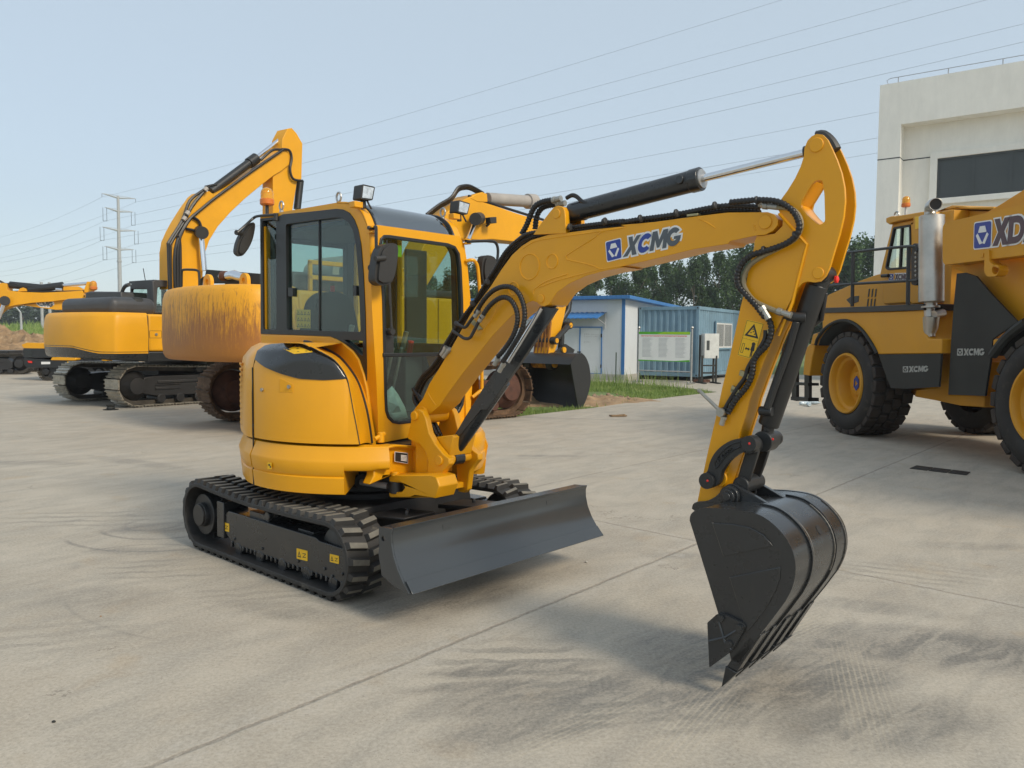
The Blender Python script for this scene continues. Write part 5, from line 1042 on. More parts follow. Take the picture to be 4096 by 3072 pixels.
SOIL = [tuple(atz(0, 'S4', x, y)[:2]) for x, y in [(190, 1130), (300, 1050), (560, 1030), (880, 1020), (1030, 1040), (1180, 1110), (960, 1165), (560, 1170), (300, 1185)]]
def gi(edge=False):
    x = random.uniform(-8.5, 10); y = random.uniform(14, 31)
    if not inpoly(x, y, island) or (inpoly(x, y, SOIL) and random.random() < .985): return None
    k = NZ.noise(Vector((x*.9, y*.9, 3)))+.5*NZ.noise(Vector((x*3, y*3, 7)))
    if k < random.uniform(-.75, .05): return None
    return (x, y, -.05)
blades(gr, 170000, gi, .04, .13, .008)
def gw():
    x = random.uniform(1.5, 6.0); y = random.uniform(25, 30.5); return (x, y, -.05) if inpoly(x, y, island) else None
blades(gr, 1500, gw, .25, .6, .008)
tag(gr.build('grass', M['grassb'], ang=80), kind='stuff')
bg_ = MB(); random.seed(4); blades(bg_, 26000, lambda: (random.uniform(-70, -16), random.uniform(44, 130), 0), .5, 1.2, .10)
bg_.v = [(x, y, z+2.55*min(1, max(0, (y-44)/80))**.8*min(1, max(0, (-6-x)/14))-.1) for x, y, z in bg_.v]; tag(bg_.build('field_grass', M['grassb'], ang=80), kind='stuff')
# soil heaps: bumpy meshes
def heap(name, c, rx, ry, h, rot=0, n=34, seed=1, rough=.25):
    from mathutils import noise as N
    mb = MB(); rows = []
    for i in range(n+1):
        row = []
        for j in range(n+1):
            u, v = i/n*2-1, j/n*2-1; r = sqrt(u*u+v*v); k = max(0, 1-r)**.8
            p = Vector((c[0]+u*rx*cos(rot)-v*ry*sin(rot), c[1]+u*rx*sin(rot)+v*ry*cos(rot), 0)); e = N.fractal(p*1.7+Vector((seed, 0, 0)), 1, 2, 5)
            row.append((p.x, p.y, -.08+h*k*(1+.35*e)+rough*k*e*.5+(.04 if k > 0 else 0)))
        rows.append(row)
    mb.grid(rows); return mb
c = atz(0, 'S4', 600, 1110); tag(heap('s', (c.x, c.y), 3.0, 1.2, .16, .15, 60, 1, .16).build('soil_patch', M['soilp'], ang=30), kind='stuff')
mb = MB(); random.seed(11)
for _ in range(420):
    c = random.choice(SOIL); x = sum(p[0] for p in SOIL)/9+random.gauss(0, 1.2); y = sum(p[1] for p in SOIL)/9+random.gauss(0, .45)
    if inpoly(x, y, SOIL): r = random.uniform(.012, .045)*random.choice((1, 1, 1.6)); mb.lathe((x, y, .04), (random.uniform(-.4, .4), random.uniform(-.4, .4), 1), [(r*.4, -r*.5), (r, -r*.1), (r*.8, r*.4), (r*.2, r*.7)], 6)
tag(mb.build('rubble', paint('rubble', (.36, .25, .16), .9, var=.6, vscale=4)), kind='stuff')
tag(heap('d', (-25, 38.5), 16, 3.2, 1.75, .02, 70, 5, .5).build('dirt_mound', M['soilp'], ang=30), 'long brown mound of dug soil between the machines and the grass field', 'soil heap')
tag(heap('d', (-8, 39.5), 10, 2.6, .9, .0, 50, 9, .4).build('dirt_mound', M['soilp'], ang=30), 'low brown soil heap seen beneath the rusty excavator', 'soil heap')
# bits on the concrete
def stone(reg, x, y, r, label, mt='plaster'):
    p = atz(0, reg, x, y); mb = MB(); mb.lathe((p.x, p.y, r*.45), (.2, .1, 1), [(r*.3, -r*.5), (r, -r*.2), (r*.85, r*.3), (r*.3, r*.6)], 7); tag(mb.build('stone', M[mt]), label, 'stone')
stone('R5', 1403, 1245, .012, 'small pale stone lying on the concrete in front of the dozer blade')
stone('S7', 227, 1466, .008, 'tiny dark pebble alone on the empty concrete at lower left', 'flap')
stone('S7', 425, 1020, .006, 'tiny brown pebble on the concrete left of the near track', 'soilp')
for i, (x, y, r) in enumerate(((1910, 920, .10), (1790, 880, .05), (2175, 700, .06))):
    p = atz(0, 'B7', x, y); tag(heap('c', (p.x, p.y), r, r*.5, .012, i, 8, 30+i, .01).build('mud_crumbs', M['soilp'], ang=20), kind='stuff')
mb = MB(); p = atz(0, 'S4', 1045, 1252); mb.obox((p.x, p.y, .02), (.16, .03, 0), (-.02, .07, 0), (0, 0, .012)); mb.obox((p.x+.05, p.y+.02, .03), (.08, -.03, .01), (.02, .05, 0), (0, 0, .01)); tag(mb.build('leaf_litter', M['soilp']), 'flat brown scrap on the concrete in front of the grass strip', 'debris')
# drain grate
fd = [tuple(atz(0, 'A4', x, y)[:2]) for x, y in ((300, 1492), (362, 1466), (850, 1526), (815, 1553))]
qd = quadmap([(a, b) for a, b in (fd[1], fd[2], fd[3], fd[0])]); drf = Fr(*fd[0], 0)
dr = bpy.data.objects.new('drain_cover', None); C.objects.link(dr); dr.location = (fd[0][0], fd[0][1], 0); ROOTS[dr.name] = drf; tag(dr, 'dark iron drain cover of three grates set flush in the concrete by the dump truck', 'drain')
for k in range(3):
    mb = MB(); a, b = k/3+.012, (k+1)/3-.012
    o = [qd(a, 0), qd(b, 0), qd(b, 1), qd(a, 1)]; ho = []
    for i in range(9):
        u0, u1 = a+(b-a)*(i+.25)/9, a+(b-a)*(i+.72)/9; ho.append([qd(u0, .12), qd(u1, .12), qd(u1, .88), qd(u0, .88)])
    mb.prism([o], .002, .008, lambda p, q, d: (p, q, d)); 
    for h in ho: mb.mi = 1; mb.prism([h], .008, .0095, lambda p, q, d: (p, q, d))
    mb.build('grate', [M['drain'], M['ink']], dr)
# ring on base, near C's track
p = atz(0, 'S6', 1050, 1515); mb = MB(); mb.lathe((p.x, p.y, .0), (0, 0, 1), [(.15, 0), (.15, .012), (.02, .015)], 20); mb.lathe((p.x, p.y, .015), (0, 0, 1), [(.075, 0), (.085, .02), (.07, .05), (.085, .09), (.075, .10), (.03, .10)], 20); tag(mb.build('cable_spool', M['flap']), 'low black spool with flanges standing on the concrete before the dark-cabbed excavator', 'spool')
# ---- power pylon, wires
YP = 190.0; pz = lambda x, y, Y=YP: atd(Y, 'R1', x, y)
b0 = pz(722, 700); pyl = bpy.data.objects.new('power_pylon', None); C.objects.link(pyl); pyl.location = (b0.x, b0.y, 0); ROOTS[pyl.name] = Fr(b0.x, b0.y, 0); tag(pyl, 'tall grey single-pole power pylon with four tiers of cross-arms', 'pylon')
tp_ = pz(712, 128); mb = MB(); mb.tube([(tp_.x, YP, 0), (tp_.x, YP, tp_.z*.55), (tp_.x, YP, tp_.z)], [.55, .45, .30], 14); jz = pz(722, 521).z; mb.tube([(tp_.x, YP, jz-.15), (tp_.x, YP, jz+.15)], .58, 14); mb.build('pole', M['pole'], pyl)
ATT = []
for (xl, yl, xr, yr, ins) in ((615, 122, 818, 150, 0), (632, 207, 803, 230, 1), (615, 322, 822, 346, 1), (632, 440, 808, 458, 1)):
    L, R = atd(YP-3.4, 'R1', xl, yl), atd(YP+3.4, 'R1', xr, yr); m_ = (L+R)/2; m_.x = tp_.x; m_.y = YP
    zz = (L.z+R.z)/2; mb = MB(); mb.tube([(L.x, L.y, zz+.35), (tp_.x, YP, zz-.1), (R.x, R.y, zz+.35)], [.07, .24, .07], 6); mb.tube([(L.x, L.y, zz+.35), (tp_.x, YP, zz+.45), (R.x, R.y, zz+.35)], .05, 5); mb.build('cross_arm', M['pole'], pyl)
    for q in (L, R):
        zb = zz+.3-(3.1 if ins else .8); s = MB()
        for dx in ((-.45, .45) if ins else (0,)): s.tube([(q.x+dx, q.y, zz+.3), (q.x+dx, q.y, zb)], .045, 6)
        if ins: s.tube([(q.x-.5, q.y, zb), (q.x+.5, q.y, zb)], .05, 5)
        s.build('insulator', M['flap'], pyl); ATT.append(Vector((q.x, q.y, zb)))
def wire(P, r0_, r1_, label, grp):
    mb = MB(); n = 24; A_, B_, sag = P; pts = []
    for k in range(n+1): t = k/n; q = A_+(B_-A_)*t; q.z -= sag*4*t*(1-t); pts.append(q)
    mb.tube(pts, [r0_+(r1_-r0_)*k/n for k in range(n+1)], 4); return tag(mb.build('power_line', M['wire']), label, 'power line', grp)
GR = 'power lines strung from the pylon'
for k, (x, y, zz) in enumerate(((1640, 0, 31), (1915, 0, 31), (2065, 0, 27), (2212, 35, 27), (2212, 72, 23), (2212, 165, 23), (2212, 225, 18.5), (2212, 262, 18.5))):
    yy = y; d = 1700*(zz-1.58)/(739-yy); e = atd(d, 'D', x, yy); A_ = ATT[k]; e2 = A_+(e-A_)*1.18; w_ = ['topmost', 'second', 'third', 'fourth', 'fifth', 'sixth', 'seventh', 'lowest'][k]
    wire((A_, e2, 1.1), .024, .009, w_+' of the thin wires rising right from the pylon over the yard', GR)
for k, (x, y) in enumerate(((0, 345), (0, 405), (0, 472), (0, 500), (0, 555), (0, 582), (60, 640), (130, 655))):
    e = atd(300, 'R1', x, y); A_ = ATT[k]; e2 = A_+(e-A_)*1.4; w_ = ['topmost', 'second', 'third', 'fourth', 'fifth', 'sixth', 'seventh', 'lowest'][k]
    wire((A_, e2, 2.2), .024, .028, w_+' of the thin wires running left from the pylon', GR)
# lamp post and low wall, far left
q = atd(62, 'S6', 205, 748); t = atd(62, 'S6', 196, 592); mb = MB(); mb.tube([(q.x, q.y, q.z-.8), (t.x, t.y, t.z)], [.11, .07], 8); mb.tube([(t.x, t.y, t.z), (t.x-.6, t.y, t.z+.7), (t.x-1.3, t.y, t.z+.95)], [.06, .04, .10], 6); tag(mb.build('street_lamp', M['pole']), 'pale street lamp with a curved arm in front of the far left trees', 'street lamp')
q = atd(90, 'S6', 400, 640); mb = MB(); mb.tube([(q.x, 90, q.z-4), (q.x, 90, q.z+4)], .16, 7); mb.tube([(q.x+.9, 90, q.z-4), (q.x+.9, 90, q.z+4)], .16, 7); tag(mb.build('twin_post', M['pole']), 'pair of pale posts standing before the trees left of the dark hood', 'post')
a, b = atd(150, 'S6', -250, 742), atd(150, 'S6', 520, 742); mb = MB(); mb.box((a.x, 150, a.z-.6), (b.x, 150.3, a.z+.35)); 
for k in range(12): x = a.x+(b.x-a.x)*k/11; mb.box((x-.2, 149.9, a.z-.6), (x+.2, 150.0, a.z+.5))
tag(mb.build('boundary_wall', M['wall']), 'low pale wall at the foot of the far left trees', 'wall')
# ---- trees
def crown(n, hh, rr, seed, leaf=.34, shape='poplar'):
    random.seed(seed); mb = MB(); cl = []
    for _ in range(34):
        z = random.uniform(.04, .98); k = (sin(pi*min(1, z*1.08+.02))**.55) if shape == 'poplar' else sin(pi*(.12+z*.8))**.7
        a = random.uniform(0, 2*pi); r = rr*k*random.uniform(.25, .95); cl.append((r*cos(a), r*sin(a), z*hh, random.uniform(.10, .2)*hh*.55))
    for _ in range(n):
        cx, cy, cz, cs = random.choice(cl); v = Vector((random.gauss(0, 1), random.gauss(0, 1), random.gauss(0, 1)))
        v = v.normalized()*cs*random.uniform(.45, 1.05); c = Vector((cx, cy, cz))+Vector((v.x, v.y, v.z*1.25)); s = leaf*random.uniform(.5, 1.2)
        u = Vector((random.gauss(0, 1), random.gauss(0, 1), random.gauss(0, 1))).normalized(); w_ = u.orthogonal().normalized(); x = u.cross(w_)
        mb.add([c-w_*s, c-x*s*.6, c+w_*s, c+x*s*.6], [(0, 1, 2, 3)])
    return mb
protos = []
def tree_proto(i, mat):
    hh = 11.5; mb = crown(2600, hh, 2.3, 40+i); return mb, hh
def make_tree(i, mat, name, loc, sc_, lab, grp, cat='tree', shape='poplar', n=6500, leaf=.20, rr=2.5):
    r = bpy.data.objects.new(name, None); C.objects.link(r); ROOTS[r.name] = Fr(0, 0, 0); r.location = loc; r.scale = sc_; tag(r, lab, cat, grp)
    save = ROOTS[r.name]; c_ = crown(n, 11.5, rr, 40+i, leaf, shape); c_.v = [(x, y, z+1.3) for x, y, z in c_.v]; c_.build('crown', mat, r, ang=180)
    t = MB(); random.seed(i); t.tube([(0, 0, -.3), (.1, 0, 3), (.0, .1, 7), (.1, 0, 11)], [.22, .17, .11, .03], 7)
    for k in range(9): a = random.uniform(0, 6.28); z = 2+k; t.tube([(0, 0, z), (cos(a)*.9, sin(a)*.9, z+1.2), (cos(a)*1.6, sin(a)*1.6, z+2.4)], [.07, .04, .015], 5)
    t.build('trunk', M['bark'], r); return r
def copy_tree(o, loc, sc_, rz, lab, grp=None):
    r = o.copy(); C.objects.link(r); r.location = loc; r.scale = sc_; r.rotation_euler = (0, 0, rz); r['label'] = lab
    if grp: r['group'] = grp
    for ch in list(o.children): c_ = ch.copy(); C.objects.link(c_); c_.parent = r
    return r
GT = 'poplars in a row behind the yard'; TP = []
LT = ['poplar behind the blue-roofed shed, %s', 'poplar behind the light blue container, %s', 'poplar between the arm and the dump truck railing, %s', 'poplar behind the mini excavator cab, %s']
tops = [(930, 600), (965, 585), (1000, 578), (1030, 570), (1062, 585), (1095, 590), (1128, 590), (1160, 585), (1192, 588), (1225, 588), (1256, 600), (1288, 592), (1318, 584), (1348, 590), (1378, 575), (1408, 566), (1438, 572), (1468, 558), (1496, 560), (1524, 550), (1552, 552), (1580, 538), (1608, 536), (1638, 530), (1668, 534), (1698, 528), (1728, 530), (1760, 524), (1790, 528), (1816, 520), (1842, 536), (1868, 516), (1895, 522), (1925, 530)]
random.seed(21); NUM = ['first', 'second', 'third', 'fourth', 'fifth', 'sixth', 'seventh', 'eighth', 'ninth', 'tenth', 'eleventh', 'twelfth', 'thirteenth', 'fourteenth', 'fifteenth', 'sixteenth', 'seventeenth', 'eighteenth']
for i, (x, y) in enumerate(tops):
    d = 92+random.uniform(-3, 3)+(6 if i % 2 else 0); g_ = atd(d, 'D', x+random.uniform(-6, 6), y+random.uniform(-4, 4)); h = g_.z; s = h/12.9; lab = 'dark green poplar, number %s from the left in the row behind the sheds' % (NUM+['nineteenth', 'twentieth']+['twenty-'+q for q in NUM[:9]]+['thirtieth']+['thirty-'+q for q in NUM[:9]])[i]
    sx = s*random.uniform(.85, 1.1)
    if i < 4: TP.append(make_tree(i, M['leaf'], 'poplar_tree', (g_.x, d, 0), (sx, sx, s), lab, GT))
    else: copy_tree(TP[i % 4], (g_.x, d, 0), (sx, sx, s), random.uniform(0, 6), lab)
GB = 'bushy trees on the far left skyline'
random.seed(8); BT = None
for i in range(17):
    x = -30+i*26; yt = 662+random.uniform(-5, 6)-(4 if i < 4 else 0); d = 185+random.uniform(-8, 8); g_ = atd(d, 'D', x, yt); s = (g_.z-2.5)/12.4; sx = s*1.9; lab = 'broad green tree, number %s from the left along the far left skyline' % NUM[i]
    if i == 0: BT = make_tree(9, M['leaffar'], 'bushy_tree', (g_.x, d, 2.4), (sx, sx, s), lab, GB, shape='round', n=2600, leaf=.42, rr=2.6)
    else: copy_tree(BT, (g_.x, d, 2.4), (sx, sx, s), random.uniform(0, 6), lab)
# ---- white building
pb0 = atd(30, 'S3', 285, 335); fb = Fr(pb0.x, pb0.y, 37); bw_ = lambda pts, w=0: fb.wz(w, 'S3', pts)
bld = root('white_building', fb, 'large off-white rendered building with a dark upper window behind the dump truck', 'building')
TZ = pb0.z; a = bw_([(485, 705)])[0]; rs_ = a[0]; rz_ = a[1]
mb = MB(fb); mb.prism([[(0, 0), (0, TZ), (16, TZ), (16, 0)], [(rs_, .3), (rs_, rz_), (15.2, rz_), (15.2, .3)]], -.62, 0, SIDE); mb.box((0, -16, 0), (16, -.62, TZ-.003)); wl_ = mb.build('wall', M['wall'], bld)
jb = bw_([(263, 1043), (470, 1005)]); mb = MB(fb); mb.box((-.004, .0, jb[0][1]-.02), (rs_, .004, jb[0][1]+.02)); mb.box((rs_, -.616, jb[0][1]-.02), (rs_+.004, 0, jb[0][1]+.02)); p = bw_([(770, 990)], -.62)[0]; mb.box((rs_, -.618, jb[0][1]-.02), (p[0], -.613, jb[0][1]+.02)); mb.build('wall_joint', M['windowdark'], wl_)
WI = bw_([(835, 1035), (1650, 935), (1590, 1350), (820, 1415)], -.62); wt, wb_ = WI[0][1], WI[3][1]; ws0 = WI[0][0]; SO = bw_([(768, 985)], -.62)[0]; SB = bw_([(870, 1452)], -.5)[0]
mb = MB(fb); mb.prism([[(SO[0], SB[1]-.02), (SO[0], SO[1]), (14.4, SO[1]), (14.4, SB[1]-.02)], [(ws0, wb_), (ws0, wt), (14.0, wt), (14.0, wb_)]], -.62, -.48, SIDE); mb.box((SO[0]-.0, -.48, SB[1]-.04), (14.4, -.40, wb_-.02)); mb.build('window_surround', M['wall'], bld, bevel=.01)
mb = MB(fb); mb.box((ws0, -.615, wb_), (14.0, -.605, wt)); wo_ = mb.build('window', M['windowdark'], bld); mb = MB(fb)
mb.box((ws0, -.605, wb_), (ws0+.07, -.56, wt)); mb.box((ws0, -.605, wt-.07), (14, -.56, wt)); mb.box((ws0, -.605, wb_), (14, -.56, wb_+.07))
for k in range(1, 12): s = ws0+k*1.15; mb.box((s-.05, -.605, wb_), (s+.05, -.57, wt))
mb.build('window_frame', M['windowdark'], wo_)
mb = MB(fb); q = [fb.W(-.3, 'S3', x, y) for x, y in ((350, 290), (372, 312), (460, 260), (935, 173), (1453, 75), (1650, 38))]; zt_ = q[3][2]
mb.tube([(q[1][0], -.3, TZ), (q[0][0], -.3, zt_-.06), (q[0][0]+.12, -.3, zt_), (16, -.3, zt_)], .014, 6)
for s in (q[2][0], q[3][0], q[4][0], q[4][0]+2.0, q[4][0]+4): mb.tube([(s, -.3, TZ), (s, -.3, zt_)], .020, 6)
mb.build('roof_rail', M['wire'], bld)
# ---- shed
fs = Fr(4.235, 29.8, 31); shed = root('blue_roofed_shed', fs, 'white panel shed with a flat blue steel roof and double door', 'shed')
z1 = fs.W(0, 'S4', 1090, 200)[2]; rr_ = fs.S(.3, 'S4', 1700, 275)
mb = MB(fs); mb.prism([[(0, 0), (-6.5, 0), (-6.5, z1-.15), (0, z1-.07)]], 0, .001, lambda a, b, d: (d, a, b)); mb = MB(fs)
zb_ = z1-.25; mb.add([(-9, 0, .22), (0, 0, .22), (0, 0, z1), (-9, 0, z1), (-9, -6.6, .22), (0, -6.6, .22), (0, -6.6, zb_), (-9, -6.6, zb_)], [(0, 1, 2, 3), (1, 5, 6, 2), (5, 4, 7, 6), (4, 0, 3, 7), (3, 2, 6, 7)])
mb.build('wall', M['shedpanel'], shed)
mb = MB(fs); mb.box((-9.05, -6.6, -.1), (.05, .06, .22)); mb.build('foundation', M['plaster'], shed)
rz0 = fs.W(.25, 'S4', 1150, 178)[2]; mb = MB(fs); mb.add([(-9.3, .3, rz0-.13), (.32, .3, rz0-.13), (.32, -7.0, rz0-.36), (-9.3, -7.0, rz0-.36), (-9.3, .3, rz0), (.32, .3, rz0), (.32, -7.0, rz0-.24), (-9.3, -7.0, rz0-.24)], [(3, 2, 1, 0), (4, 5, 6, 7), (0, 1, 5, 4), (1, 2, 6, 5), (2, 3, 7, 6), (3, 0, 4, 7)])
for k in range(48): s = -9.2+k*.2; mb.box((s, .3, rz0-.125), (s+.04, .312, rz0-.01))
mb.build('roof', M['blueroof'], shed, bevel=.008)
mb = MB(fs); mb.box((-.12, -.02, .2), (.012, .012, z1-.02)); mb.build('corner_trim', M['blueroof'], shed, bevel=.004)
mb = MB(fs)
for k in range(16): mb.box((-8.9+k*.98*.6, .0, .22), (-8.9+k*.98*.6+.006, .003, z1-.1))
mb.build('panel_joint', M['doorwhite'], shed)
def sdoor(x0, x1, x2, y0, y1):
    a = fs.W(0, 'S4', x0, y0); b = fs.W(0, 'S4', x2, y0); c_ = fs.W(0, 'S4', x1, y0); zt2 = b[2]; d = bpy.data.objects
    mb = MB(fs); mb.box((a[0], .005, .24), (b[0], .03, zt2)); do = mb.build('door', M['doorwhite'], shed, bevel=.003)
    f = MB(fs)
    for s in (a[0], c_[0], b[0]): f.box((s-.022, .03, .22), (s+.022, .05, zt2+.03))
    f.box((a[0]-.02, .03, zt2-.01), (b[0]+.02, .052, zt2+.035)); f.box((a[0]-.02, .03, .21), (b[0]+.02, .052, .245)); f.build('door_frame', M['blueroof'], do)
    h = MB(fs); h.box((c_[0]-.10, .05, 1.02), (c_[0]+.06, .065, 1.07)); h.lathe((c_[0]+.10, .05, .98), (0, 1, 0), [(.03, 0), (.03, .02)], 10); h.box((b[0]-.03, .05, 1.62), (b[0]+.02, .07, 1.76)); h.box((b[0]-.03, .05, .45), (b[0]+.02, .07, .58)); h.build('lock', M['ink'], do)
    n = MB(fs); random.seed(5)
    for r, (y, cnt) in enumerate(((1.72, 9), (1.64, 8), (1.42, 4))):
        for k in range(cnt): s = c_[0]+.18+k*.075; n.box((s, .0305, y), (s+random.uniform(.02, .05), .032, y+random.uniform(.02, .05)))
    n.build('faded_writing', M['galv'], do)
sdoor(540, 712, 905, 465, 925)
mb = MB(fs); mb.box((-7.9, .005, .24), (-5.9, .03, 2.0)); mb.build('door', M['doorwhite'], shed)
q0, q1, q2, q3 = fs.W(.0, 'S4', 620, 338), fs.W(0, 'S4', 945, 332), fs.W(.85, 'S4', 840, 385), fs.W(.85, 'S4', 585, 390)
mb = MB(fs); n = 60
s0_, s1_ = -3.95, q1[0]; rows = []
for k in range(n+1): s = s0_+(s1_-s0_)*k/n; e = .022*(1 if k % 4 in (0, 1) else 0); rows.append([(s, .01, q1[2]+e), (s, .78, q2[2]+e)])
mb.grid(rows); aw_ = mb.build('awning', M['blueroof'], shed, solid=.012, ang=20)
mb = MB(fs)
for s in (s1_-.06, -2.4, s0_+.06): mb.tube([(s, .02, q1[2]-.62), (s, .03, q1[2]-.02)], .018, 6); mb.tube([(s, .02, q1[2]-.45), (s, .70, q2[2]-.0)], .016, 6)
mb.build('awning_bracket', M['galv'], aw_)
p = atz(0, 'S4', 1023, 935); t = atd(p.y, 'S4', 1028, 685); mb = MB(); mb.tube([(p.x, p.y, -.1), (t.x, t.y, t.z)], .022, 8); tag(mb.build('metal_stake', M['darkgreen']), 'thin dark green stake upright in the grass before the shed corner', 'stake')
# ---- container
fc = Fr(6.99, 29.58, 32); cont = root('shipping_container', fc, 'weathered light blue corrugated container with a barred window in its side', 'container')
CZ = 2.82; cz0 = .16
def corr(n, w_, dep=.045):
    pts = []
    for k in range(n):
        a = w_*k/n; s = w_/n; pts += [(a, 0), (a+s*.36, 0), (a+s*.50, -dep), (a+s*.86, -dep)]
    return pts+[(w_, 0)]
mb = MB(fc); n_ = corr(9, 2.2); mb.grid([[(-2.31+a, -.03+b, cz0+.14), (-2.31+a, -.03+b, CZ-.13)] for a, b in n_]); m2 = corr(22, 5.75); mb.grid([[(-.03+b, -.12-a, cz0+.14), (-.03+b, -.12-a, CZ-.13)] for a, b in m2])
mb.box((-2.36, -5.9, cz0+.1), (-.10, -.1, CZ-.10)); cbo = mb.build('corrugated_wall', M['container'], cont, ang=20)
mb = MB(fc)
for a, b in (((-2.42, -.12, cz0), (-2.30, .0, CZ)), ((-.12, -.12, cz0), (0, 0, CZ)), ((-.12, -6.06, cz0), (0, -5.94, CZ))): mb.box(a, b)
for z in (cz0, CZ-.13): mb.box((-2.30, -.08, z), (-.12, -.004, z+.13)); mb.box((-.08, -5.94, z), (-.004, -.12, z+.13))
mb.build('frame', M['container'], cont, bevel=.008)
mb = MB(fc)
for a in ((-2.43, -.13), (-.13, -.13), (-.13, -6.07)):
    for z in (cz0-.005, CZ-.12): mb.box((a[0], a[1], z), (a[0]+.14, a[1]+.14, z+.125))
cc_ = mb.build('corner_casting', M['container'], cont, bevel=.006); mb = MB(fc)
for z in (cz0+.06, CZ-.06): mb.cyl((-2.36, .008, z), (-2.36, .014, z), .03, 10); mb.cyl((-.06, .008, z), (-.06, .014, z), .03, 10)
mb.build('casting_hole', M['ink'], cc_)
mb = MB(fc)
for s in (-2.2, -.3): mb.box((s-.15, -.4, -.05), (s+.15, -.1, cz0)); mb.box((s-.15, -5.9, -.05), (s+.15, -5.6, cz0))
mb.build('footing', M['flap'], cont)
v = [fc.S(0, 'S4', x, y) for x, y in ((1905, 408), (2050, 422), (2040, 665), (1950, 652))]; wa, wb2, zt3, zb3 = v[0][1], v[1][1], (v[0][2]+v[1][2])/2, v[2][2]
wa = -2.05; 
def at_s0(x, y): return fc.S(0.0, 'S4', x, y)
wa, wb2 = at_s0(1905, 500)[1], at_s0(2045, 500)[1]; zt3 = at_s0(1975, 425)[2]; zb3 = at_s0(1975, 645)[2]
mb = MB(fc); mb.ps([[(wa, zb3), (wa, zt3), (wb2, zt3), (wb2, zb3)]], -.02, .02); wi = mb.build('window', M['windowdark'], cont)
mb = MB(fc); O = [(wa+.06, zb3-.06), (wa+.06, zt3+.06), (wb2-.06, zt3+.06), (wb2-.06, zb3-.06)]; mb.ps([O, inset(O, .07)], .0, .05); mb.build('window_frame', M['container'], wi)
mb = MB(fc); I = inset(O, .07); mb.ps([I, inset(I, .05)], .02, .04); mid_ = (wa+wb2)/2; mb.box((.02, mid_-.035, zb3), (.04, mid_+.035, zt3))
for k in range(16): w_ = wa+(wb2-wa)*(k+.5)/16; mb.tube([(.06, w_, zb3), (.06, w_, zt3)], .006, 4)
mb.build('window_bars', M['white'], wi)
# ---- notice board
pL, pR = atz(0, 'S4', 1222, 948), atz(0, 'S4', 1690, 966); sc_a = 1.0; fn = Fr(pR.x, pR.y, degrees(atan2(pL.y-pR.y, pR.x-pL.x))); nb = root('notice_board', fn, 'steel-post notice board with a white printed poster and green header before the container', 'notice board')
LW = hypot(pL.x-pR.x, pL.y-pR.y); zt4 = fn.W(0, 'S4', 1700, 478)[2]
for s in (0, -LW):
    mb = MB(fn); mb.tube([(s, 0, 0), (s, 0, zt4)], .035, 12); mb.lathe((s, 0, zt4+.045), (0, 0, 1), [(.01, -.05), (.045, -.03), (.055, 0), (.04, .04), (.01, .055)], 12); mb.box((s-.04, -.35, .0), (s+.04, .35, .05)); mb.lathe((s, .33, .05), (0, 1, 0), [(.04, -.04), (.04, .05)], 8); mb.build('post', M['steel'], nb, bevel=.004)
mb = MB(fn); zc = fn.W(0, 'S4', 1450, 850)[2]; mb.tube([(-LW, 0, zc), (0, 0, zc)], .025, 8); mb.build('crossbar', M['steel'], nb)
zt5, zb5 = fn.W(.03, 'S4', 1450, 502)[2], fn.W(.03, 'S4', 1450, 765)[2]; X0, X1 = -LW+.01, -.06
mb = MB(fn); mb.box((X0, -.03, zb5), (X1, .03, zt5)); pn_ = mb.build('panel', M['white'], nb)
mb = MB(fn); mb.mi = 0; mb.pw([[(X0, zt5), (X1, zt5), (X1, zt5-.10), (X0, zt5-.09)]], .03, .033); mb.pw([[(X0, zb5), (X1, zb5), (X1, zb5+.07), (X0+(X1-X0)*.7, zb5+.025), (X0, zb5+.05)]], .03, .033); mb.mi = 1
mb.pw([[(X0+.5*(X1-X0), zt5-.003), (X1-.02, zt5-.003), (X1-.02, zt5-.09), (X0+.35*(X1-X0), zt5-.09)]], .033, .035); mb.build('green_band', [M['green'], M['limegreen']], pn_)
mb = MB(fn); random.seed(2)
for col in range(3):
    for r in range(17):
        x = X0+.14+col*(X1-X0)*.325; z = zt5-.24-r*.046*(zt5-zb5)/1.1
        if z < zb5+.12: break
        mb.pw([[(x, z), (x+random.uniform(.3, .5)*(X1-X0)/2.2, z), (x+.3, z+.016), (x, z+.016)]], .0305, .032)
mb.build('text_lines', M['galv'], pn_); mb = MB(fn)
for k in range(46): x = X0+.1+k*(X1-X0-.2)/46; mb.box((x, .031, zt5-.17+random.uniform(-.008, .008)), (x+.022, .033, zt5-.135))
mb.build('title_line', M['red'], pn_)
# ---- white cabinet on a stand
pC = atz(0, 'S4', 1785, 960); pD = atz(0, 'S4', 1912, 930); fk = Fr(pC.x, pC.y, -8); cb_ = root('meter_cabinet', fk, 'worn white metal cabinet on a black stand beside the container window', 'cabinet')
KW = [fk.W(0, 'S4', x, y) for x, y in ((1813, 518), (1942, 520), (1942, 738), (1808, 738))]; mb = MB(fk); mb.pw([[(KW[3][0], KW[3][2]), (KW[0][0], KW[0][2]), (KW[1][0], KW[0][2]), (KW[1][0], KW[3][2])]], -.35, 0); cbx = mb.build('body', M['palebox'], cb_, bevel=.01)
a, b = fk.W(.0, 'S4', 1830, 580), fk.W(.0, 'S4', 1853, 665); mb = MB(fk); mb.box((a[0], .0, b[2]), (b[0], .008, a[2])); mb.build('dark_slot', M['windowdark'], cbx)
mb = MB(fk); l0, l1 = fk.W(0, 'S4', 1788, 900)[0], fk.W(0, 'S4', 1912, 900)[0]
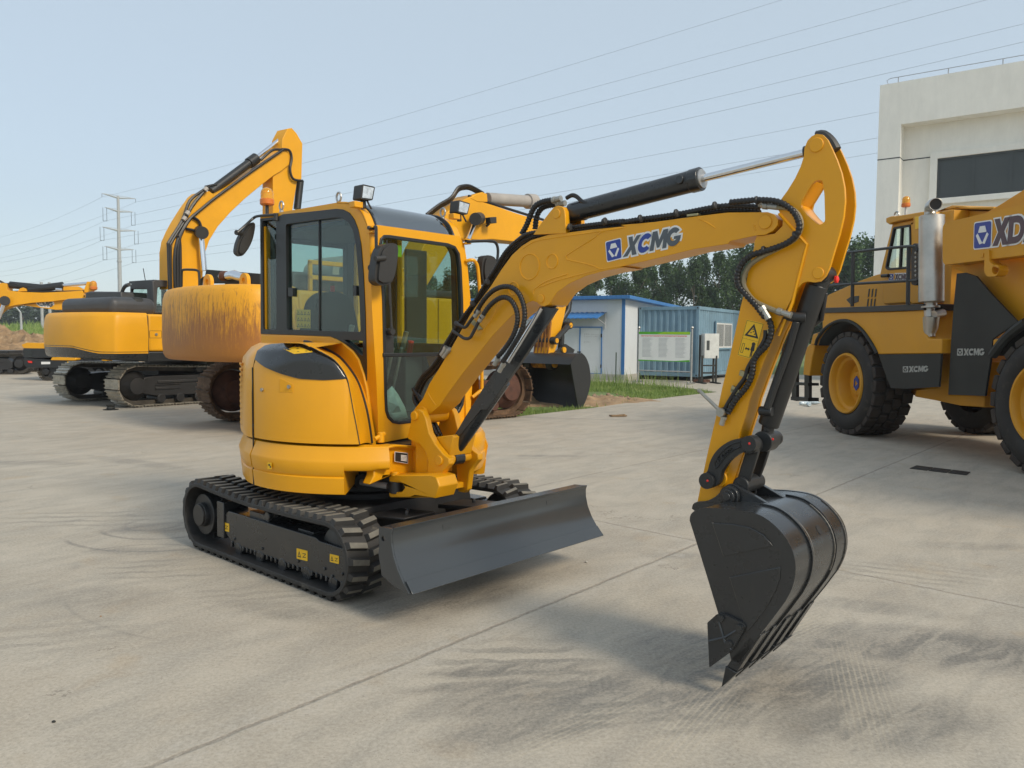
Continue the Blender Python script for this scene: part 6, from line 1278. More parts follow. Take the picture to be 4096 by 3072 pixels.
for s in (l0, l1): mb.box((s-.03, -.3, 0), (s+.03, -.24, KW[0][2]-.05)); mb.box((s-.03, -.05, 0), (s+.03, .01, KW[3][2]+.1)); mb.box((s-.04, -.5, 0), (s+.04, .35, .05))
mb.box((l0, -.04, .35), (l1, .0, .41)); mb.box((l0, -.04, .62), (l1, .0, .67)); mb.build('stand', M['flap'], cb_)
mb = MB(); p = atz(0, 'S4', 1750, 950); mb.obox((p.x, p.y, .06), (.16, .02, 0), (0, .1, 0), (0, 0, .06)); mb.obox((p.x+.3, p.y+.1, .05), (.14, .05, 0), (-.03, .1, 0), (0, 0, .05)); tag(mb.build('brick', M['rustred']), 'loose reddish bricks on the ground at the container corner', 'brick')
# ================================================================= OTHER MACHINES
def steel_track(fr, root_, w0, w1, s0, s1, z0, r, n, mats, frame_mat, sag=.05, name='track'):
    path = trackpath(s0, z0, r-.03, s1, z0, r-.03, sag); b = belt(fr, path, w0+(w1-w0)*.3, w1-(w1-w0)*.3, .09).build('track_chain', M[mats[1]], root_)
    R, T = resample(path, n); mb = MB(fr); pitch = T/n
    for (p, d) in R:
        nx, nz = -d[1], d[0]
        if (p[0]-(s0+s1)/2)*nx+(p[1]-z0)*nz < 0 and abs(d[0]) > .5: nx, nz = -nx, -nz
        elif abs(d[0]) <= .5 and (p[0]-(s0+s1)/2)*nx < 0: nx, nz = -nx, -nz
        dv, nv = Vector((d[0], 0, d[1])), Vector((nx, 0, nz)); c = Vector((p[0], (w0+w1)/2, p[1]))
        mb.obox(c+nv*.008, dv*pitch*.46, (0, (w1-w0)/2, 0), nv*.010)
        for k in (-.36, 0, .36): mb.obox(c+nv*.028+dv*pitch*k, dv*.009, (0, (w1-w0)/2-.003, 0), nv*.014)
    mb.build(name, M[mats[0]], root_, ang=20)
    f = MB(fr); a, b_ = min(w0, w1), max(w0, w1); z = z0
    f.prism([[(s0+r*.15, z-.16), (s0+r*.35, z+.17), (s0+r*.9, z+.20), (s1-r*1.1, z+.20), (s1-r*.6, z+.05), (s1-r*.6, z-.16), (s1-r*1.0, z-.24), (s0+r, z-.24)]], a+.06, b_-.06, SIDE)
    f.box((s0+r, a+.10, z+.04), (s1-r*1.4, b_-.035, z+.10)); f.box((s0+r*.9, a+.10, z-.10), (s0+r*2.2, b_-.035, z-.05)); f.box((s0+r*.9, a+.10, z-.0), (s0+r*2.2, b_-.035, z+.02))
    for k in range(8): s = s0+r*1.2+(s1-s0-r*2)*k/7; f.cyl((s, a+.07, z-.30), (s, b_-.05, z-.30), .10, 14)
    for s in (s0+(s1-s0)*.36, s0+(s1-s0)*.66): f.cyl((s, a+.1, z+.34), (s, b_-.05, z+.34), .08, 14)
    f.build('track_frame', M[frame_mat], root_, bevel=.01)
    for s, nm in ((s0, 'idler'), (s1, 'sprocket')):
        q = MB(fr); q.lathe((s, a+.1, z), (0, 1, 0), [(r*.2, 0), (r*.66, .02), (r*.72, .06), (r*.72, b_-a-.32), (r*.66, b_-a-.28), (r*.45, b_-a-.2), (r*.4, b_-a-.12), (r*.15, b_-a-.11)], 26); q.build(nm, M[frame_mat], root_)
def smoothplan(pts, fil): return fillet(pts, fil, 6)
def pipes(fr, root_, runs, r, mat='hose', name='hydraulic_pipe'):
    mb = MB(fr)
    for P in runs: mb.tube(P, r, 6, smooth=4)
    return mb.build(name, M[mat], root_)
# ---------------- rusty excavator behind the mini (B)
fB = Fr(-2.95, 14.87, -48); eb = root('large_excavator', fB, 'large yellow excavator with a rust-streaked counterweight and rusty tracks behind the mini excavator', 'excavator')
fU = Fr(-2.72, 15.05, -42)
steel_track(fU, eb, 1.55, .95, -2.2, 2.3, .56, .53, 52, ('rusttrack', 'rusttrack'), 'rustred'); steel_track(fU, eb, -.95, -1.55, -2.2, 2.3, .56, .53, 52, ('rusttrack', 'rusttrack'), 'rustred')
mb = MB(fU); mb.box((-1.1, -1.0, .45), (1.1, 1.0, .95)); mb.lathe((0, 0, .95), (0, 0, 1), [(.8, 0), (.8, .2), (.7, .22)], 30); mb.build('carbody', M['rustred'], eb, bevel=.02)
pl = cat2([(-2.15, -1.80), (-2.55, -1.78), (-2.92, -1.60), (-3.12, -1.15), (-3.22, -.5), (-3.25, .1), (-3.18, .7), (-3.02, 1.15), (-2.75, 1.38), (-2.15, 1.42)], 4)
mb = MB(fB); rows = []
for z, k in ((1.17, .93), (1.20, .965), (1.27, .99), (1.45, 1.0), (2.0, .995), (2.18, .985), (2.28, .965), (2.34, .93), (2.36, .88)): rows.append([((a+2.15)*k-2.15 if a < -2.15 else a, b*(k if abs(b) > 1 else (1+k)/2), z) for a, b in pl])
mb.grid(rows); mb.add(rows[-1]+rows[0], [tuple(range(len(pl))), tuple(range(len(pl), 2*len(pl)))]); mb.build('counterweight', M['rustpaint'], eb, ang=40)
mb = MB(fB); mb.box((-2.15, -1.45, 1.22), (1.5, 1.40, 2.30)); mb.build('upper_body', M['yellow_far'], eb, bevel=.06, seg=3)
mb = MB(fB)
for k in range(22): mb.box((-1.9+k*.055, 1.40, 1.95), (-1.9+k*.055+.02, 1.404, 2.2))
for s in (-1.2, -.1, .8): mb.box((s, 1.40, 1.25), (s+.014, 1.405, 2.28))
mb.build('vent_slot', M['ink'], eb)
mb = MB(fB); zz = 2.30
for z in (2.48, 2.72): mb.box((-1.9, 1.28, z), (.2, 1.34, z+.07))
for s in (-1.9, -1.0, .0, .18): mb.box((s, 1.28, zz), (s+.06, 1.34, 2.78))
mb.build('walkway_rail', M['yellow_far'], eb, bevel=.01)
mb = MB(fB); mb.box((-2.0, -1.2, 2.30), (-.4, 1.0, 2.62)); mb.box((-.3, .35, 2.3), (1.4, 1.3, 2.45)); mb.build('engine_hood', M['greyhood'], eb, bevel=.05, seg=3)
mb = MB(fB); P = [fB.S(-2.0, 'B2', x, y) for x, y in ((820, 495), (860, 290), (1640, 350), (1640, 495))]; mb.ps([[(p[1], p[2]) for p in P]], -2.04, -2.0); mb.build('open_hood_panel', M['flap'], eb)
mb = MB(fB); mb.tube([fB.S(-2.1, 'B2', x, y) for x, y in ((1040, 390), (1160, 380), (1240, 370), (1330, 400), (1440, 420))], [.05, .08, .085, .08, .07], 12, smooth=3); mb.build('intake_pipe', M['chrome'], eb); mb = MB(fB); mb.lathe(fB.S(-2.12, 'B2', 1090, 385), (.3, 1, 0), [(.06, -.05), (.09, -.04), (.09, .06), (.06, .07)], 14); mb.build('rubber_coupling', M['rustred'], eb)
for x, y, r in ((862, 475, .13), (1400, 455, .12)):
    c = Vector(fB.S(-2.75, 'B2', x, y)); mb = MB(fB); O = [(c.y+r*cos(a), c.z+r*sin(a)) for a in [pi*k/12 for k in range(13)]]+[(c.y-r*1.0, c.z-.14), (c.y+r*1.0, c.z-.14)]; mb.ps([O, circ((c.y, c.z), r*.42, 14)], c.x-.03, c.x+.03); mb.build('lifting_eye', M['yellow_far'], eb, bevel=.008)
pipes(fB, eb, [[fB.S(-2.3, 'B2', x, y) for x, y in ((465, 540), (468, 330), (490, 293), (600, 290), (690, 300), (724, 345), (730, 540))], [fB.S(-2.2, 'B2', x, y) for x, y in ((760, 530), (765, 440), (790, 408), (815, 405))]], .022, 'flap', 'handrail')
# B cab, far side
mb = MB(fB); mb.prism([smoothplan([(-.2, 2.2), (-.2, 2.95), (.1, 3.15), (1.3, 3.12), (1.75, 2.3), (1.6, 1.2), (-.2, 1.2)], .15), fillet([(-.05, 2.3), (-.05, 2.9), (.5, 2.95), (.5, 2.3)], .05), fillet([(.62, 1.7), (.62, 2.95), (1.2, 2.92), (1.55, 2.3), (1.5, 1.7)], .05)], -1.45, -.45, SIDE); mb.build('cab', M['cylgrey'], eb, bevel=.04)
mb = MB(fB); mb.box((-.1, -.5, 1.7), (1.45, -.49, 2.95)); mb.build('cab_glass', M['glass'], eb)
# boom and arm
ww = .28; B_ = lambda reg, pts, w=ww: fB.wz(w, reg, pts)
up_ = B_('R6', [(120, 1040), (223, 825), (361, 513), (425, 400), (480, 330), (520, 285), (590, 225), (660, 180), (740, 140)])+B_('B3', [(120, 400), (300, 455), (600, 560), (1000, 680)]); e_ = up_[-1]; up_ += [(e_[0]+.9, e_[1]-.42), (e_[0]+1.25, e_[1]-.75)]
dn_ = [(e_[0]+1.1, e_[1]-1.15), (e_[0]+.5, e_[1]-.95)]+B_('B3', [(760, 995), (500, 975), (250, 948), (80, 960)])+B_('R6', [(610, 470), (571, 513), (379, 825), (280, 1040)])
mb = MB(fB); mb.pw([up_+dn_], -.28, .28); mb.pw([B_('R6', [(700, 170), (740, 140), (790, 126), (825, 140), (830, 200), (760, 200)])], .12, .29); mb.build('boom', M['yellow_far'], eb, bevel=.015)
mb = MB(fB); c0, c1 = fB.W(.1, 'B3', 180, 350), fB.W(.1, 'B3', 840, 392); mb.tube([c0, c1], .135, 20); c2 = fB.W(.1, 'B3', 880, 395); c1b = fB.W(.1, 'B3', 770, 388); mb.tube([c1b, c2], .175, 20); mb.build('arm_cylinder', M['cylgrey'], eb, bevel=.01)
mb = MB(fB); mb.cyl(fB.W(.33, 'R6', 735, 345), fB.W(.5, 'R6', 685, 480), .055, 14); rb_ = mb.build('boom_cylinder_rod', M['chrome'], eb); mb = MB(fB); mb.cyl(fB.W(.3, 'R6', 770, 320), fB.W(.6, 'R6', 740, 325), .13, 16); mb.build('cylinder_pin', M['plastic'], eb)
mb = MB(fB); P = B_('R6', [(838, 312), (884, 310), (886, 356), (840, 358)], .5); mb.pw([P], .40, .55); mb.tube([fB.W(.4, 'R6', 845, 355), fB.W(.35, 'R6', 820, 380)], .03, 6); mb.build('work_lamp', M['plastic'], eb, bevel=.01)
pipes(fB, eb, [[fB.W(w, 'R6', x, y+dy) for x, y in ((380, 290), (470, 220), (560, 165), (610, 95), (650, 78), (700, 80), (760, 110), (800, 135))] for w, dy in ((.2, 0), (.12, 12), (.04, 24), (-.05, 8))]+[[fB.W(.25, 'R6', x, y) for x, y in ((690, 155), (830, 200), (1000, 255), (1240, 330))]], .030, 'hose')
aB = MB(fB); sd_ = fB.wz(.24, 'A5', [(985, -60), (930, 60), (880, 250), (850, 400), (800, 600), (760, 760), (705, 930), (650, 965), (640, 900), (670, 700), (690, 450), (740, 350), (800, 200)]); aB.pw([sd_], -.24, .24); aB.build('arm', M['yellow_far'], eb, bevel=.01)
rbm = MB(fB); 
a0 = fB.wz(.24, 'A5', [(690, 450), (650, 955)]); 
for k in range(5):
    w_ = -.21+.105*k; rbm.obox(((a0[0][0]+a0[1][0])/2-.02, w_, (a0[0][1]+a0[1][1])/2), ((a0[1][0]-a0[0][0])/2, 0, (a0[1][1]-a0[0][1])/2), (0, .018, 0), (.02, 0, .003))
rbm.obox(((a0[0][0]+a0[1][0])/2-.012, 0, (a0[0][1]+a0[1][1])/2), ((a0[1][0]-a0[0][0])/2, 0, (a0[1][1]-a0[0][1])/2), (0, .235, 0), (.008, 0, .001)); q = fB.W(0, 'A5', 550, 1010); rbm.cyl((a0[1][0]+.05, -.27, a0[1][1]-.08), (a0[1][0]+.05, .25, a0[1][1]-.08), .135, 20); rbm.build('arm_wear_bars', M['rustribs'], eb)
LKp = [fB.W(.36, 'A5', x, y) for x, y in ((928, 500), (742, 705))]; mb = MB(fB)
for w in (.33, -.33): mb.tube([(LKp[0][0], w, LKp[0][2]), (LKp[1][0], w, LKp[1][2])], [.075, .065], 10)
for p in LKp: mb.cyl((p[0], -.38, p[2]), (p[0], .385, p[2]), .095, 16)
ctr = fB.W(.2, 'A5', 850, 830); mb.tube([(LKp[0][0], .1, LKp[0][2]), (ctr[0], .1, ctr[2])], .08, 10); mb.tube([(LKp[0][0], .0, LKp[0][2]+.0), fB.W(0, 'A5', 900, 300), fB.W(0, 'A5', 930, 60)], .085, 12); mb.build('bucket_linkage', M['blacksat'], eb)
mb = MB(fB)
for p in LKp: mb.cyl((p[0], .385, p[2]), (p[0], .40, p[2]), .06, 16)
q = fB.W(.42, 'A5', 722, 1010); mb.cyl((q[0], .42, q[2]), (q[0], .45, q[2]), .10, 20); q2_ = fB.W(.34, 'A5', 850, 828); mb.cyl((q2_[0], .30, q2_[2]), (q2_[0], .36, q2_[2]), .07, 16); mb.build('pin_cap', M['yellow_far'], eb)
PB_ = (q[0], q[2]); sO = q[0]-.25
o0 = [fB.S(sO, 'A5', x, y) for x, y in ((315, 1060), (930, 1075), (1000, 1475), (425, 1405))]; wL, wR = -.72, o0[1][1]; wL = min(-.6, o0[0][1])
prB = cat2([(sO+.02, PB_[1]+.02), (sO+.25, PB_[1]+.24), (sO+.52, PB_[1]+.22), (sO+.73, PB_[1]-.03), (sO+.80, PB_[1]-.40), (sO+.70, PB_[1]-.72), (sO+.50, -.05)], 5)+[(sO+.35, -.1)]
mb = MB(fB); mb.pw([prB], wR-.03, wR); mb.pw([prB], wL, wL+.03); mb.pw([prB+[(a-.03, b-.02) for a, b in reversed(prB)]], wL+.01, wR-.01)
for w in (.26, -.34): mb.pw([[(PB_[0]-.12, PB_[1]-.10), (PB_[0]-.10, PB_[1]+.12), (q2_[0]-.1, q2_[2]+.05), (q2_[0]+.1, q2_[2]+.14), (q2_[0]+.45, q2_[2]), (sO+1.0, PB_[1]+.05), (sO+.4, PB_[1]+.15)]], w, w+.06)
mb.cyl((PB_[0], .42, PB_[1]), (PB_[0], .26, PB_[1]), .15, 20); mb.cyl((PB_[0], -.42, PB_[1]), (PB_[0], -.26, PB_[1]), .15, 20); bkB = mb.build('bucket', M['blacksat'], eb, bevel=.008)

# ---------------- dark-cabbed excavator (C)
fC = Fr(-7.75, 19.3, -55); ec = root('crawler_excavator', fC, 'new yellow excavator with a black belly band and dark grey cab, its boom raised high', 'excavator')
fV = Fr(-8.24, 19.29, -53)
steel_track(fV, ec, 1.545, .945, -1.75, 2.3, .47, .45, 46, ('shoe', 'trackst'), 'darkframe'); steel_track(fV, ec, -.945, -1.545, -1.75, 2.3, .47, .45, 46, ('shoe', 'trackst'), 'darkframe')
mb = MB(fV); mb.box((-.9, -.8, .40), (.9, .8, .82)); mb.lathe((0, 0, .8), (0, 0, 1), [(.7, 0), (.7, .2), (.6, .22)], 30); mb.build('carbody', M['darkframe'], ec, bevel=.02)
plC = cat2([(-2.05, -1.66), (-2.55, -1.66), (-2.86, -1.42), (-3.02, -.95), (-3.10, -.4), (-3.12, .1), (-3.08, .6), (-2.98, 1.0), (-2.80, 1.30), (-2.65, 1.40), (-2.05, 1.42)], 4)
def cwt(name, mat, zs_, fr, r_, plan_, sref, dip=None):
    mb = MB(fr); rows = []
    for z, k in zs_: rows.append([((a-sref)*k+sref if a < sref else a, b*((1+k)/2), z if not dip else dip(a, b, z)) for a, b in plan_])
    mb.grid(rows); n = len(plan_); mb.add(rows[-1]+rows[0], [tuple(range(n)), tuple(range(n, 2*n))]); return mb.build(name, mat, r_, ang=35)
dipC = lambda a, b, z: z-(.12*min(1, max(0, (b-.35)/.75)) if z < 1.34 and z > 1.25 else 0)
cwt('counterweight', M['yellow_far'], ((1.30, 1.0), (1.5, 1.005), (1.75, 1.0), (1.93, .98), (2.0, .95), (2.04, .9)), fC, ec, plC, -2.05, dipC)
cwt('belly_band', M['black'], ((1.08, .93), (1.10, .965), (1.16, .99), (1.32, 1.0), (1.335, 1.005)), fC, ec, plC, -2.05, lambda a, b, z: z-(.115*min(1, max(0, (b-.35)/.75)) if z > 1.3 else 0))
mb = MB(fC); mb.box((-2.04, -1.42, 1.22), (1.6, 1.41, 2.02)); mb.build('upper_body', M['yellow_far'], ec, bevel=.05, seg=3); mb = MB(fC); mb.box((-2.04, -1.40, 1.0), (1.6, 1.40, 1.215)); mb.build('lower_body', M['blacksat'], ec, bevel=.02)
mb = MB(fC)
for s in (-2.05, -.65): mb.tube([(s, 1.30, 2.03), (s+.0, 1.385, 1.99), (s, 1.415, 1.92), (s, 1.417, 1.0)], .010, 4)
q = fC.W(1.41, 'B1', 1300, 1000); mb.build('panel_gap', M['ink'], ec)
mb = MB(fC); c = fC.W(1.41, 'S6', 1475, 800); O = fillet([(c[0]-.14, c[2]-.08), (c[0]-.14, c[2]+.08), (c[0]+.14, c[2]+.08), (c[0]+.14, c[2]-.08)], .02); mb.pw([O, inset(O, .006)], 1.41, 1.413); mb.build('latch', M['ink'], ec); mb = MB(fC); mb.cyl((c[0]+.01, 1.412, c[2]), (c[0]+.01, 1.43, c[2]), .03, 10); mb.build('lock', M['fitting'], ec)
def pill(fr, s0, s1, w0, w1, z0, z1, r): mb = MB(fr); mb.box((s0, w0, z0), (s1, w1, z1)); return mb
pill(fC, -2.6, -1.55, -1.25, .95, 1.98, 2.38, .1).build('engine_hood', M['greyhood'], ec, bevel=.16, seg=5); pill(fC, -2.1, -1.8, .2, .93, 2.1, 2.395, .1).build('hood_vent', M['flap'], ec, bevel=.10, seg=4)
mb = MB(fC)
P = [fC.S(-1.4, 'S6', x, y) for x, y in ((800, 480), (812, 405), (860, 392), (1140, 395), (1150, 480))]; mb.ps([[(p[1], p[2]) for p in P]], -1.4, -.6); mb.build('air_box', M['greyhood'], ec, bevel=.06, seg=3)
cr_ = [fC.S(-1.1, 'S6', x, y) for x, y in ((1225, 592), (1232, 340), (1250, 310), (1300, 290), (1440, 290), (1465, 600))]; O = [(p[1], p[2]) for p in cr_]; Hh = fillet([fC.S(-1.1, 'S6', x, y)[1:] for x, y in ((1243, 372), (1392, 372), (1386, 590), (1240, 580))], .05)
mb = MB(fC); mb.ps([O, Hh], -1.1, -1.03); wr = O[-1][0]; wl = O[0][0]; zt6 = O[3][1]; s_end = .55
sd2 = fC.wz(wr, 'S6', [(1445, 290), (1800, 295), (1800, 602), (1462, 600)]); hs2 = fillet(fC.wz(wr, 'S6', [(1497, 352), (1770, 345), (1770, 590), (1484, 588)]), .05); mb.pw([sd2, hs2], wr-.07, wr); mb.box((-1.1, wl, zt6-.06), (sd2[1][0], wr, zt6)); mb.box((sd2[1][0]-.1, wl, 2.0), (sd2[1][0], wl+.1, zt6)); mb.box((-1.1, wl, 2.0), (sd2[1][0], wl+.06, 2.3)); cabC = mb.build('cab', M['greyhood'], ec, bevel=.03)
mb = MB(fC); mb.ps([[(p[0], p[1]) for p in Hh]], -1.07, -1.065); mb.pw([hs2], wr-.035, wr-.03); mb.build('cab_glass', M['glass'], cabC)
pipes(fC, ec, [[fC.S(-1.3, 'S6', x, y) for x, y in ((1150, 478), (1158, 400), (1185, 345), (1225, 328))]], .045, 'greyhood', 'cab_guard_pipe'); pipes(fC, ec, [[fC.S(-.8, 'S6', 1380, 300), fC.S(-.8, 'S6', 1358, 175)]], .010, 'hose', 'antenna')
w3 = .27; C_ = lambda pts, w=w3: fC.wz(w, 'S5', pts)
bo = C_([(140, 1115), (140, 880), (152, 810), (180, 745), (215, 680), (265, 600), (318, 525), (345, 503), (375, 497), (405, 520), (500, 470), (620, 395), (740, 315), (800, 268), (850, 225), (885, 262), (880, 330), (830, 370), (780, 400), (700, 462), (600, 545), (510, 630), (430, 720), (375, 810), (345, 900), (335, 1000), (330, 1115)])
mb = MB(fC); mb.pw([bo], -.27, .27); mb.build('boom', M['yellow_far'], ec, bevel=.012)
ao = C_([(878, 100), (905, 96), (935, 130), (972, 195), (966, 420), (938, 432), (905, 640), (785, 640), (785, 395), (826, 372), (842, 235), (845, 165)]); mb = MB(fC); mb.pw([ao], -.22, .22); mb.build('arm', M['yellow_far'], ec, bevel=.012)
mb = MB(fC); mb.tube([fC.W(0, 'S5', 385, 500), fC.W(0, 'S5', 640, 310)], .11, 16); mb.tube([fC.W(0, 'S5', 625, 322), fC.W(0, 'S5', 672, 288)], .14, 16); acC = mb.build('arm_cylinder', M['blacksat'], ec, bevel=.008); mb = MB(fC); mb.cyl(fC.W(0, 'S5', 668, 290), fC.W(0, 'S5', 885, 122), .055, 12); mb.build('piston_rod', M['chrome'], acC)
mb = MB(fC); mb.cyl(fC.W(.38, 'S5', 318, 762), fC.W(.45, 'S5', 342, 1000), .075, 14); bcC = mb.build('boom_cylinder_rod', M['chrome'], ec); mb = MB(fC); mb.cyl(fC.W(.28, 'S5', 315, 755), fC.W(.60, 'S5', 330, 760), .15, 16); mb.build('cylinder_pin', M['plastic'], ec)
mb = MB(fC); mb.tube([fC.W(0, 'S5', 950, 430), fC.W(0, 'S5', 930, 610)], .10, 12); mb.build('bucket_cylinder', M['blacksat'], ec)
pipes(fC, ec, [[fC.W(.32, 'S5', x, y) for x, y in P] for P in ([(125, 1150), (116, 860), (122, 815), (205, 680), (250, 560), (330, 495), (380, 462)], [(132, 1150), (128, 870), (135, 820), (215, 690), (268, 590), (340, 500)], [(160, 1110), (162, 860), (230, 700), (330, 605), (450, 510), (700, 330), (840, 235)], [(176, 1110), (180, 830), (240, 690), (290, 640)], [(192, 1110), (190, 840), (175, 780)], [(350, 470), (385, 462), (420, 455)], [(700, 300), (770, 240), (830, 235)], [(230, 735), (300, 750)], [(270, 660), (310, 690), (325, 740)])]+[[fC.W(.30, 'S5', x, y) for x, y in ((835, 232), (880, 240), (895, 290), (885, 360), (905, 420), (965, 432))]], .035, 'hose')
mb = MB(fC)
for x, y in ((230, 645), (345, 495), (210, 680)): mb.tube([fC.W(.36, 'S5', x, y), fC.W(.36, 'S5', x+14, y-18)], .055, 8)
mb.build('hose_fitting', M['cylgrey'], ec)
# ---------------- far-left excavator (D)
fD = Fr(-19.6, 31.2, -12); ed = root('distant_excavator', fD, 'yellow excavator at the left edge, only its long boom and black tracks in view', 'excavator')
steel_track(fD, ed, .9, .3, -3.0, .35, .42, .40, 40, ('trackst', 'trackst'), 'darkframe'); steel_track(fD, ed, -1.5, -2.1, -3.0, .35, .42, .40, 40, ('trackst', 'trackst'), 'darkframe')
mb = MB(fD); mb.box((-2.6, -1.5, .4), (-.2, .3, .9)); mb.build('carbody', M['darkframe'], ed); mb = MB(fD); mb.box((-4.6, -2.0, 1.1), (-1.4, .8, 2.3)); mb.build('upper_body', M['yellow_far'], ed, bevel=.1, seg=3)
D_w = lambda pts, w=-.4: fD.wz(w, 'B1', pts)
mb = MB(fD); mb.pw([D_w([(-420, 900), (-260, 560), (-120, 420), (0, 375), (60, 368), (100, 375), (108, 410), (110, 450), (260, 468), (500, 476), (800, 462), (930, 452), (945, 500), (930, 540), (700, 558), (620, 570), (400, 585), (200, 612), (120, 632), (40, 662), (-100, 800), (-240, 980)])], -.7, -.15); mb.pw([D_w([(215, 462), (240, 430), (275, 418), (305, 430), (318, 460)])], -.5, -.2); mb.build('boom', M['yellow_far'], ed, bevel=.01)
mb = MB(fD); mb.pw([D_w([(250, 612), (640, 560), (760, 548), (700, 660), (620, 662), (420, 635)], -.35)], -.6, -.32); mb.pw([D_w([(700, 455), (700, 410), (860, 402), (930, 440), (965, 350), (1005, 350), (1050, 440), (960, 470)], -.35)], -.6, -.32); armD = mb.build('arm', M['yellow_far'], ed, bevel=.01)
lgm = MB(fD); q = D_w([(395, 578), (592, 570), (586, 632), (440, 620)], -.318); letters(lgm, 'CMG', q, SIDE, -.318, .004, lambda c: 0, -.03, outline=.035); letters(lgm, 'CMG', q, SIDE, -.313, .006, lambda c: 1, -.03); lgm.build('maker_logo', [M['white'], M['logogrey']], armD)
mb = MB(fD); mb.tube([fD.W(-.4, 'B1', 110, 385), fD.W(-.4, 'B1', 480, 420)], .14, 12); mb.tube([fD.W(-.4, 'B1', 320, 440), fD.W(-.4, 'B1', 700, 392)], .15, 12); cyD = mb.build('arm_cylinder', M['blacksat'], ed); mb = MB(fD); mb.tube([fD.W(-.4, 'B1', 700, 392), fD.W(-.4, 'B1', 962, 370)], .07, 10); mb.tube([fD.W(-.3, 'B1', 620, 435), fD.W(-.3, 'B1', 690, 440)], .08, 10); mb.tube([fD.W(-.1, 'B1', 45, 590), fD.W(-.1, 'B1', -20, 760)], .08, 10); mb.build('piston_rod', M['chrome'], cyD)
mb = MB(fD); mb.cyl(fD.W(-.12, 'B1', 52, 562), fD.W(.1, 'B1', 52, 562), .19, 14); mb.build('cylinder_pin', M['plastic'], ed)
pipes(fD, ed, [[fD.W(-.3, 'B1', x, y) for x, y in P] for P in ([(-60, 340), (0, 345), (60, 375), (150, 370), (200, 385)], [(20, 470), (200, 460), (400, 462), (700, 460), (930, 455)], [(0, 500), (60, 480), (130, 540), (150, 560)], [(0, 440), (60, 410), (100, 400)], [(805, 495), (815, 530), (900, 525), (935, 500)])], .045, 'hose')
bD = fD.W(-.3, 'B1', 1035, 440); b1, b2 = beacon(ed, fD, bD, 2.6); b2.build('beacon_lens', M['amber'], ed)
# ---------------- small machine behind (E)
fE = Fr(-15.3, 26.4, 6); ee = root('compact_loader', fE, 'small yellow tracked machine with a black louvred tail, half hidden behind the dark-cabbed excavator', 'excavator')
E_ = lambda pts, w=0: fE.wz(w, 'B1', pts)
mb = MB(fE); mb.pw([E_([(245, 1045), (300, 1024), (380, 1028), (600, 1035), (600, 1090), (400, 1088), (265, 1086), (240, 1055)])], -1.5, .0); mb.pw([E_([(578, 1185), (850, 1190), (845, 1222), (558, 1218)])], -.3, .03); mb.pw([E_([(1100, 1195), (1190, 1198), (1188, 1228), (1130, 1226)])], -.3, .03); mb.build('body', M['yellow_far'], ee, bevel=.03)
mb = MB(fE); mb.pw([E_([(262, 1085), (400, 1088), (620, 1090), (620, 1190), (400, 1195), (268, 1190), (255, 1130)])], -1.45, .02); mb.pw([E_([(262, 1192), (560, 1215), (870, 1222), (1250, 1228), (1250, 1300), (880, 1305), (300, 1302), (265, 1270)])], -1.5, .0); bdE = mb.build('tail_bumper', M['blacksat'], ee, bevel=.04, seg=3)
mb = MB(fE)
for k in range(6): P = E_([(280, 1098+k*15), (355, 1100+k*15), (355, 1106+k*15), (280, 1104+k*15)], .02); mb.pw([P], .02, .035)
mb.build('louvre', M['windowdark'], bdE); mb = MB(fE); mb.pw([E_([(308, 1225), (355, 1228), (357, 1250), (318, 1248)])], .0, .02); mb.build('tail_light', M['red'], bdE); mb = MB(fE); mb.pw([E_([(458, 1236), (555, 1236), (555, 1262), (458, 1264)])], .0, .012); mb.build('label_plate', M['white'], bdE); mb = MB(fE); mb.pw([E_([(745, 1234), (768, 1234), (768, 1250), (745, 1250)])], .0, .012); mb.build('reflector', M['sticker'], bdE)
fE2 = Fr(-15.3, 26.4, 6)
s_ = fE.W(0, 'B1', 460, 1400)[0]; steel_track(fE, ee, -.05, -.35, s_+.1, s_+2.0, .31, .29, 34, ('trackst', 'trackst'), 'darkframe'); steel_track(fE, ee, -1.15, -1.45, s_-.35, s_+1.6, .31, .29, 34, ('trackst', 'trackst'), 'darkframe')
mb = MB(fE); mb.box((s_+.3, -1.3, .5), (s_+1.7, -.2, .8)); mb.build('carbody', M['darkframe'], ee)
# ================================================================= ARTICULATED DUMP TRUCK
fT = Fr(5.59, 13.3, -97); tk = root('dump_truck', fT, 'big yellow articulated dump truck with upright steel exhaust at the right edge', 'dump truck')
T_ = lambda reg, pts, w=0: fT.wz(w, reg, pts)
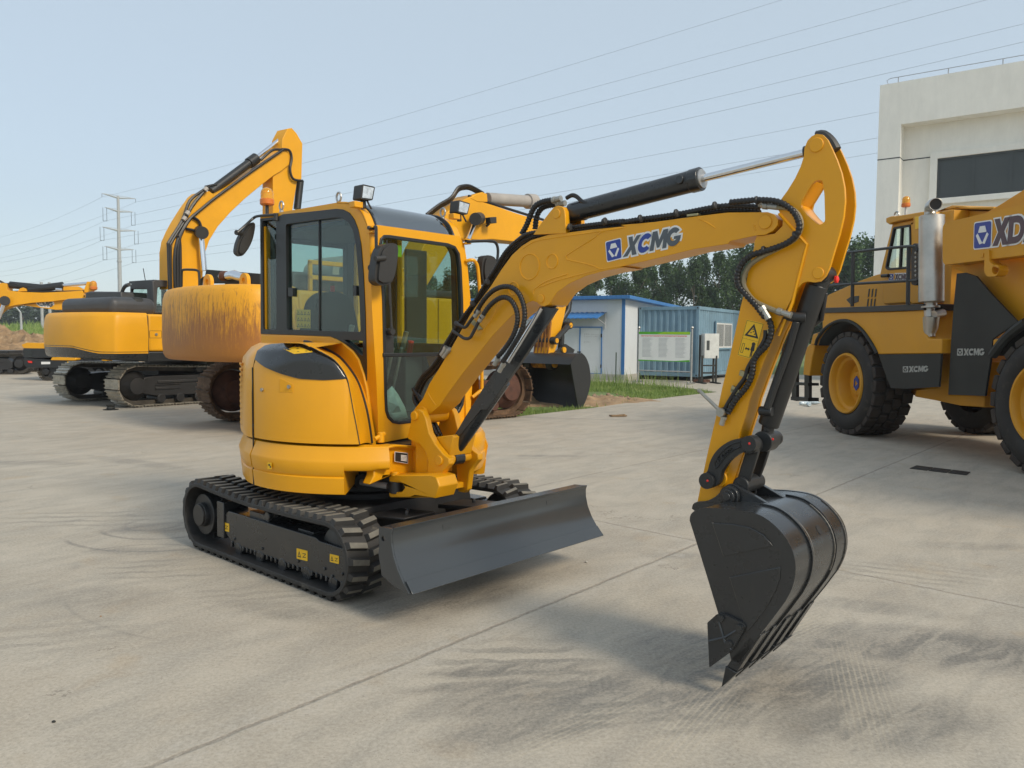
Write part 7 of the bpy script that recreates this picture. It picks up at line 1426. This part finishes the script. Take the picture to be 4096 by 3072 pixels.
# the left-hand side of this truck faces the camera, so the near side is the low w side
def wheel(s, w0, far=False):
    R = .865; Wd = .72; c = (s, w0, .862); k = 1 if not far else -1
    tr = MB(fT); tr.lathe(c, (0, k, 0), [(.50, .06), (.54, .02), (.62, .0), (.74, .012), (.80, .05), (.838, .12), (.842, Wd-.12), (.80, Wd-.04), (.74, Wd-.01), (.5, Wd-.05)], 48, caps=False)
    t = tr.build('wheel', M['tyre'], tk, ang=40); lg = MB(fT); n = 24
    for i in range(n):
        for row, (a, b, dphi) in enumerate(((.03, .20, 0), (.225, .355, .5), (.375, .50, 0), (.52, .69, .5))):
            an = 2*pi*(i+dphi*1.0+ .12*row)/n; u = Vector((cos(an), 0, sin(an))); v = Vector((-sin(an), 0, cos(an)))
            y0, y1 = w0+k*a*Wd/.72, w0+k*b*Wd/.72; wd = 2*pi*R/n*(.42 if row in (0, 3) else .38)
            r0_, r1_ = (.80, R) if row in (0, 3) else (.825, R); edge = .775 if row in (0, 3) else r0_
            V = []
            for rr2, q in ((r0_-.02, 1.0), (r1_, .86)):
                for sgn2 in (-1, 1):
                    for yy in (y0, y1):
                        p = Vector((s, 0, .862))+u*rr2+v*wd*q*sgn2*(1 if row in (1, 2) else 1.02); V.append((p.x, yy, p.z))
            lg.add(V, [(0, 1, 3, 2), (4, 6, 7, 5), (0, 2, 6, 4), (1, 5, 7, 3), (0, 4, 5, 1), (2, 3, 7, 6)])
    lg.build('tread', M['tyrelug'], t, bevel=.010, seg=1)
    rm = MB(fT); rm.lathe(c, (0, k, 0), [(.515, .03), (.50, .0), (.475, .0), (.455, .03), (.445, .10), (.40, .12), (.385, .15), (.36, .26), (.35, .30), (.24, .31), (.235, .27), (.20, .265), (.195, .23), (.05, .225), (.001, .225)], 48, caps=False); rm.build('rim', M['yellow_truck'], t, ang=30)
    if far or s < -5: return
    hb = MB(fT)
    for i in range(24): a = 2*pi*i/24; hb.cyl((s+.218*cos(a), w0+k*.275, .862+.218*sin(a)), (s+.218*cos(a), w0+k*.255, .862+.218*sin(a)), .013, 6)
    for i in range(12): a = 2*pi*i/12; hb.cyl((s+.15*cos(a), w0+k*.23, .862+.15*sin(a)), (s+.15*cos(a), w0+k*.22, .862+.15*sin(a)), .010, 6)
    hb.build('wheel_nut', M['yellow_truck'], t)
    em_ = MB(fT); O = [(s+.105*cos(a), .862+.105*sin(a)) for a in [pi/6+pi*i/3+pi/6 for i in range(6)]]; O = [(s+.085*cos(a), .862+.125*sin(a)) for a in [pi/2+pi*i/3 for i in range(6)]]; Tr = [(s+.045, .862-.065), (s+.045, .862+.065), (s-.05, .862)]; em_.pw([O, Tr], w0+k*.212, w0+k*.222); em_.build('hub_emblem', M['blue'], t)
wheel(-.06, 0.0); wheel(-4.28, .0); wheel(-.06, 3.0, True); wheel(-4.28, 3.0, True); wheel(-6.2, 0.0)
W0 = .04
arch = [(222, 938), (232, 905), (262, 862), (300, 828), (345, 808), (395, 806), (440, 825), (485, 865), (530, 930), (560, 985)]
mb = MB(fT); mb.pw([T_('S2', [(262, 760), (262, 800)], W0)+T_('S2', arch[2:], W0)+T_('S2', [(575, 992), (750, 990), (919, 988), (921, 905), (845, 905), (828, 870), (820, 745), (700, 752), (540, 756)], W0)], W0, .75); mb.build('front_fender', M['yellow_truck'], tk, bevel=.03, seg=3)
mb = MB(fT); P = [fT.W(W0-.02, 'S2', x, y) for x, y in arch]; mb.tube([(p[0], .03, p[2]) for p in P], .018, 8, smooth=3); rows = [[(p[0], .09, p[2]-.012), (p[0], .7, p[2]-.012)] for p in P]; mb.grid(rows); mb.build('wheel_arch', M['flap'], tk, solid=.02)
mb = MB(fT); P1 = T_('S2', [(155, 1105), (160, 1040), (170, 960), (190, 935), (222, 935), (205, 1010), (190, 1110)], .2); mb.pw([P1], .2, .9); P1 = T_('S2', [(195, 940), (210, 880), (262, 862), (262, 760), (300, 760), (262, 870), (225, 935)], .12); mb.pw([P1], .12, .9); mb.build('front_bumper', M['yellow_truck'], tk, bevel=.015)
mb = MB(fT)
for x in (100, 170): P = T_('S2', [(x-8, 1060), (x+18, 1060), (x+18, 1250), (x-8, 1245)], .3); mb.pw([P], .3, .36)
mb.pw([T_('S2', [(92, 1225), (188, 1232), (188, 1252), (92, 1245)], .3)], .28, .5); mb.pw([T_('S2', [(92, 1145), (188, 1150), (188, 1165), (92, 1160)], .3)], .28, .5); mb.build('access_step', M['blacksat'], tk)
mb = MB(fT); mb.pw([T_('S2', [(572, 992), (919, 988), (905, 1172), (720, 1182), (640, 1178), (610, 1100)], W0-.01)], W0-.01, W0+.02); mf = mb.build('mud_flap', M['flap'], tk)
def xc(parent, reg, quad, w, mats=('flapprint', 'flap', 'flapprint'), t=.004):
    lg = MB(fT); q = T_(reg, quad, w); TL, TR, BR, BL = [Vector(p) for p in q]; f = .215
    emq = [TL, TL+(TR-TL)*f, BL+(BR-BL)*f, BL]; put = lambda a, b, d: (a, d, b); emblem(lg, emq, put, w, -t, blue=0, white=1, border=False)
    g = f+.03; lq = [TL+(TR-TL)*g, TR, BR, BL+(BR-BL)*g]; letters(lg, 'XCMG', lq, put, w, -t, lambda c: 2, -.03); return lg.build('maker_logo', [M[m] for m in mats], parent)
xc(mf, 'S2', [(708, 1058), (850, 1054), (847, 1088), (708, 1092)], W0-.012)
mb = MB(fT); mb.pw([T_('S2', [(200, 738), (500, 727), (820, 712), (822, 747), (540, 757), (200, 764)], W0-.03)], W0-.03, .85); mb.build('catwalk', M['blacksat'], tk, bevel=.01)
mb = MB(fT); rl_ = lambda pts, w=.0: [fT.W(w, 'S2', x, y) for x, y in pts]
mb.tube(rl_([(240, 455), (395, 430), (640, 403), (735, 395), (780, 396), (790, 420)]), .022, 8); mb.tube(rl_([(240, 618), (430, 602), (735, 585), (790, 583)]), .022, 8)
for x, y0, y1 in ((430, 427, 727), (738, 398, 716), (262, 450, 735)): mb.tube(rl_([(x+2, y0), (x-3, y1)]), .03, 8)
mb.build('railing', M['blacksat'], tk)
WH = .85
mb = MB(fT); mb.pw([T_('S2', [(230, 735), (262, 690), (300, 660), (380, 625), (470, 585), (560, 552), (600, 545), (760, 560), (780, 720), (500, 730)], WH)], WH, 2.5); hd = mb.build('hood', M['yellow_truck'], tk, bevel=.05, seg=3)
mb = MB(fT)
for r in range(2):
    for c in range(3): x = 518+c*19-(r*6); y = 632+r*55; mb.pw([T_('S2', [(x, y), (x+7, y-4), (x+2, y+40), (x-5, y+44)], WH-.004)], WH-.006, WH+.01)
mb.build('vent_slot', M['ink'], hd); mb = MB(fT); mb.pw([T_('S2', [(395, 690), (420, 672), (465, 668), (462, 700), (420, 718)], WH-.003)], WH-.006, WH+.01); mb.build('air_scoop', M['blacksat'], hd)
co_ = T_('S2', [(580, 545), (590, 500), (648, 268), (700, 258), (830, 232), (850, 232), (850, 700), (600, 715)], WH-.06); wi_ = fillet(T_('S2', [(655, 290), (750, 274), (752, 400), (745, 515), (628, 526), (611, 515)], WH-.06), .04)
mb = MB(fT); mb.pw([co_, wi_], WH-.06, WH); cbT = mb.build('cab', M['yellow_truck'], tk, bevel=.02)
mb = MB(fT); k0, k1 = co_[2][0], co_[4][0]; zt7 = co_[2][1]; mb.pw([[(co_[0][0]-.1, 2.0), (k0-.05, zt7), (co_[5][0], zt7), (co_[6][0], 2.0)]], 2.2, 2.26); mb.box((co_[5][0]-.5, WH, 2.0), (co_[5][0]-.44, 2.26, zt7)); mb.build('cab_rear_wall', M['yellow_truck'], cbT)
mb = MB(fT); mb.pw([wi_], WH-.035, WH-.03); mb.build('cab_glass', M['glass'], cbT)
mb = MB(fT); mb.pw([T_('S2', [(612, 262), (612, 240), (640, 228), (700, 222), (830, 200), (835, 228), (700, 252), (650, 262), (632, 275)], WH-.14)], WH-.14, 2.4); mb.build('cab_roof', M['yellow_truck'], cbT, bevel=.02)
fr_ = MB(fT); fr_.pw([wi_, inset(wi_, .03)], WH-.07, WH-.02); a, b = T_('S2', [(702, 282), (690, 520)], WH-.06); fr_.pw([[(a[0]-.02, a[1]), (a[0]+.02, a[1]), (b[0]+.02, b[1]), (b[0]-.02, b[1])]], WH-.07, WH-.03); fr_.build('window_seal', M['ink'], cbT)
q = [fT.W(WH-.07, 'S2', x, y) for x, y in ((628, 548), (735, 545))]; lgT = T_('S2', [(628, 548), (735, 545), (733, 578), (627, 581)], WH-.075); lb_ = MB(fT); TL, TR, BR, BL = [Vector(p) for p in lgT]; put = lambda a, b, d: (a, d, b)
emblem(lb_, [TL, TL+(TR-TL)*.24, BL+(BR-BL)*.24, BL], put, WH-.066, -.004, 0, 1); letters(lb_, 'XCMG', [TL+(TR-TL)*.34, TR, BR, BL+(BR-BL)*.34], put, WH-.066, -.003, lambda c: 1, -.03, outline=.014); letters(lb_, 'XCMG', [TL+(TR-TL)*.34, TR, BR, BL+(BR-BL)*.34], put, WH-.07, -.004, lambda c: 2, -.03); lb_.build('maker_logo', [M['blue'], M['white'], M['logobrown']], cbT)
mb = MB(fT); mb.cyl(fT.W(WH-.12, 'S2', 592, 558), fT.W(WH-.12, 'S2', 628, 556), .03, 10); mb.build('door_handle', M['ink'], cbT)
# step ladder strip, panel behind the silencer, cooler box
mb = MB(fT); mb.pw([fillet(T_('A3', [(412, 770), (440, 752), (478, 770), (478, 1180), (450, 1225), (400, 1210), (398, 900)], .2), .03)], .2, .3); ll = mb.build('hose_guard', M['blacksat'], tk)
mb = MB(fT)
for k in range(7): c = fT.W(.2, 'A3', 450, 862+k*50); mb.lathe((c[0], .19, c[2]), (0, 1, 0), [(.012, 0), (.02, .004), (.02, .012)], 8)
mb.build('guard_bolt', M['fitting'], ll)
mb = MB(fT); mb.pw([T_('A3', [(425, 465), (500, 450), (495, 1420), (400, 1425)], .5)], .5, .56); mb.pw([T_('A3', [(735, 400), (845, 380), (860, 560), (880, 1050), (850, 1600), (760, 1600), (745, 1010)], .9)], .9, 2.4); mb.pw([T_('A3', [(845, 395), (1300, 400), (1300, 700), (845, 540)], 1.1)], 1.1, 2.4)
mb.pw([T_('A3', [(680, 400), (850, 335), (960, 340), (1040, 355), (1310, 350), (1310, 385), (860, 375), (690, 405)], 1.0)], 1.0, 2.5); pc = mb.build('rear_cab_panel', M['yellow_truck'], tk, bevel=.015)
mb = MB(fT)
for i in range(10):
    for j in range(3): x = 955+i*26; y = 462+j*18; mb.pw([T_('A3', [(x, y), (x+19, y+1), (x+19, y+12), (x, y+11)], 1.09)], 1.085, 1.10)
mb.build('grille', M['ink'], pc)
mb = MB(fT); mb.pw([T_('A3', [(447, 462), (492, 455), (490, 590), (445, 600)], .49)], .488, .50); mb.build('sticker', M['sticker'], pc)
# exhaust
ex = MB(fT); a = Vector(fT.W(.12, 'A3', 622, 1408)); b = Vector(fT.W(.12, 'A3', 630, 448)); ex.tube([a-Vector((0, 0, .0)), a+Vector((0, 0, .01)), b-Vector((0, 0, .01)), b], [.152, .167, .167, .152], 32); exo = ex.build('exhaust_silencer', M['muffler'], tk, ang=30)
st_ = MB(fT); P = [fT.W(.12, 'A3', x, y) for x, y in ((612, 450),)]+[fT.W(w_, 'A3', x, y) for w_, x, y in ((.12, 608, 400), (.10, 618, 350), (.04, 645, 325), (-.06, 672, 322))]; st_.tube(P, [.072, .072, .075, .078, .080], 18, smooth=4, cap=False); st_.build('tail_pipe', M['muffler'], exo, solid=.008)
oc = MB(fT); p, p2 = Vector(P[-2]), Vector(P[-1]); oc.cyl(p+(p2-p)*.6, p+(p2-p)*.86, .076, 18); oc.build('pipe_mouth_shade', M['ink'], exo)  # black disc stands in for the shade inside the open pipe
lp = MB(fT); lp.cyl(fT.W(.12, 'A3', 615, 1410), fT.W(.12, 'A3', 615, 1470), .085, 18); lp.cyl(fT.W(.12, 'A3', 615, 1450), fT.W(.12, 'A3', 615, 1470), .125, 18); lp.tube([fT.W(.12, 'A4', 478, 60), fT.W(.12, 'A4', 480, 150)], .075, 14); lp.tube([fT.W(.12, 'A4', 498, 150), fT.W(.12, 'A4', 492, 250), fT.W(.12, 'A4', 485, 300), fT.W(.12, 'A4', 500, 335)], [.11, .097, .076, .05], 16); lp.tube([fT.W(.12, 'A4', 520, 130), fT.W(.3, 'A4', 600, 115)], .06, 12); lp.build('exhaust_pipe', M['muffler'], exo)
# dump body
db = MB(fT); rail_o = T_('A3', [(705, 600), (722, 560), (770, 540), (1648, 368)], .0); rt = rail_o[-1]; rail_b = T_('A3', [(1648, 890), (765, 1010), (715, 1005), (698, 980)], .0)
sl = (rt[1]-rail_o[2][1])/(rt[0]-rail_o[2][0]); far_s = -8.5; topz = 3.24; botz = 2.62
db.pw([fillet([(rail_b[1][0]+.04, botz), (rail_o[2][0]+.05, topz-.04), (far_s, topz+.02), (far_s, botz-.05)], [.1, .1, 0, 0])], .0, .24); db.pw([[(rail_b[1][0], botz), (rail_o[2][0], topz-.04), (rail_o[2][0]-.15, topz-.04), (rail_b[1][0]-.15, botz)]], .20, 2.8)
hp = T_('S2', [(1010, 520), (1090, 550), (1376, 855)], .35); db.pw([[(rail_b[1][0]-.1, botz+.02), (hp[0][0], hp[0][1]), (hp[1][0], hp[1][1]), (hp[2][0]-.0, hp[2][1]), (hp[2][0]-.8, 1.35), (far_s, 1.6), (far_s, botz)]], .30, 2.7)
db.pw([T_('A3', [(1150, 462), (1370, 335), (1640, 165), (1900, 40), (1900, 330), (1648, 372)], .30)], .30, 2.7)
dbo = db.build('dump_body', M['yellow_truck'], tk, bevel=.03, seg=3)
lg = MB(fT); q = T_('A3', [(1105, 535), (1290, 508), (1280, 795), (1098, 815)], -.004); emblem(lg, q, put, -.002, -.008, 0, 1)
q = T_('A3', [(1330, 490), (1860, 400), (1830, 720), (1305, 788)], -.004); letters(lg, 'XDA', q, put, -.002, -.006, lambda c: 1, -.02, outline=.02); letters(lg, 'XDA', q, put, -.009, -.006, lambda c: 2, -.02); lg.build('body_lettering', [M['blue'], M['white'], M['logobrown']], dbo)
mb = MB(fT); mb.pw([fillet(T_('A3', [(1212, 835), (1262, 820), (1262, 960), (1380, 1040), (1340, 1120), (1240, 1125), (1205, 1070)], -.03), .03), circ(T_('A3', [(1330, 1045)], -.03)[0], .06, 16)], -.03, .1); mb.pw([T_('A3', [(1168, 868), (1200, 862), (1195, 908), (1165, 912)], -.01)], -.012, .0); mb.build('lashing_hook', M['yellow_truck'], dbo, bevel=.01)
rf = MB(fT); rf.pw([T_('S2', [(1005, 545), (1050, 540), (1110, 560), (1200, 665), (1340, 812), (1270, 860), (1205, 905), (1195, 990), (1160, 1222), (958, 1215), (975, 900), (990, 700)], .10)], .10, .13); rfo = rf.build('rear_mud_flap', M['flap'], tk); xc(rfo, 'A4', [(730, 430), (972, 428), (968, 490), (728, 492)], .097)
mb = MB(fT); mb.pw([T_('S2', [(905, 905), (975, 905), (960, 1215), (1160, 1222), (1155, 1285), (1020, 1275), (880, 1245), (770, 1225), (780, 1190), (900, 1180)], .45)], .45, 2.5); mb.pw([T_('S2', [(1205, 910), (1282, 900), (1255, 950), (1202, 992)], .08)], .08, .3); mb.pw([T_('S2', [(900, 730), (985, 740), (975, 900), (905, 900)], .8)], .8, 2.2); mb.box((-2.0, .9, .7), (1.5, 2.1, 1.3)); mb.box((-7, .9, .7), (-2.2, 2.1, 1.3)); mb.build('chassis', M['yellow_truck'], tk, bevel=.015)
mb = MB(fT); A2_ = [(-3.15, 1.55), (-3.35, 1.85), (-3.75, 2.02), (-4.3, 2.08), (-4.8, 2.0)]; P = [fT.W(.02, 'S2', x, y) for x, y in ((1198, 995), (1250, 925), (1310, 865), (1376, 815))]; mb.tube([(p[0], .04, p[2]) for p in P], .045, 8, smooth=3); mb.grid([[(p[0], .0, p[2]), (p[0], .75, p[2])] for p in P]); mb.build('rear_wheel_arch', M['flap'], tk, solid=.03)
mb = MB(fT); q = fT.W(.55, 'A3', 790, 1560); mb.lathe((q[0], q[1], q[2]-.15), (0, 0, 1), [(.10, -.05), (.12, 0), (.10, .25)], 14); mb.cyl(fT.W(.5, 'A4', 600, 70), fT.W(.5, 'A4', 600, 180), .03, 8); mb.build('air_tank', M['yellow_truck'], tk)
bq = fT.W(1.0, 'A3', 341, 355); b1, b2 = beacon(tk, fT, (bq[0], bq[1], bq[2]), 1.3); b2.build('beacon_lens', M['amber'], tk); mb = MB(fT); mb.tube([bq, (bq[0], bq[1], bq[2]-.28)], .018, 6); c = Vector(fT.W(1.0, 'A3', 238, 445)); mb.tube([c+Vector((.06*cos(a), 0, .06*sin(a))) for a in [2*pi*k/14 for k in range(15)]], .014, 6, cap=False); mb.build('beacon_stem', M['steel'], tk)
# bottles by the step
for i, (x, y, a) in enumerate(((165, 1262, .3), (185, 1268, 1.4), (212, 1258, -.5))):
    p = atz(.05, 'S2', x, y); u = Vector((cos(a), sin(a), 0)); mb = MB(); mb.lathe(p, u, [(.035, -.14), (.045, -.12), (.045, .08), (.018, .13), (.018, .16)], 10)
    tag(mb.build('plastic_bottle', M['bottle']), ['crushed clear plastic bottle lying nearest the truck step', 'clear plastic bottle lying between two others by the truck wheel', 'clear plastic bottle lying against the front truck tyre'][i], 'bottle', 'plastic bottles by the truck')
# ---- hazy air round the yard
hz = MB(); hz.box((-420, -70, -1.3), (420, 330, 60)); hm = bpy.data.materials.new('haze'); hm.use_nodes = True; hn = hm.node_tree; hn.nodes.remove(hn.nodes['Principled BSDF'])
pv = hn.nodes.new('ShaderNodeVolumePrincipled'); pv.inputs['Color'].default_value = (.86, .90, .95, 1); pv.inputs['Density'].default_value = .0007; pv.inputs['Anisotropy'].default_value = .2
hn.links.new(pv.outputs[0], hn.nodes['Material Output'].inputs['Volume']); tag(hz.build('haze', hm), kind='stuff')
# ---------------------------------------------------------------- camera, light
cam = bpy.data.objects.new('camera', bpy.data.cameras.new('camera')); C.objects.link(cam)
cam.data.sensor_fit = 'HORIZONTAL'; cam.data.sensor_width = 36; cam.data.lens = 36*F/4096; cam.data.clip_end = 5000; cam.data.clip_start = .05
bk3 = -fw; cam.matrix_world = Matrix(((RV.x, UV.x, bk3.x, 0), (RV.y, UV.y, bk3.y, 0), (RV.z, UV.z, bk3.z, H), (0, 0, 0, 1)))
sc = bpy.context.scene; sc.camera = cam
w = bpy.data.worlds.new('World'); sc.world = w; w.use_nodes = True; wn = w.node_tree; bgn = wn.nodes['Background']
sky = wn.nodes.new('ShaderNodeTexSky'); sky.sky_type = 'NISHITA'; sky.sun_disc = False
SUN = Vector((.74, -.67, 0)).normalized(); EL = radians(37)
sky.sun_elevation = EL; sky.sun_rotation = atan2(SUN.x, SUN.y); sky.air_density = 1.0; sky.dust_density = 1.0; sky.ozone_density = 1.0; sky.altitude = 0
mx = wn.nodes.new('ShaderNodeMix'); mx.data_type = 'RGBA'; mx.inputs[0].default_value = .78; mx.inputs[7].default_value = (2.66, 3.08, 3.36, 1)
wn.links.new(sky.outputs[0], mx.inputs[6]); wn.links.new(mx.outputs[2], bgn.inputs[0]); bgn.inputs[1].default_value = .115
sd = Vector((SUN.x*cos(EL), SUN.y*cos(EL), sin(EL)))
l = bpy.data.lights.new('sun', 'SUN'); l.energy = 1.5; l.angle = radians(16); l.color = (1, .89, .72); lo = bpy.data.objects.new('sun', l); C.objects.link(lo)
lo.rotation_euler = sd.to_track_quat('Z', 'Y').to_euler()
sc.view_settings.view_transform = 'Standard'; sc.view_settings.look = 'None'; sc.view_settings.exposure = 0.95; sc.view_settings.gamma = 1
try: sc.view_settings.use_curve_mapping = False
except Exception: pass
sc.cycles.max_bounces = 6; sc.cycles.volume_bounces = 0; sc.cycles.transparent_max_bounces = 24; sc.cycles.use_denoising = True
